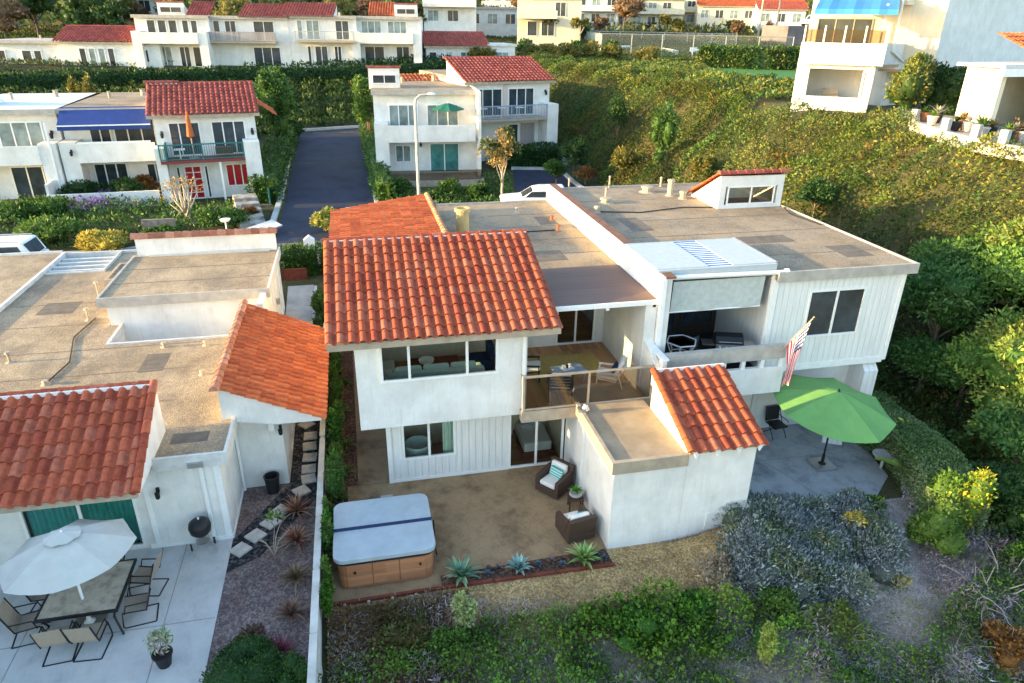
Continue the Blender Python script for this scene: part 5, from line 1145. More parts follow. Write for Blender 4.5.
m = MB(); m.cbox((0, 0, .35), (1.1, .08, .75)); o = solo(m, 'wooden_gate', 'red brown wooden gate at the far end of the side yard', 'gate', M['redwood'], (0, 0, 0)); o.location = (-3.05, 32.2, 1.25)
hedge('hedge', 'clipped green hedge behind the red brown side gate', 'hedge', [(-3.9, 32.8), (-1.6, 32.9)], .8, 0, 1.2, 2200, .14, .08, GREEN, seed=71, zf=h1)
m = MB(); m.cbox((0, 0, .2), (.5, .3, .3)); m.prismy([(-.25, .35), (.25, .35), (0, .55)], -.15, .15); o = solo(m, 'mailbox', 'small white box on the kerb beyond the side gate', 'mailbox', M['white'], (0, 0, 0)); o.location = (-2.3, 33.0, 2.75)
for k, (x, y) in enumerate(((-1.9, 24.4), (-1.85, 26.6), (-1.9, 28.6))): bush('side_shrub', 'leafy shrub in the dark side yard, ' + ('nearest', 'middle', 'farthest')[k] + ' beyond the orange eave', 'shrub', (x, y, h1(x, y)), (.35, .6, .7), 700, .12, .06, (BRIGHT, DARK, GREEN)[k], 7, 'shrubs in the dark side yard', seed=80 + k)
# ---- right patio
t = thing('chair', 'black folding chair against the wall of the blue grey patio', 'chair', (13.05, 17.6, .012), rad(4))
bx('seat', 'black', t, (-.26, .26, -.26, .24, .40, .44), bevel=.01); m = MB(); m.cbox((0, .29, .70), (.52, .03, .5), rx=-.12); m.build('backrest', M['black'], t, bevel=.01)
for x in (-.25, .25):
    m = MB(); m.tube([(x, -.28, 0), (x, .05, .42), (x, .33, .95)], .015, 7); m.build('side_frame', M['black'], t)
    m = MB(); m.tube([(x, .28, 0), (x, -.2, .42), (x, -.24, .62), (x, .24, .62)], .015, 7); m.build('arm', M['black'], t)
for k, (x, y, r, w_) in enumerate(((14.62, 16.75, -28, .62), (15.2, 16.95, -12, .34))):
    t = thing('leaning_panel', ('wide', 'narrow')[k] + ' white slatted panel leaning behind the green umbrella', 'panel', (x, y, .012), rad(r), 'white panels behind the green umbrella')
    for q in range(4): m = MB(); m.cbox((-w_ / 2 + w_ * (q + .5) / 4, .12, .42), (w_ / 4 * .92, .03, .9), rx=-.28); m.build('slat', M['white'], t)
    for z in (.2, .65): m = MB(); m.cbox((0, .12 - .0 + (z - .42) * .28 + .03, z), (w_, .02, .07), rx=-.28); m.build('crossbar', M['white'], t)
m = MB(); m.lathe([(.04, .0), (.05, .42), (.30, .46), (.34, .52), (.30, .53), (.05, .49)], n=20); o = solo(m, 'bird_bath', 'round pale bird bath beside the blue grey patio', 'bird bath', M['stone'], (0, 0, 0)); o.location = (15.25, 15.2, 0)
# broad leaved banana
def banana():
    t = thing('banana_plant', 'broad leaved yellow green banana plant in front of the clipped hedge', 'plant', (15.45, 14.35, -.2)); rr = random.Random(5)
    m = MB(); m.tube([(0, 0, 0), (.03, .02, .5), (.05, .0, .9)], [.09, .07, .04], 8); m.build('stem', M['palebark'], t)
    for k in range(9):
        a = k * 2.4 + .5; l = rr.uniform(.7, 1.1); e = rr.uniform(.5, 1.15); V = []; m = MB()
        for s_ in range(7):
            q = s_ / 6; r_ = l * q * math.sin(e); z = .55 + l * q * math.cos(e) - .35 * q * q; w_ = .30 * math.sin(min(1, q * 1.05) * PI) ** .6 * .5 + .008
            c_, s2 = math.cos(a), math.sin(a); V += [(r_ * c_ - s2 * w_, r_ * s2 + c_ * w_, z + .06), (r_ * c_, r_ * s2, z), (r_ * c_ + s2 * w_, r_ * s2 - c_ * w_, z + .06)]
        m.v = V
        for s_ in range(6): b = s_ * 3; m.f += [[b, b + 1, b + 4, b + 3], [b + 1, b + 2, b + 5, b + 4]]; c = rr.choice([(.22, .34, .06, 1), (.30, .40, .10, 1), (.14, .26, .05, 1)]); m.col += [c, c]
        m.build('leaf', M['leaf'], t)
banana()
m = MB(); m.lathe([(.16, 0), (.22, .3), (.24, .3), (.2, .36)], n=14); o = solo(m, 'terracotta_pot', 'rusty terracotta pot below the banana plant', 'pot', M['terracotta'], (0, 0, 0)); o.location = (15.3, 13.75, -.15)
hedge('hedge', 'long clipped rounded hedge right of the blue grey patio', 'hedge', [(16.2, 17.6), (16.3, 15.6), (15.9, 13.8), (15.3, 12.4)], 1.5, 0, 1.25, 18000, .075, .05, [(.08, .15, .045), (.12, .20, .07), (.18, .24, .12), (.14, .23, .05)], seed=91, zf=h1, rough=.07)
bush('bright_shrub', 'bright lime green shrub at the lower end of the clipped hedge', 'shrub', (14.7, 12.3, h1(14.7, 12.3)), (.9, .7, .8), 3200, .10, .05, BRIGHT, 11, seed=92)
bush('flowering_shrub', 'green shrub with yellow flowers on the end of the clipped hedge', 'shrub', (15.6, 12.6, h1(15.6, 12.6)), (.7, .6, 1.3), 2600, .10, .06, [(.10, .20, .03), (.16, .28, .04), (.5, .45, .04), (.08, .15, .03)], 11, seed=93)
# ---- grey blue mounding shrub and slope planting
def mound():
    rng = np.random.default_rng(17); bl = []
    for k in range(90):
        x, y = rng.uniform(7.9, 13.6), rng.uniform(11.2, 14.3)
        if not in_poly(np.array([x]), np.array([y]), [(8.6, 12.9), (9.6, 14.0), (13.4, 13.8), (13.4, 12.4), (12.6, 11.5), (9.7, 11.3), (8.3, 11.9)])[0]: continue
        r = rng.uniform(.42, .75); bl.append((np.array((x, y, h1(x, y) + .15)), np.array((r, r, r * .8))))
    P, d = blob_points(bl, 46000, rng, (.82, 1.1)); k = P[:, 2] > hgt(P[:, 0], P[:, 1]) - .05
    o = leaf_mesh('grey_shrub', P[k], d[k] + np.array((0, 0, .5)), .115, .036, [(.21, .245, .26), (.29, .33, .345), (.15, .185, .17), (.36, .39, .40), (.11, .17, .07), (.25, .29, .22), (.29, .28, .14)], None, 2.2, .8, extra=multi_ell(bl, .72, (.10, .12, .10)), seed=4)
    o.data.transform(Matrix.Translation((-10.8, -12.5, 0))); o.location = (10.8, 12.5, 0)
    tag(o, 'wide mounding blue grey shrub below the blue grey patio', 'shrub')
mound()
for k, (x, y, c, r) in enumerate(((7.95, 11.9, DRY, .6), (9.2, 13.95, DRY, .35), (10.9, 14.1, YELLOW, .3), (12.2, 12.6, YELLOW, .4), (13.4, 13.4, IVY, .45), (12.9, 11.2, YELLOW, .3))):
    bush('slope_shrub', ('dry straw coloured shrub at the left end of the grey mound', 'dry twiggy shrub against the annex corner', 'small yellow shrub at the patio edge of the grey mound', 'yellow leaved shrub inside the grey mound', 'green shrub at the right end of the grey mound', 'small yellow shrub at the bottom of the grey mound')[k], 'shrub', (x, y, h1(x, y) + (0, 0, .02, .7, .1, .1)[k]), (r, r * .8, r * .7), (700, 500, 180, 200, 700, 160)[k], .09, .04, c, 7, seed=100 + k, core=.5 if k in (0, 1, 4) else 0)
M['grass'] = plain('mown_grass', (.05, .17, .03), .9, var=.2, nscale=2)
# ================================================================== houses across the street and on the hill
def place(p, q, z):
    a, b = at_z(*p, z), at_z(*q, z); return (a[0], a[1]), math.atan2(b[1] - a[1], b[0] - a[0]), math.dist(a, b)
def villa(name, label, loc, rot, Wd, z0, roof='flat', depth=10.5, H1=5.15, upper=(), lower=(), fin=(1, 1), rail='solid', balc=(0, 1), tower=None, wall='stucco', group=None, tiles=TILE_FAR, storeys=2, railmat=None, base=1.2, leanto=None, q=5, bd=1.5, lam=.4, roofmat='roofgravel2'):
    t = thing(name, label, 'house', (loc[0], loc[1], z0), rot, group)
    if storeys == 1: H1 = 2.7
    m = MB(); m.box(0, Wd, 0, depth, -base, H1)
    if storeys == 2:
        for s, f in enumerate(fin):
            if f: m.box(*((-.02, .9) if s == 0 else (Wd - .9, Wd + .02)), -bd, 0, -base, 3.6 if f == 1 else H1)
    m.build('wall', M[wall], t)
    if roof == 'tile':
        m = MB(); m.prismx([(-.3, H1 - .05), (3.7, H1 + 1.38), (3.7, H1 - .05)], -.1, Wd + .1); m.build('gable', M[wall], t)
        tile_roof('roof_tiles', t, (-.3, -.45, H1 + .02), (Wd + .6, 0, 0), (0, 4.2, 1.45), .3, .45, tiles, .085, q); ridge_tiles('ridge_cap', t, (-.3, 3.78, H1 + 1.45), (Wd + .3, 3.78, H1 + 1.45), .12, cols=tiles)
        bx('flat_roof', roofmat, t, (-.05, Wd + .05, 3.75, depth, H1, H1 + .2)); bx('fascia', 'tan', t, (-.3, Wd + .3, -.42, -.36, H1 - .18, H1 - .0))
    else:
        bx('flat_roof', roofmat, t, (-.1, Wd + .1, -lam, depth, H1, H1 + .22)); bx('fascia', 'fascia', t, (-.12, Wd + .12, -lam - .06, -lam, H1 - .05, H1 + .27))
    if storeys == 2:
        b0, b1 = balc[0] * Wd + (.9 if fin[0] else 0), balc[1] * Wd - (.9 if fin[1] else 0)
        if balc == (0, 0): b0 = b1 = 0
        if b1 > b0:
            bal = bx('balcony', 'fascia' if rail == 'solid' else ('maroon' if rail == 'teal' else 'tan'), t, (b0, b1, -bd, -.001, 2.5, 2.66))
            if rail == 'solid': bx('parapet', wall, bal, (b0, b1, -bd - .12, -bd, 2.4, 3.5))
            else:
                mt = railmat or 'tealrail'; bx('top_rail', mt, bal, (b0, b1, -bd, -bd + .05, 3.55, 3.62)); bx('bottom_rail', mt, bal, (b0, b1, -bd, -bd + .05, 2.72, 2.77))
                k = int((b1 - b0) / (.13 if rail != 'slat' else .16))
                m = MB()
                for i in range(k + 1): x = b0 + (b1 - b0) * i / k; m.box(x - (.012 if rail != 'slat' else .07), x + (.012 if rail != 'slat' else .07), -bd + .012, -bd + .038, 2.77, 3.55)
                m.build('balustrade', M[mt], bal)
                for x in (b0 + .04, (b0 + b1) / 2, b1 - .04): bx('post', mt, bal, (x - .04, x + .04, -bd - .01, -bd + .06, 2.66, 3.64))
    for w in upper: window(t, w[0], w[1], w[4] if len(w) > 4 else 2.72, w[5] if len(w) > 5 else 4.7, -.045, w[3] if len(w) > 3 else 2, w[2], w=.07, name='window' if len(w) > 4 else 'sliding_door')
    for w in lower: window(t, w[0], w[1], w[4] if len(w) > 4 else .05, w[5] if len(w) > 5 else 2.1, -.045, w[3] if len(w) > 3 else 2, w[2], w=.07, name='window' if len(w) > 4 else 'sliding_door', transom=w[6] if len(w) > 6 else 0)
    if tower:
        a, b, y = tower; z = H1 + .15; m = MB(); m.prismx([(y, z), (y + 2.4, z), (y + .15, z + 1.35), (y, z + 1.35)], a, b); m.build('roof_tower', M[wall], t)
        window(t, a + .25, b - .25, z + .35, z + .95, y - .045, 2, 'pane', w=.05, name='clerestory_window'); ridge_tiles('tower_cap', t, (a - .1, y + .05, z + 1.38), (b + .1, y + .05, z + 1.38), .14, cols=tiles)
    if leanto:
        a, b, y0, y1, zz, dirn = leanto      # side roof of tiles
        P0 = (b if dirn > 0 else a, y0 if dirn > 0 else y1, zz); tile_roof('side_roof_tiles', t, P0, (0, (y1 - y0) * (1 if dirn > 0 else -1), 0), ((a - b) if dirn > 0 else (b - a), 0, 1.0), .3, .45, TILE_ORANGE, .07, q)
    for (x, y, r_) in ((Wd * .3, depth * .6, .1), (Wd * .65, depth * .75, .16)): m = MB(); m.lathe([(r_ * 1.4, 0), (r_, .05), (r_, .4), (r_ * 1.3, .45)], (x, y, H1 + .2), 8); m.build('roof_vent', M['tan'], t)
    return t
# --- red tile villa with the maroon deck
o_, r_, w_ = place((152, 116), (254, 113), 7.1)
vA = villa('tiled_villa', 'white villa with red tile roof, maroon deck and red curtained doors beside the driveway', o_, r_, w_, 2.0, 'tile', upper=[(.75, 2.5, 'pane', 3), (3.15, 5.1, 'pane', 3)], lower=[(.75, 1.0, 'pane', 1), (1.2, 2.2, 'panered', 2, .05, 2.1, 4), (2.35, 2.6, 'pane', 1), (3.6, 5.0, 'panered', 3, .7, 2.1)], fin=(0, 1), rail='teal', balc=(.02, 1), tower=(-.3, 1.5, 3.6), leanto=(w_ + .1, w_ + 1.5, 3.5, 7.5, 4.5, 1), q=6, base=1.5)
bx('fin_wall', 'stucco', vA, (-.15, .4, -1.3, -.001, -1, 3.4)); bx('post', 'trim', vA, (3.3, 3.42, -1.42, -1.3, 0, 2.5)); lantern(vA, .35, -.02, 4.0, 1.2); lantern(vA, w_ - .25, -.02, 4.0, 1.2)
bx('side_rail', 'tealrail', vA, (.42, .48, -1.45, -.02, 2.66, 3.6)); bx('deck_furniture', 'white', vA, (.9, 1.5, -1.0, -.6, 3.2, 3.26), (1.17, 1.23, -.83, -.77, 2.66, 3.2)); bx('deck_lounger', 'wicker', vA, (3.2, 4.2, -1.1, -.5, 2.9, 3.3))
bx('terrace', 'kerb', vA, (-.3, w_ + .2, -3.2, -.001, -.9, -.02)); bx('terrace_rail', 'tealrail', vA, (w_ + .1, w_ + .18, -3.1, -.6, .0, 1.0)); bx('terrace_wall', 'block', vA, (-.3, w_ + .2, -3.34, -3.2, -1.2, .12))
t = thing('folded_umbrella', 'folded orange umbrella on the maroon deck', 'umbrella', (vA.matrix_basis @ Vector((1.95, -.8, 2.66)))[:]); m = MB(); m.lathe([(.05, 1.2), (.22, 1.3), (.15, 2.0), (.05, 2.7), (.01, 2.8)], n=10); m.build('canopy', M['umb_orange'], t); m = MB(); m.tube([(0, 0, 0), (0, 0, 1.3)], .03); m.build('pole', M['tan'], t); m = MB(); m.lathe([(.3, 0), (.3, .08), (.05, .1)], n=12); m.build('base', M['metal'], t)
# --- blue awning villa
o_, r_, w_ = place((57, 123), (150, 121), 6.7)
vB = villa('flat_roofed_villa', 'white villa with a royal blue awning over its balcony', (o_[0] - .2, o_[1] + 1.2), r_, w_ + .2, 2.0, 'flat', upper=[(1.4, 2.6, 'pane', 2), (2.75, 5.1, 'pane', 3)], lower=[(1.2, 3.1, 'pane', 3), (4.2, 5.2, 'pane', 2, .8, 2.0)], fin=(1, 0), rail='solid', base=1.5)
m = MB(); m.prismx([(-1.75, 4.55), (-.2, 5.42), (-.2, 5.47), (-1.75, 4.62)], .2, w_ + .2); m.box(.2, w_ + .2, -1.77, -1.75, 4.32, 4.62); m.build('awning', M['awn_blue'], vB); bx('awning_trim', 'trim', vB, (.2, w_ + .2, -1.79, -1.771, 4.55, 4.62)); lantern(vB, .6, -1.52, 3.0, 1.1)
bx('patio_wall', 'stucco_cool', vB, (-.8, w_ + .2, -3.2, -3.05, -1.2, .9), (-.8, -.65, -3.05, -1.5, -1.2, 1.5)); bx('rooftop_rail', 'trim', vB, (1, w_, -1.64, -1.58, 3.5, 3.62))
# --- far left villa
vC = villa('flat_roofed_villa', 'white villa with pale flat roof and small tower at the left edge across the street', (o_[0] - 6.5, o_[1] + .8), r_ - .03, 6.2, 2.0, 'flat', upper=[(.2, 2.2, 'panecurt', 3), (2.9, 5.3, 'panecurt', 3)], lower=[(.3, 2.0, 'panecurt', 2), (3.0, 5.6, 'pane', 3)], fin=(0, 1), rail='solid', tower=(.1, 2.0, 2.5), roofmat='paleband')
bx('pipe', 'trim', vC, (5.9, 6.0, -1.6, -1.5, 0, 4.8)); lantern(vC, 5.75, -.02, 3.9, 1.4)
# --- centre flat villa
o_, r_, w_ = place((378, 174), (478, 172), 2.5)
vD = villa('flat_roofed_villa', 'white flat roofed villa with green umbrella on its balcony behind the street lamp', o_, r_, w_, 2.5, 'flat', upper=[(1.0, 3.0, 'panecurt', 3), (3.6, 5.8, 'panecurt', 3)], lower=[(1.3, 2.4, 'panecurt', 2, .8, 2.0), (3.7, 5.8, 'paneteal', 2)], fin=(1, 0), rail='solid', balc=(0, .95), tower=(-.25, 1.9, 1.8), H1=5.4)
bx('party_wall', 'stucco', vD, (w_ - .15, w_ + .05, -1.6, 9, -1, 5.65)); bx('terrace', 'kerb', vD, (-.2, w_ + .1, -2.6, -.001, -1.0, -.02)); bx('terrace_edge', 'tan', vD, (-.2, w_ + .1, -2.72, -2.6, -1.0, .02)); bx('terrace_glass', 'railglass', vD, (0, w_, -2.66, -2.64, .02, .7)); lantern(vD, 3.1, -.02, 2.0, .9)
umbrella('balcony_umbrella', 'dark green umbrella on the centre villa balcony', (vD.matrix_basis @ Vector((5.0, -.75, 2.66)))[:], 0, 2.2, 1.15, 8, 'umb_dkgreen', 'white', 0, .4, base=False)
# --- tile villa right of it
o_, r_, w_ = place((466, 82), (551, 80), 8.4)
vE = villa('tiled_villa', 'white villa with red tile roof and blue grey railed balcony next to the planted bluff', o_, r_, w_ - .1, 3.2, 'tile', upper=[(.5, 2.9, 'pane', 3), (3.4, 5.6, 'pane', 3)], lower=[(3.3, 4.3, 'pane', 1)], fin=(0, 1), rail='bars', railmat='greyblue', q=6, H1=5.2, base=2.5)
bx('pink_pilaster', 'pink', vE, (2.98, 3.3, -.06, -.001, 2.66, 5.0)); bx('garage_door', 'slatgrey', vE, (4.5, 5.7, -.05, -.001, 0, 2.1)); bx('low_wall', 'kerb', vE, (w_ - 1.6, w_ + 1.6, -3.0, -2.8, -1.5, .5)); lantern(vE, w_ - .5, -.02, 4.3, 1.2)
for k in range(3): x = 1.0 + k * 1.5; m = MB(); m.lathe([(.35, .7), (.35, .74), (.04, .7), (.04, .05), (.2, 0)], (x, -.8, 2.66), 10); m.build('balcony_table', M['white'], vE)
vS = thing('side_wing', 'low wing with orange tiles and cream gable between the two centre villas', 'house', (o_[0] - 4.2, o_[1] + 3.2, 3.2), r_)
bx('wall', 'cream', vS, (0, 3.9, 0, 5, -1.5, 4.3)); m = MB(); m.prismx([(-.2, 4.3), (2.5, 5.4), (5, 4.3)], 3.0, 3.9); m.build('gable', M['cream'], vS); tile_roof('roof_tiles', vS, (-.6, -.4, 4.25), (4.3, 0, 0), (0, 3.0, 1.1), .3, .45, TILE_ORANGE, .085, 5)
# --- third row
G3 = 'villas in the row above the planted slope'
def base_at(px, py, Y): x, z = at_y(px, py, Y); return (x, Y), z
for nm, lab, p, Y, rot, Wd, roof, kw in (
    ('flat_roofed_villa', 'white flat roofed villa with six white window bays left in the upper row', (143, 67), 88.0, -7, 7.6, 'flat', dict(upper=[(1.2, 2.1, 'pane', 1), (2.3, 3.2, 'pane', 1), (3.4, 4.3, 'pane', 1), (4.8, 5.5, 'pane', 1), (5.7, 6.4, 'pane', 1)], lower=[(1.3, 3.3, 'panecurt', 3), (4.1, 5.2, 'pane', 2), (5.5, 6.5, 'pane', 1)], fin=(1, 1), tower=(1.2, 4, 4))),
    ('tiled_villa', 'white villa with red tiles over its right half and grey slatted balcony', (210, 67), 88.0, -7, 8.9, 'flat', dict(upper=[(1.0, 1.7, 'pane', 1), (2.2, 3.4, 'pane', 2), (5.2, 7.4, 'pane', 2)], lower=[(4.9, 7.8, 'pane', 3)], fin=(0, 0), rail='slat', railmat='slatgrey', balc=(.02, .86))),
    ('tiled_villa', 'white villa with red tiled left half and thin dark balcony rail in the upper row', (290, 66), 87.0, -7, 7.6, 'flat', dict(upper=[(1.2, 1.8, 'panecurt', 1), (2.2, 3.6, 'panecurt', 2), (5.3, 6.8, 'pane', 2)], lower=[(2.1, 2.5, 'pane', 1), (2.9, 4.3, 'pane', 2), (5.0, 5.8, 'pane', 2)], fin=(0, 0), rail='bars', railmat='metal', balc=(.15, .98))),
    ('flat_roofed_villa', 'white flat roofed villa with a solid balcony right in the upper row', (355, 66), 87.0, -7, 7.6, 'flat', dict(upper=[(1.0, 3.2, 'panecurt', 3), (3.9, 6.0, 'panecurt', 3)], lower=[(1.2, 3.4, 'pane', 2), (4.7, 6.2, 'pane', 2)], fin=(1, 1), tower=(4.6, 7.2, 2.5)))):
    (x, y), z = base_at(p[0], p[1], Y)
    v = villa(nm, lab, (x, y), rad(rot), Wd, z, roof, q=4, group=G3, H1=4.9, **kw)
    if 'six white' in lab: tile_roof('roof_tiles', v, (4.6, 2.2, 5.1), (2.6, 0, 0), (0, 3.2, 1.5), .3, .45, TILE_FAR, .085, 4)
    if 'right half' in lab: m = MB(); m.prismx([(-.4, 4.95), (3.5, 6.3), (3.5, 4.95)], 4.0, 9.0); m.build('gable', M['stucco'], v); tile_roof('roof_tiles', v, (3.8, -.6, 5.05), (5.4, 0, 0), (0, 4.2, 1.4), .3, .45, TILE_FAR, .085, 4)
    if 'left half' in lab: m = MB(); m.prismx([(-.4, 4.95), (3.5, 6.3), (3.5, 4.95)], 0, 5.2); m.build('gable', M['stucco'], v); tile_roof('roof_tiles', v, (-.4, -.6, 5.05), (5.7, 0, 0), (0, 4.2, 1.4), .3, .45, TILE_FAR, .085, 4)
    if 'solid balcony right' in lab: tile_roof('roof_tiles', v, (1.6, 2.5, 5.2), (3.0, 0, 0), (0, 3.6, 1.5), .3, .45, TILE_ORANGE, .085, 4)
(x, y), z = base_at(427, 71, 88); vI = villa('tiled_house', 'low house with dull red tiles and a teal door right of the upper row', (x, y), rad(2), 7.3, z, 'tile', storeys=1, lower=[(.3, 1.2, 'pane', 1), (4.0, 5.4, 'paneteal', 2), (5.5, 6.8, 'pane', 2)], q=4, base=3)
bx('annex_wall', 'stucco', vI, (7.3, 10.6, -.2, 6, -3, 2.7)); bx('annex_roof', 'paleband', vI, (7.25, 10.8, -.4, 6.1, 2.7, 2.95)); window(vI, 8.2, 9.8, .6, 2.1, -.245, 2, 'panecurt')
t = thing('folded_umbrella', 'folded white umbrella on the terrace of the low tiled house', 'umbrella', (x + 1.9, y - 2.2, z)); m = MB(); m.lathe([(.04, 1.0), (.2, 1.1), (.12, 2.0), (.02, 2.6)], n=8); m.build('canopy', M['umb_white'], t); m = MB(); m.tube([(0, 0, -.5), (0, 0, 1.1)], .04); m.build('pole', M['white'], t)
(x, y), z = base_at(63, 69, 88); vK = villa('tiled_house', 'low white house with long red tile roof and a row of door bays', (x, y), rad(-6), 10.2, z, 'tile', storeys=1, lower=[(2.0 + k * .95, 2.7 + k * .95, 'pane' if k in (0, 3) else 'panecurt', 1) for k in range(4)] + [(7.8, 9, 'pane', 2, .7, 2)], q=4, base=2)
(x, y), z = base_at(-14, 70, 90); vJ = villa('grey_house', 'low pale grey house with flat grey roof at the far left', (x, y), rad(-6), 11.0, z, 'flat', storeys=1, wall='stucco_cool', lower=[(1, 2.4, 'pane', 2, .8, 2), (4.0, 5.0, 'pane', 1, .8, 2), (5.2, 6.0, 'pane', 1, .8, 2), (8.0, 8.7, 'greyblue', 1, 1, 2), (8.9, 9.5, 'greyblue', 1, 1, 2)], roofmat='fascia', base=2)
# --- fourth row, far up the hill
(x, y), z = base_at(517, 36, 112); vM = villa('cream_house', 'sunlit cream house with orange roof and open loggia above the green lawn', (x, y), rad(-14), 9.5, z, 'flat', wall='cream', upper=[(5.6, 7.2, 'pane', 2)], lower=[(1.5, 3.0, 'pane', 1), (3.6, 5.6, 'pane', 2)], fin=(0, 0), balc=(0, .62), q=4, base=4, H1=5.2, bd=2.0)
tile_roof('roof_tiles', vM, (3.6, -.5, 5.3), (6.4, 0, 0), (0, 3.8, 1.2), .35, .5, TILE_ORANGE, .08, 4)
far = (('grey_roofed_house', 'long house with pale grey hipped roof at the top centre', (448, 26), 128, -10, 15, 'paleband', 'stucco', 1), ('white_house', 'bright white block with dark window slots at the top, right of the cream house', (573, 24), 150, -16, 9, 'paleband', 'stucco', 2), ('apartment_block', 'white and yellow apartment block with long balconies at the top centre right', (601, 26), 155, -16, 17, 'paleband', 'cream', 2), ('apartment_block', 'cream apartment block with white balconies above the tennis court', (655, 24), 158, -16, 14, 'paleband', 'cream', 2), ('low_house', 'low cream house with orange roof above the court hedge', (697, 20), 150, -18, 22, 'paleband', 'cream', 1), ('white_house', 'small white house in the trees at the top left', (116, 14), 130, -5, 9, 'paleband', 'stucco', 2), ('white_house', 'tall white house behind the solid balcony villa', (424, 24), 118, -10, 8, 'paleband', 'stucco', 2), ('white_house', 'small bluish white house with red roof near the far parked car', (757, 24), 140, -20, 9, 'paleband', 'stucco_cool', 1), ('white_house', 'pale house beyond the top right street', (330, 2), 190, -10, 14, 'paleband', 'stucco', 1), ('white_house', 'distant pale house between trees above the upper row', (215, 4), 170, -8, 10, 'paleband', 'stucco', 1), ('cream_house', 'distant cream house at the top edge left of the apartment block', (560, 6), 200, -14, 16, 'paleband', 'cream', 2), ('white_house', 'distant white house at the top edge above the grey roof', (470, 2), 210, -12, 18, 'paleband', 'stucco', 2))
for i, (nm, lab, p, Y, rot, Wd, rm, wl, st) in enumerate(far):
    (x, y), z = base_at(p[0], p[1], Y); k = int(Wd / 3)
    v = villa(nm, lab, (x, y), rad(rot), Wd, z, 'tile' if i in (4, 7) else 'flat', storeys=st, wall=wl, q=3, base=6, H1=5.2, upper=[(.6 + j * 3, 2.4 + j * 3, ('pane', 'panecurt')[j % 2], 2) for j in range(k)] if st == 2 else (), lower=[(.6 + j * 3, 2.3 + j * 3, ('panecurt', 'pane')[j % 2], 2, .4, 2.0) for j in range(k)], fin=(0, 0), roofmat=rm, tiles=TILE_ORANGE if i == 4 else TILE_FAR)
# --- top right building on the bluff
T0 = (28.8, 36.4); TA = rad(-25 - 12.8)
vT = thing('hillside_building', 'large white two level building with a blue awning on top of the bluff', 'building', (T0[0], T0[1], 8.0), TA)
m = MB(); m.wall('y', 0, .25, -4.1, 0, -1.5, 2.75, [(-3.4, -.4, .75, 2.25)]); m.wall('x', -.25, .25, .25, 3.2, -1.5, 2.75, [(.5, 2.6, .75, 2.25)]); m.box(-4.1, -3.85, .25, 3, -1.5, 2.75); m.box(-3.85, -.25, 2.8, 3.0, -1.5, 2.75)
m.build('lower_wall', M['stucco'], vT); bx('loggia_floor', 'path', vT, (-3.85, -.25, .25, 2.8, -.1, .0))
bx('balcony_parapet', 'stucco', vT, (-4.05, .32, -.45, -.3, 2.5, 3.62), (.17, .32, -.3, 2.9, 2.5, 3.62)); bx('balcony_floor', 'kerb', vT, (-4.05, .17, -.3, 3.2, 2.55, 2.75))
each('railing_post', 'trim', vT, *[(-4.0 + k * 1.04, -3.92 + k * 1.04, -.42, -.34, 3.62, 4.5) for k in range(5)]); bx('glass_rail', 'railglass', vT, (-4.0, .25, -.39, -.37, 3.65, 4.3))
bx('upper_rear_wall', 'cream', vT, (-4.05, 3.0, 3.0, 3.2, 2.75, 6.2)); window(vT, -3.6, -.6, 2.8, 4.9, 2.95, 3, 'pane', fr='tan', name='sliding_door'); each('awning_post', 'trim', vT, (-3.7, -3.6, -.1, .0, 3.6, 5.6), (-.1, .0, -.1, 0, 3.6, 5.6))
m = MB(); m.prismx([(-1.0, 5.25), (2.98, 6.1), (2.98, 6.16), (-1.0, 5.32)], -3.6, .5); m.box(-3.6, .5, -1.02, -1.0, 5.05, 5.32); m.build('awning', M['awn_light'], vT)
# its right wing faces the other way: own rotated block
vW = thing('hillside_building', 'plain pale grey wing of the bluff building at the top right corner', 'building', (T0[0] + .55, T0[1] + .75, 8.0), rad(34 - 12.8))
bx('wall', 'stucco_cool', vW, (2.4, 20, 0, 2.2, 2.2, 8.5), (3.5, 20, 1.2, 2.2, -2, 2.2)); bx('soffit', 'tan', vW, (2.4, 20, .02, 1.2, 2.05, 2.2)); bx('balcony_band', 'stucco_cool', vW, (.2, 2.39, -.1, .1, 2.5, 3.6)); bx('corner_beam', 'cream', vW, (1.8, 2.39, -.1, 2, 5.6, 6.0), (3.0, 3.3, -.03, -.001, 2.2, 8.5))
window(vW, 4.5, 5.6, .1, 2.0, 1.155, 2, 'pane', fr='tan')
m = MB(); m.tube([(1.0, -.2, 6.0), (1.05, -.25, 3.6), (1.1, -.2, 3.2), (2.6, -.15, 2.6)], .07, 8); m.build('downspout', M['trim'], vW)
m = MB(); m.tube([(-.15, -.35, 2.4), (-.5, -.45, 2.2), (-.5, -.4, -.5)], .07, 8); m.build('drain_pipe', M['trim'], vT)
o = bx('garden_bench', 'tan', None, (-2.6, -1.7, 1.2, 1.6, .0, .75), (-2.6, -1.7, 1.6, 1.7, .75, 1.1)); o.matrix_world = vT.matrix_basis; tag(o, 'small wooden bench inside the lower loggia of the bluff building', 'bench')
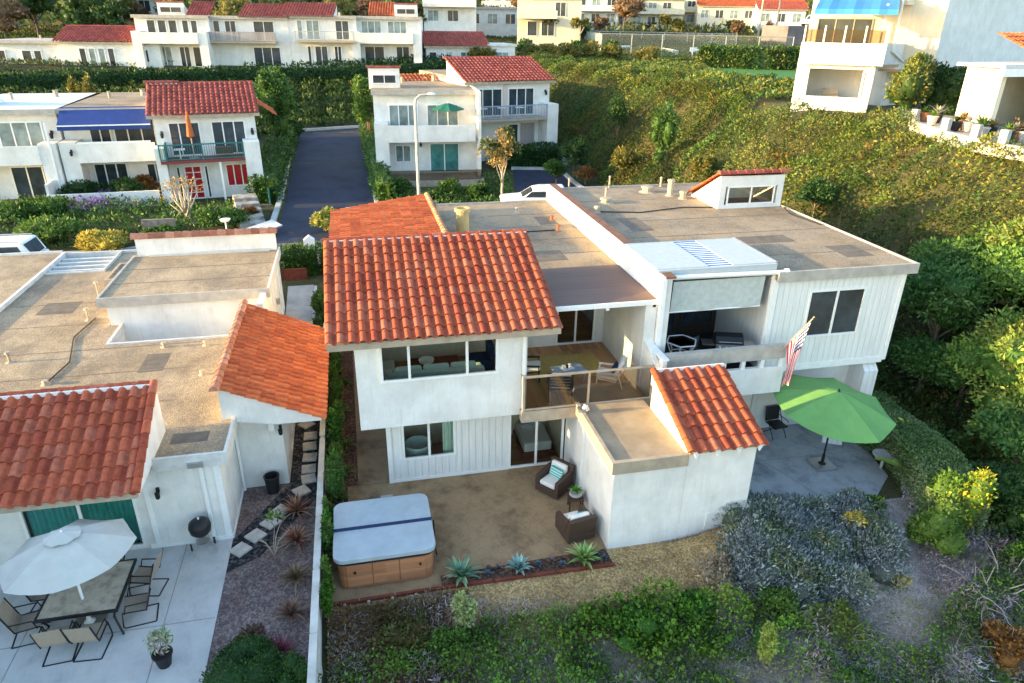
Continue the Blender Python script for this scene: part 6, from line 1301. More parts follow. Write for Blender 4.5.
# --- terrace with pots right of it
TP = [Vector((*at_z(x_, y_, 8.2), 8.2)) for x_, y_ in ((914, 120), (945, 130), (975, 137), (1003, 143), (1040, 148))]
vR = thing('terrace_wall', 'pale stone block terrace wall with short pillars on the bluff edge', 'wall', TP[0][:])
for k, (a, b) in enumerate(zip(TP[:-1], TP[1:])):
    d = b - a; m = MB(); m.cbox(tuple((a + b) / 2 - TP[0] + Vector((0, 0, -.3))), (d.length, .3, .55), rz=math.atan2(d.y, d.x)); m.build('wall_section', M['stone'], vR, bevel=.03)
    m = MB(); m.cbox(tuple(a - TP[0] + Vector((0, 0, .1))), (.32, .32, .85), rz=.3); m.build('pillar', M['stone'], vR, bevel=.03)
sheet('terrace', [tuple(p[:2]) for p in TP] + [(TP[-1].x + 6, TP[-1].y + 2), (TP[-1].x + 6, TP[-1].y + 9), (TP[0].x + 3, TP[0].y + 5)], 'path', .0, zf=8.12)
rr = random.Random(8)
for k in range(12):
    f = (k + .5) / 12 * 3.6; i = int(f); p = TP[i].lerp(TP[i + 1], f - i) + Vector((.75 + .5 * (k % 2), .5 + .35 * (k % 3), -.05))
    t = thing('potted_plant', ('dark leaved', 'twiggy grey', 'broad leaved', 'reddish')[k % 4] + ' potted plant on the bluff terrace, ' + ('first from the left', 'second from the left', 'third from the left', 'fourth from the left', 'fifth from the left', 'sixth from the left', 'seventh from the left', 'eighth from the left', 'ninth from the left', 'tenth from the left', 'second from the right', 'rightmost')[k], 'plant', p[:], 0, 'potted plants on the bluff terrace')
    m = MB(); m.lathe([(.16, 0), (.26, .38), (.28, .38), (.24, .42)], n=12); m.build('pot', M[('terracotta', 'blackplastic', 'stone')[k % 3]], t)
    rosette('leaves', None, None, (0, 0, .38), 18, rr.uniform(.4, .8), .12, (DARK, GREYP, BRIGHT, RUSSET)[k % 4], t, k, (.2, 1.1), .4)
vX = thing('terrace_house', 'sunlit cream house corner with red tiles at the right edge', 'house', (TP[2].x + 2.6, TP[2].y + 2.0, 8.1), rad(8))
m = MB(); m.wall('y', 0, .2, 0, 9, -.5, 2.7, [(.3, 2.6, 0, 2.4)]); m.wall('x', 0, .2, .2, 1.8, -.5, 2.7); m.build('wall', M['cream'], vX); bx('rear_wall', 'cream', vX, (.2, 9, 1.8, 2.0, -.4, 2.7)); bx('beam', 'trim', vX, (-.3, 9, -.25, -.02, 2.4, 2.75)); tile_roof('roof_tiles', vX, (2.2, -.5, 2.95), (7, 0, 0), (0, 3.0, 1.2), .3, .45, TILE_ORANGE, .085, 4); bx('flat_roof', 'paleband', vX, (-.3, 9, -.2, 2.2, 2.76, 2.9))
lantern(vX, 1.4, 1.78, 1.4, 2)
# --- tennis court with its tall screens
def court():
    P = [Vector(ground(x_, y_)) for x_, y_ in ((600, 57), (692, 65), (705, 64))]
    a = Vector((*at_z(601, 57, 8.0), 8.0)); b = Vector((*at_z(790, 62.5, 8.0), 8.0)); c = a + Vector((6, 30, 0)); d = Vector((b.x + 4, b.y + 22, 8))
    sheet('court', [a[:2], b[:2], d[:2], c[:2]], 'patio_l', .0, zf=8.12)
    t = thing('court_fence', 'tall pale chain link fence with screens around the tennis court', 'fence', a[:])
    for (p, q) in ((a, b), (a, c), (c, d)):
        k = max(2, int((q - p).length / 4))
        for i in range(k + 1): r = p.lerp(q, i / k) - a; m = MB(); m.tube([r, r + Vector((0, 0, 3.1))], .06, 6); m.build('post', M['metal'], t)
        m = MB(); r, s = p - a, q - a; m.poly([r + Vector((0, 0, .1)), s + Vector((0, 0, .1)), s + Vector((0, 0, 3)), r + Vector((0, 0, 3))]); m.build('mesh_screen', M['mesh'], t)
        m = MB(); m.tube([r + Vector((0, 0, 3.05)), s + Vector((0, 0, 3.05))], .05, 6); m.build('top_rail', M['metal'], t)
    n0 = a.lerp(b, .45).lerp(c.lerp(d, .45), .1); n1 = a.lerp(b, .45).lerp(c.lerp(d, .45), .9); u = thing('tennis_net', 'white banded net across the tennis court', 'net', n0[:])
    m = MB(); r = n1 - n0; m.poly([(0, 0, .1), tuple(r + Vector((0, 0, .1))), tuple(r + Vector((0, 0, 1))), (0, 0, 1)]); m.build('netting', M['mesh'], u); m = MB(); m.tube([(0, 0, 1), tuple(r + Vector((0, 0, 1)))], .06, 6); m.build('band', M['white'], u)
    for k, f in enumerate((.2, .62, .8)):
        q = a.lerp(b, f).lerp(c.lerp(d, f), .35); bb = thing('court_bench', 'white bench on the tennis court, ' + ('leftmost', 'middle', 'rightmost')[k], 'bench', (q.x, q.y, 8.12), .3, 'benches on the tennis court'); bx('seat', 'white', bb, (-1.2, 1.2, -.3, .3, .45, .55)); bx('backrest', 'white', bb, (-1.2, 1.2, .25, .32, .55, 1.2)); each('leg', 'white', bb, (-1.1, -1.0, -.25, .25, 0, .45), (1.0, 1.1, -.25, .25, 0, .45))
    return a, b
ca, cb = court()
sheet('lawn', [at_z(712, 76, 8), at_z(800, 88, 8), at_z(835, 84, 8.), at_z(835, 70, 8), at_z(700, 66, 8)], 'grass', .10, zf=8.08)
hedge('court_hedge', 'tall dark clipped hedge between the lawn and the tennis court', 'hedge', [at_z(698, 68, 8), at_z(760, 71, 8), at_z(838, 72, 8)], 1.6, 8.0, 10.2, 6000, .28, .18, [(.03, .07, .018), (.05, .11, .025), (.10, .15, .035), (.16, .19, .05)], seed=301, rough=.2)
# ================================================================== street things
def car(loc, rot, label, suv=False, grp=None):
    t = thing('parked_car', label, 'car', loc, rot, grp); L_, Wc, hb_, ht = 4.6, .9, .95 if suv else .88, 1.72 if suv else 1.42
    m = MB(); m.prismy([(-2.3, .32), (-1.75, .28), (1.9, .28), (2.3, .36), (2.32, .72), (2.0, hb_ - .06), (1.0, hb_ + .02), (-2.25, hb_ + .04), (-2.34, .7)], -Wc, Wc); m.build('body', M['car_white'], t, bevel=.07, seg=3)
    prof = [(1.15, hb_), (.35, ht - .08), (-.1, ht), (-1.5, ht), (-2.2, hb_ + (.25 if suv else .05))] if not suv else [(1.2, hb_), (.55, ht - .1), (.2, ht), (-1.9, ht), (-2.25, hb_ + .1)]
    m = MB(); m.prismy(prof, -Wc * .86, Wc * .86); m.build('cabin', M['car_white'], t, bevel=.06, seg=3)
    for s in (-1, 1):
        y = s * (Wc * .86 + .004); m = MB()
        for (a, b) in ((.0, .46), (.54, 1.0)):
            x0 = prof[0][0] - .25; x1 = prof[-1][0] + .3; zt = ht - .14; zb = hb_ + .06; sh = .38
            xa, xb = x0 + (x1 - x0) * a, x0 + (x1 - x0) * b
            ta = xa - (sh if a == 0 else 0); tb = xb + (.2 if b == 1 else 0)
            m.poly([(xa, y, zb), (xb, y, zb), (tb, y, zt), (ta, y, zt)], s > 0)
        m.build('side_window', M['pane'], t)
        for x in (-1.4, 1.4): m = MB(); m.tube([(x, s * .74, .33), (x, s * .93, .33)], .33, 18); w = m.build('wheel', M['tyre'], t); m = MB(); m.tube([(x, s * .92, .33), (x, s * .945, .33)], .2, 14); m.build('rim', M['metal'], w)
        m = MB(); m.cbox((2.26, s * .62, .68), (.14, .36, .16)); m.build('headlight', M['white'], t, bevel=.03); m = MB(); m.cbox((-2.3, s * .7, .78), (.1, .26, .22)); m.build('tail_light', M['panered'], t, bevel=.02)
    def scr(i, j, nm):
        a, b = prof[i], prof[j]; d = Vector((b[0] - a[0], 0, b[1] - a[1])); n_ = Vector((-d.z, 0, d.x)).normalized(); n_ = n_ if n_.z > 0 else -n_; n_ *= .006; p = [Vector((a[0], 0, a[1])) + d * f + n_ for f in (.12, .92)]
        m = MB(); m.poly([(p[0].x, -Wc * .72, p[0].z), (p[0].x, Wc * .72, p[0].z), (p[1].x, Wc * .66, p[1].z), (p[1].x, -Wc * .66, p[1].z)]); m.build(nm, M['pane'], t)
    scr(0, 1, 'windscreen'); scr(3, 4, 'rear_window')
    if suv:
        for s in (-1, 1): m = MB(); m.tube([(.2, s * .68, ht + .06), (-1.8, s * .68, ht + .06)], .025, 6); m.build('roof_rail', M['metal'], t)
    return t
car((-16.7, 35.2, h1(-16.5, 35.2) + .01), rad(177), 'white sport utility car parked on the street at the left edge', True)
car((10.9, 41.2, 1.95), rad(172), 'white car half hidden behind the flat roof, on the dark courtyard')
(x, y), z = base_at(812, 26, 118); car((x, y, z), rad(200), 'pale car parked far up by the top right corner', True)
m = MB(); m.cbox((x, y, z - 3), (14, 8, 6)); solo(m, 'parking_pad', None, None, M['street'], (x, y, z - 6))['kind'] = 'structure'
t = thing('street_lamp', 'tall pale street lamp in front of the centre villa', 'street lamp', (3.75, 42.65, h1(3.75, 42.65)), rad(0))
m = MB(); m.tube([(0, 0, 0), (0, 0, 6.0), (.06, -.02, 6.35), (.3, -.05, 6.55), (.75, -.08, 6.6)], [.11, .085, .08, .07, .06], 10); m.build('pole', M['stone'], t); m = MB(); m.lathe([(.0, .12), (.2, .08), (.25, 0), (.0, -.03)], (.95, -.1, 6.6), 12); m.build('lamp_head', M['white'], t); m = MB(); m.lathe([(.22, 0), (.2, .3), (.12, .35)], n=12); m.build('base', M['stone'], t)
for k, (px, py, Y, h_, lab) in enumerate(((757, 44, 128, 16, 'tall pale pole standing behind the court hedge'), (775, 36, 128, 9, 'leaning pale pole near the far parked car'), (124, 30, 112, 8, 'thin pale pole among the trees at the top left'), (452, 26, 118, 9, 'grey pole in front of the grey hipped roof'))):
    (x, y), z = base_at(px, py, Y); t = thing('utility_pole', lab, 'pole', (x, y, z - 2)); m = MB(); m.tube([(0, 0, 0), (0, 0, h_)], [.22, .14], 8); m.build('shaft', M['palebark'], t); m = MB(); m.cbox((0, 0, h_ - .5), (.9, .1, .12)); m.build('crossarm', M['palebark'], t)
# garden walls and steps
t = thing('garden_steps', 'pale stone block steps climbing beside the left edge of the driveway', 'steps', (-6.2, 38.4, 2.0), rad(12))
for k in range(6): m = MB(); m.box(.1 + k * .02, 1.5, k * .8, 5.2, k * .17 - .3, k * .17 + .17); m.build('step', M['stonewall'], t, bevel=.03)
m = MB(); m.box(-10.9, -9.3, 38.55, 38.75, 1.6, 2.95); solo(m, 'garden_wall', 'short brown block wall behind the tiled roof parapet', 'wall', M['block'], (-10, 38.6, 2.0))
m = MB(); m.box(-.9, .0, -1.2, 1.2, .55, .62); m.box(-.9, .0, -1.2, -1.1, .62, .75); o = solo(m, 'skiff', 'pale grey upturned board on the kerb by the steps', 'board', M['paleband'], (0, 0, 0)); o.location = (-4.9, 37.6, 1.75); o.rotation_euler = (.1, .15, -.9)
# ================================================================== planting
GC = dict(spread=.75)
BLUFF = [(.075, .125, .022), (.11, .15, .028), (.05, .10, .022), (.17, .175, .035), (.045, .095, .024), (.10, .14, .026), (.15, .165, .035)]
cover('bluff_planting', [(17.0, 23), (16.6, 40), (17, 52), (14, 62), (6, 69.8), (6, 84), (24, 92), (24, 68), (25, 52), (24.9, 44), (24.0, 40.4), (27.7, 35.0), (28.2, 33.2), (26.6, 29), (26.6, 23), (36, 16), (46, 8), (40, 1), (22, 1), (20.5, 14), (17.5, 18)], 210, .155, .075, BLUFF, .3, 21, clump=.32, relief=.3, upw=.7, mounds=(900, .45, 1.5, .55))
cover('hillside_shrubs', [(17.0, 26), (16.8, 40), (17, 52), (14, 62), (20, 68), (24, 52), (24, 40), (26, 34), (25.8, 29), (33, 16), (24, 8), (20, 16)], 70, .19, .085, [(.05, .10, .02), (.08, .125, .025), (.17, .10, .03), (.04, .08, .02)], .7, 22, clump=.5, thresh=.15, relief=.8)
cover('slope_ivy', [(-80, 58), (-13, 58), (-5, 68.8), (2, 70), (9, 66), (13, 70), (12, 84), (-80, 83)], 38, .36, .18, [(.045, .085, .02), (.065, .115, .025), (.03, .06, .015), (.09, .13, .03), (.11, .10, .035)], .4, 23, clump=.3, relief=.6)
cover('garden_planting', [(-40, 38.4), (-6.5, 38.2), (-6.5, 43.2), (-12, 46.2), (-40, 48)], 55, .2, .1, GREEN + [(.13, .22, .05)], .3, 24, clump=.7, relief=.5)
cover('garden_planting', [(1.7, 37.9), (9.0, 38.9), (10, 44), (10.8, 49.5), (8.4, 50), (8.2, 46), (1.3, 46.4)], 70, .18, .09, GREEN + [(.12, .2, .04), (.2, .2, .06)], .25, 25, clump=.8, relief=.35)
cover('far_ground_cover', [(-160, 135), (110, 135), (300, 330), (-200, 330)], 1.1, 1.0, .55, [(.05, .085, .022), (.08, .115, .03), (.12, .12, .035), (.035, .06, .02), (.15, .11, .04)], .8, 26, clump=.08, relief=1.0, tscale=.1)
cover('far_ground_cover', [(-90, 86.5), (-24, 86.5), (9, 92), (36, 95), (95, 110), (110, 150), (-70, 136)], 14, .36, .2, [(.05, .085, .022), (.08, .115, .03), (.12, .12, .035), (.15, .13, .04)], .3, 27, clump=.15, relief=.3, tscale=.2)
cover('plateau_planting', [(23.5, 50), (24.2, 42), (28, 42.5), (34, 47), (48, 56), (64, 88), (36, 101), (20, 94), (20, 68)], 60, .26, .12, BLUFF, .3, 28, clump=.3, relief=.3, mounds=(260, .6, 1.4, .22), holes=[[at_z(712, 76, 8), at_z(800, 88, 8), at_z(835, 84, 8.), at_z(835, 70, 8), at_z(700, 66, 8)]])
# slope below the patio
SLOPE = [(-1.4, 12.55), (1.2, 12.6), (3.2, 12.1), (5.6, 11.7), (7.4, 11.9), (8.4, 11.4), (13.5, 10.8), (14.5, 13.4), (18, 18), (22, 14), (22, 3), (-1.4, 3)]
cover('dry_brush', SLOPE, 620, .12, .02, GREYP + [(.24, .20, .15)], .16, 31, clump=1.0, relief=.25, spread=1.0)
cover('dry_brush', rect(-1.4, 1.9, 10.2, 12.7), 1500, .075, .03, [(.24, .14, .06), (.31, .20, .09), (.18, .10, .045), (.15, .14, .05)], .16, 32, clump=1.2, relief=.2)
cover('ivy_cover', [(-1.4, 11.3), (1.0, 11.7), (2.2, 11.9), (3.3, 11.7), (6.3, 11.9), (8.3, 11.2), (13.3, 10.4), (20, 13), (22, 3), (-1.4, 3)], 1250, .065, .055, [(.07, .16, .022), (.12, .24, .03), (.045, .11, .018), (.18, .29, .04), (.13, .26, .035), (.24, .32, .06)], .28, 33, clump=1.0, thresh=-.24, tscale=.95, relief=.25, spread=.6, mounds=(90, .25, .7, .5))
cover('ivy_cover', [(3.6, 11.6), (6.6, 11.9), (8.0, 10.4), (6.0, 9.5), (3.4, 10.4)], 420, .11, .09, [(.07, .17, .02), (.12, .24, .03), (.16, .26, .04)], .3, 34, clump=1.0, thresh=-.25, tscale=.9, relief=.5, spread=.5)
cover('wood_chips', [(1.2, 11.6), (5.6, 11.3), (7.6, 11.6), (9.3, 12.6), (9.3, 13.3), (5.7, 13.3), (5.6, 12.75), (1.2, 12.8)], 900, .07, .025, [(.42, .29, .13), (.52, .38, .18), (.30, .20, .09), (.22, .15, .07)], .03, 35, clump=2, relief=.02, spread=1.4, thresh=-.3)
cover('canyon_undergrowth', [(16.9, 19), (17.3, 24), (19, 26), (27, 20), (33, 8), (26, 2), (18, 6), (15.8, 11.5), (17.2, 14)], 150, .16, .08, [(.05, .12, .03), (.075, .155, .035), (.11, .19, .04), (.05, .07, .04), (.16, .13, .11)], .4, 36, clump=.8, relief=.4, mounds=(160, .4, 1.2, .6))
cover('purple_brush', [(7.6, 11.6), (9.5, 11.0), (13.2, 11.0), (14.6, 12.6), (19, 13), (21, 6), (7, 6)], 420, .13, .025, [(.30, .24, .30), (.38, .33, .36), (.22, .18, .22), (.16, .20, .08), (.26, .22, .16)], .3, 43, clump=1.4, relief=.2, spread=1.0, thresh=-.15, mounds=(60, .25, .6, .5))
# bare twigs
def twigs(name, label, loc, n, R, seed, th=.014, mat='palebark', up=.5):
    rr = random.Random(seed); m = MB()
    for k in range(n):
        a = rr.uniform(0, 6.28); l = R * rr.uniform(.5, 1); p = Vector((rr.uniform(-.2, .2) * R, rr.uniform(-.2, .2) * R, 0)); pts = [p.copy()]; d = Vector((math.cos(a), math.sin(a), up * rr.uniform(.2, 1)))
        for s in range(5): d = (d + Vector((rr.uniform(-.5, .5), rr.uniform(-.5, .5), rr.uniform(-.35, .25)))).normalized(); p = p + d * l / 5; p.z = max(p.z, .03); pts.append(p.copy())
        m.tube(pts, [th, th * .85, th * .7, th * .5, th * .35, th * .2], 5)
        if k % 2 == 0:
            q = pts[2]; e = q + Vector((rr.uniform(-.4, .4), rr.uniform(-.4, .4), rr.uniform(.0, .4))) * R * .6; m.tube([q, (q + e) / 2 + Vector((0, 0, .05)), e], [th * .6, th * .4, th * .15], 4)
    o = m.build(name, M[mat], None); o.location = loc; return tag(o, label, 'branches', 'bare branches on the slope')
g = lambda px, py: ground(px, py)
M['greytwig'] = plain('bleached_twigs', (.36, .315, .30), .9, var=.2)
twigs('bare_branches', 'big tangle of bleached bare branches right of the grey mound', g(985, 590), 34, 2.0, 1, .02, 'greytwig')
twigs('bare_branches', 'long bleached bare branches at the right edge', g(1012, 622), 26, 1.6, 2, .018, 'greytwig')
twigs('bare_branches', 'fine grey twigs below the left end of the grey mound', g(720, 585), 34, .9, 3, .012, 'greytwig')
twigs('bare_branches', 'fine grey twigs at the middle of the bottom slope', g(840, 625), 40, 1.2, 4, .011, 'greytwig')
twigs('bare_branches', 'fine grey twigs near the bottom right of the slope', g(950, 650), 40, 1.2, 5, .012, 'greytwig')
twigs('bare_branches', 'pale twigs among the ivy near the bottom centre', g(560, 650), 26, .8, 6, .01, 'greytwig')
for k, (px, py, r, hz, c, lab) in enumerate(((465, 637, .30, .62, [(.30, .38, .12), (.42, .46, .22), (.22, .32, .08)], 'pale yellow green upright shrub below the hot tub'), (450, 655, .45, .4, BRIGHT, 'bright green shrub under the pale upright one'), (762, 672, .22, .7, [(.42, .46, .12), (.30, .38, .08)], 'thin yellow green sapling at the bottom of the slope'), (915, 545, .45, .5, BRIGHT, 'lime green shrub at the right end of the grey mound'), (640, 640, .8, .4, IVY, 'rounded bright ivy shrub in the middle of the lower slope'), (690, 560 + 60, .6, .35, IVY, 'ivy shrub to the right of the wood chips'), (1000, 660, .7, .5, RUSSET, 'russet tinged shrub in the bottom right corner'), (775, 606, .5, .35, BRIGHT, 'green clump just below the grey mound'), (400, 640, .7, .3, [(.13, .09, .035), (.1, .12, .03), (.18, .13, .05)], 'brown green shrub between the fence and the pale upright shrub'), (1010, 545, .8, .9, DARK, 'dark green shrub above the bleached branches'))):
    p = g(px, py); bush('slope_shrub', lab, 'shrub', p, (r, r * .85, hz), 1500, .10, .055, c, 9, seed=200 + k, core=.6)
# right hand canyon trees
for k, (px, py, h_, cr, c, lab) in enumerate(((985, 452, 4.6, 1.9, [(0.068, 0.162, 0.034), (0.121, 0.230, 0.041), (0.230, 0.297, 0.068), (0.162, 0.257, 0.054)], 'rounded sunlit tree with a bare trunk at the right edge'), (925, 372, 4.2, 1.7, [(0.041, 0.108, 0.027), (0.068, 0.162, 0.041), (0.108, 0.189, 0.054)], 'dark green tree immediately right of the boarded house'), (965, 345, 3.6, 1.5, [(0.047, 0.115, 0.027), (0.081, 0.162, 0.041)], 'second dark tree behind the one beside the boarded house'), (1018, 420, 4.2, 1.6, [(0.162, 0.230, 0.054), (0.243, 0.270, 0.068), (0.095, 0.162, 0.041)], 'olive tree cut by the right edge'), (1000, 530, 1.8, 1.2, DARK, 'low dark tree at the right edge below the rounded one'), (1000, 345, 3.4, 1.9, [(0.081, 0.176, 0.041), (0.135, 0.243, 0.047)], 'broad bright green tree above the rounded one at the right edge'), (940, 318, 2.8, 1.5, [(0.068, 0.149, 0.034), (0.108, 0.203, 0.041)], 'bushy green tree on the slope behind the boarded house corner'), (915, 400, 2.2, 1.2, [(0.068, 0.149, 0.034), (0.108, 0.189, 0.041)], 'low bushy tree between the clipped hedge and the boarded house'), (955, 412, 2.4, 1.3, [(0.054, 0.135, 0.034), (0.095, 0.189, 0.041)], 'dense low tree left of the rounded sunlit one'), (1020, 300, 3.0, 1.6, [(0.121, 0.203, 0.041), (0.189, 0.230, 0.054)], 'olive green tree high on the slope at the right edge'), (980, 290, 2.0, 1.3, GREEN, 'small bush like tree on the slope above the canyon'), (1005, 490, 2.6, 1.3, [(0.068, 0.162, 0.041), (0.121, 0.216, 0.054)], 'leafy tree at the right edge level with the clipped hedge'))):
    p = g(px, py); tree('canyon_tree', lab, p, h_, cr * 1.2, 8000, .17, .08, c, h_ * .4, .1, 16, 'trees in the canyon on the right', 400 + k, clump=1.3, core=.55)
for k, (px, py, h_, cr, lab) in enumerate(((616, 150, 3.6, .9, 'left slender bluff tree'), (664, 178, 4.6, 1.2, 'tallest feathery bluff tree above the flat roof'), (622, 184, 2.4, .9, 'small bushy bluff tree at the foot of the slope'), (573, 178, 2.6, 1.1, 'round bluff tree beside the courtyard'), (556, 186, 1.8, .8, 'low bluff tree at the courtyard corner'), (700, 186, 1.8, .8, 'small bluff tree behind the roof tower'), (812, 222, 2.0, 1.0, 'dark bluff tree right of the roof tower'), (585, 186, 1.3, .9, 'low russet bluff tree by the roof edge'))):
    p = g(px, py); tree('bluff_tree', lab, p, h_, cr, 2400, .2, .07, (DARK, GREEN, OLIVE)[k % 3] if k != 7 else RUSSET, h_ * .3, .06, 12, 'trees on the planted bluff', 420 + k, crown_zr=h_ * .45, core=.5)
p = g(912, 110); bush('terrace_shrub', 'large leafy shrub with yellow top between the bluff building and terrace', 'shrub', (29.9, 34.6, 8), (1.5, 1.0, 1.7), 3800, .2, .1, [(.04, .09, .025), (.08, .14, .03), (.2, .2, .04), (.13, .16, .04)], 13, seed=430)
bush('terrace_shrub', 'dark shrub mass behind the potted plants on the bluff', 'shrub', (32.0, 34.4, 8), (1.6, 1.0, 1.6), 3000, .2, .1, DARK, 12, seed=431)
# across the street
for k, (px, py, r, hz, c, lab) in enumerate(((105, 247, 1.5, .9, YELLOW, 'big yellow leaved shrub behind the gravel roof'), (55, 235, 1.6, .9, BRIGHT, 'bright green shrub behind the white sport utility car'), (25, 215, 1.8, .8, GREEN, 'green shrub in the left front garden'), (130, 195, 1.6, 1.1, DARK, 'dark shrub below the blue awning villa'), (85, 195, 1.8, .9, DARK, 'dark shrub row under the patio wall of the blue awning villa'), (50, 212, 1.6, .9, GREEN, 'rounded green shrub left of the purple flowers'), (225, 222, 1.6, .9, GREEN, 'green shrub in front of the tiled villa terrace'), (250, 215, .9, .6, RUSSET, 'rusty flowering shrub next to the garden steps'), (165, 232, 1.2, .6, BRIGHT, 'bright shrub at the foot of the bare tree'), (145, 190, .9, .9, RUSSET, 'tan leaved shrub beside the bare tree'), (330, 225, 1.0, .9, [(.36, .34, .08), (.2, .24, .05), (.45, .36, .12)], 'yellowish shrub behind the orange rear roof'), (400, 190, 1.0, .8, GREEN, 'round shrub left of the street lamp'), (450, 190, 1.2, .8, BRIGHT, 'bright shrub right of the street lamp'), (480, 192, 1.0, .7, GREEN, 'shrub between lamp and orange leaved tree'), (430, 196, 1.0, .5, GREEN, 'low shrub on the kerb right of the street lamp'))):
    p = g(px, py + 7); bush('garden_shrub', lab, 'shrub', p, (r * .85, r * .7, hz * .75), 2000, .19, .09, c, 11, seed=500 + k, core=.65)
cover('purple_flowers', [at_z(58, 214, 2), at_z(112, 212, 2), at_z(135, 202, 2), at_z(120, 196, 2), at_z(62, 202, 2)], 90, .2, .1, PURPLE + [(.2, .2, .2)], .45, 41, clump=1, relief=.4)
cover('grey_flowers', [at_z(60, 219, 2), at_z(140, 212, 2), at_z(148, 200, 2), at_z(128, 198, 2), at_z(110, 213, 2)], 80, .2, .07, [(.26, .28, .27), (.33, .35, .33), (.18, .22, .17)], .35, 42, clump=1, relief=.3)
t = tree('bare_tree', 'leafless pale branching tree in front of the tiled villa', (-8.7, 40.6, h1(-8.7, 40.6)), 2.9, 1.5, 240, .16, .09, [(.36, .22, .08), (.28, .2, .08), (.45, .3, .12)], .8, .12, 12, None, 520, 'palebark', 1.1, (-.6, 0), 11)
t = tree('street_tree', 'orange and green leaved tree beside the dark courtyard', (8.95, 42.7, h1(8.95, 42.7)), 4.4, 1.35, 2600, .19, .1, [(.07, .11, .03), (.10, .13, .04), (.40, .26, .09), (.50, .36, .16)], 1.6, .09, 14, None, 521, 'palebark', 1.35, clump=1.6, shell=(.5, 1.05))
hedge('driveway_hedge', 'hedge along the left edge of the driveway', 'hedge', [(-5.5, 45), (-5.4, 52), (-5.3, 60), (-5.4, 66)], 1.5, 0, 1.5, 5000, .2, .1, GREEN + [(.12, .18, .04)], seed=530, zf=h1, rough=.25)
hedge('driveway_hedge', 'hedge along the right edge of the driveway', 'hedge', [(1.75, 44), (1.6, 52), (1.5, 60), (1.6, 68)], 1.0, 0, 1.3, 4000, .2, .1, BRIGHT + GREEN, seed=531, zf=h1, rough=.2)
tree('driveway_tree', 'dense round tree behind the right side of the tiled villa', (-5.6, 58, h1(-5.6, 58)), 6.2, 1.7, 3600, .28, .14, GREEN, 1.5, .15, 14, None, 532, core=.6, crown_zr=2.6)
tree('driveway_tree', 'column shaped tree left of the centre villa tower', (1.4, 60, h1(1.4, 60)), 5.8, 1.2, 3000, .26, .13, BRIGHT, 1.0, .14, 13, None, 533, core=.6, crown_zr=2.5)
hedge('clipped_hedge', 'dark clipped hedge below the balcony of the blue grey railed villa', 'hedge', [(10.6, 52.6), (15.4, 52.0)], 1.5, 0, 1.5, 3600, .18, .1, DARK, seed=534, zf=h1)
hedge('row_hedge', 'long dark clipped hedge in front of the upper villa row', 'hedge', [(-46, 80.5), (-24, 82.5), (-8, 83.8), (4, 84.6), (12, 85.5)], 1.6, 0, 1.5, 15000, .3, .17, DARK, seed=535, zf=h1, rough=.2)
rr = random.Random(12)
for k in range(9): x = -34 + k * 3.6; y = 66 + rr.uniform(-4, 10); bush('slope_bush', 'rounded bush on the planted slope below the upper villas', 'shrub', (x, y, h1(x, y)), (rr.uniform(1.2, 2), rr.uniform(1, 1.6), rr.uniform(.9, 1.6)), 1300, .34, .18, (GREEN, BRIGHT, DARK)[k % 3], 9, 'bushes on the planted slope', seed=540 + k, core=.7)
for k, (x, y, h_, lab) in enumerate(((-20.2, 62, 5.0, 'slim pale trunked tree behind the blue awning villa'), (-19.0, 61, 5.5, 'slim tree right of its twin behind the blue awning villa'))): tree('slim_tree', lab, (x, y, h1(x, y)), h_, .7, 700, .25, .1, OLIVE, 2.5, .09, 7, None, 560 + k, 'palebark', 2.0)
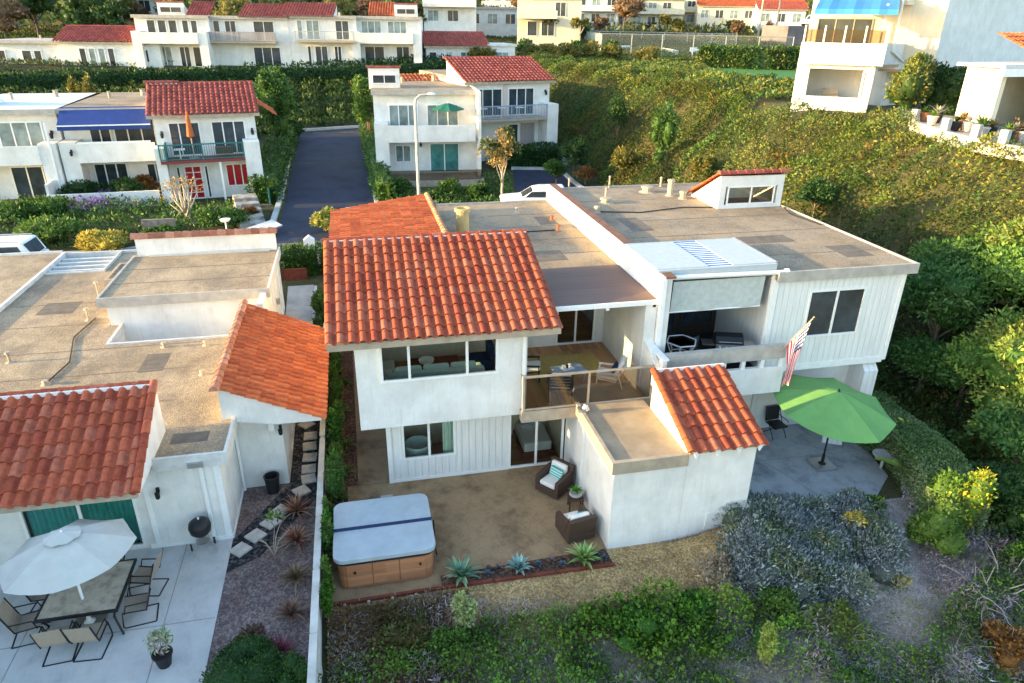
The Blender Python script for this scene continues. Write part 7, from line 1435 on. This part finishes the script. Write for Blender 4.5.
# woods on the hill
WG = [([(.06, .10, .03), (.10, .14, .035), (.04, .07, .02)], 'round green tree in the wooded strip above the upper villas'), ([(.15, .14, .04), (.22, .19, .05), (.10, .11, .03)], 'olive yellow tree in the wooded strip above the upper villas'), ([(.18, .11, .06), (.24, .15, .08), (.12, .09, .04)], 'brownish tree in the wooded strip above the upper villas'), ([(.045, .09, .025), (.07, .12, .035), (.035, .07, .02)], 'dark green tree in the wooded strip above the upper villas')]
spots = []
for k in range(46): spots.append((rr.uniform(-58, 12), rr.uniform(104, 135), rr.uniform(4.5, 7.5)))
for k in range(26): spots.append((rr.uniform(-60, 60), rr.uniform(140, 200), rr.uniform(6, 9)))
for k, (x, y, h_) in enumerate(spots):
    c, lab = WG[k % 4]; tree('hillside_tree', lab, (x, y, h1(x, y)), h_, h_ * .5, 1100, .6, .32, c, h_ * .3, .2, 9, 'trees on the wooded hill', 600 + k, core=.7, crown_zr=h_ * .42, limbs=3, clump=.5)
for k in range(24):
    x = rr.uniform(30, 115); y = rr.uniform(118, 165) ; h_ = rr.uniform(2, 3.4); c = WG[(k * 3) % 4][0]
    tree('court_tree', ('low green tree among the houses beyond the tennis court', 'olive tree among the houses beyond the tennis court', 'brown tree among the houses beyond the tennis court', 'dark tree among the houses beyond the tennis court')[(k * 3) % 4], (x, y, h1(x, y)), h_, h_ * .5, 900, .55, .3, c, h_ * .3, .18, 8, 'trees beyond the tennis court', 700 + k, core=.7, limbs=3, clump=.5)
for k in range(12):
    x = 16 + k * 1.9 + rr.uniform(-.6, .6); y = 92 + rr.uniform(-6, 6); bush('meadow_shrub', ('olive shrub', 'green shrub', 'golden shrub')[k % 3] + ' on the slope between the cream house and the tennis court', 'shrub', (x, y, h1(x, y)), (1.6, 1.3, 1.2), 1000, .36, .18, (OLIVE, GREEN, [(.2, .18, .04), (.28, .22, .05)])[k % 3], 9, 'shrubs left of the tennis court', seed=760 + k, core=.7)
for k, (px, py, h_) in enumerate(((578, 52, 5), (549, 48, 4.5))): p = g(px, py); tree('pale_tree', ('pale trunked tree left of the court fence', 'small pale trunked tree below the cream house')[k], p, h_, 1.5, 700, .4, .2, OLIVE, 2.4, .16, 8, None, 780 + k, 'palebark')
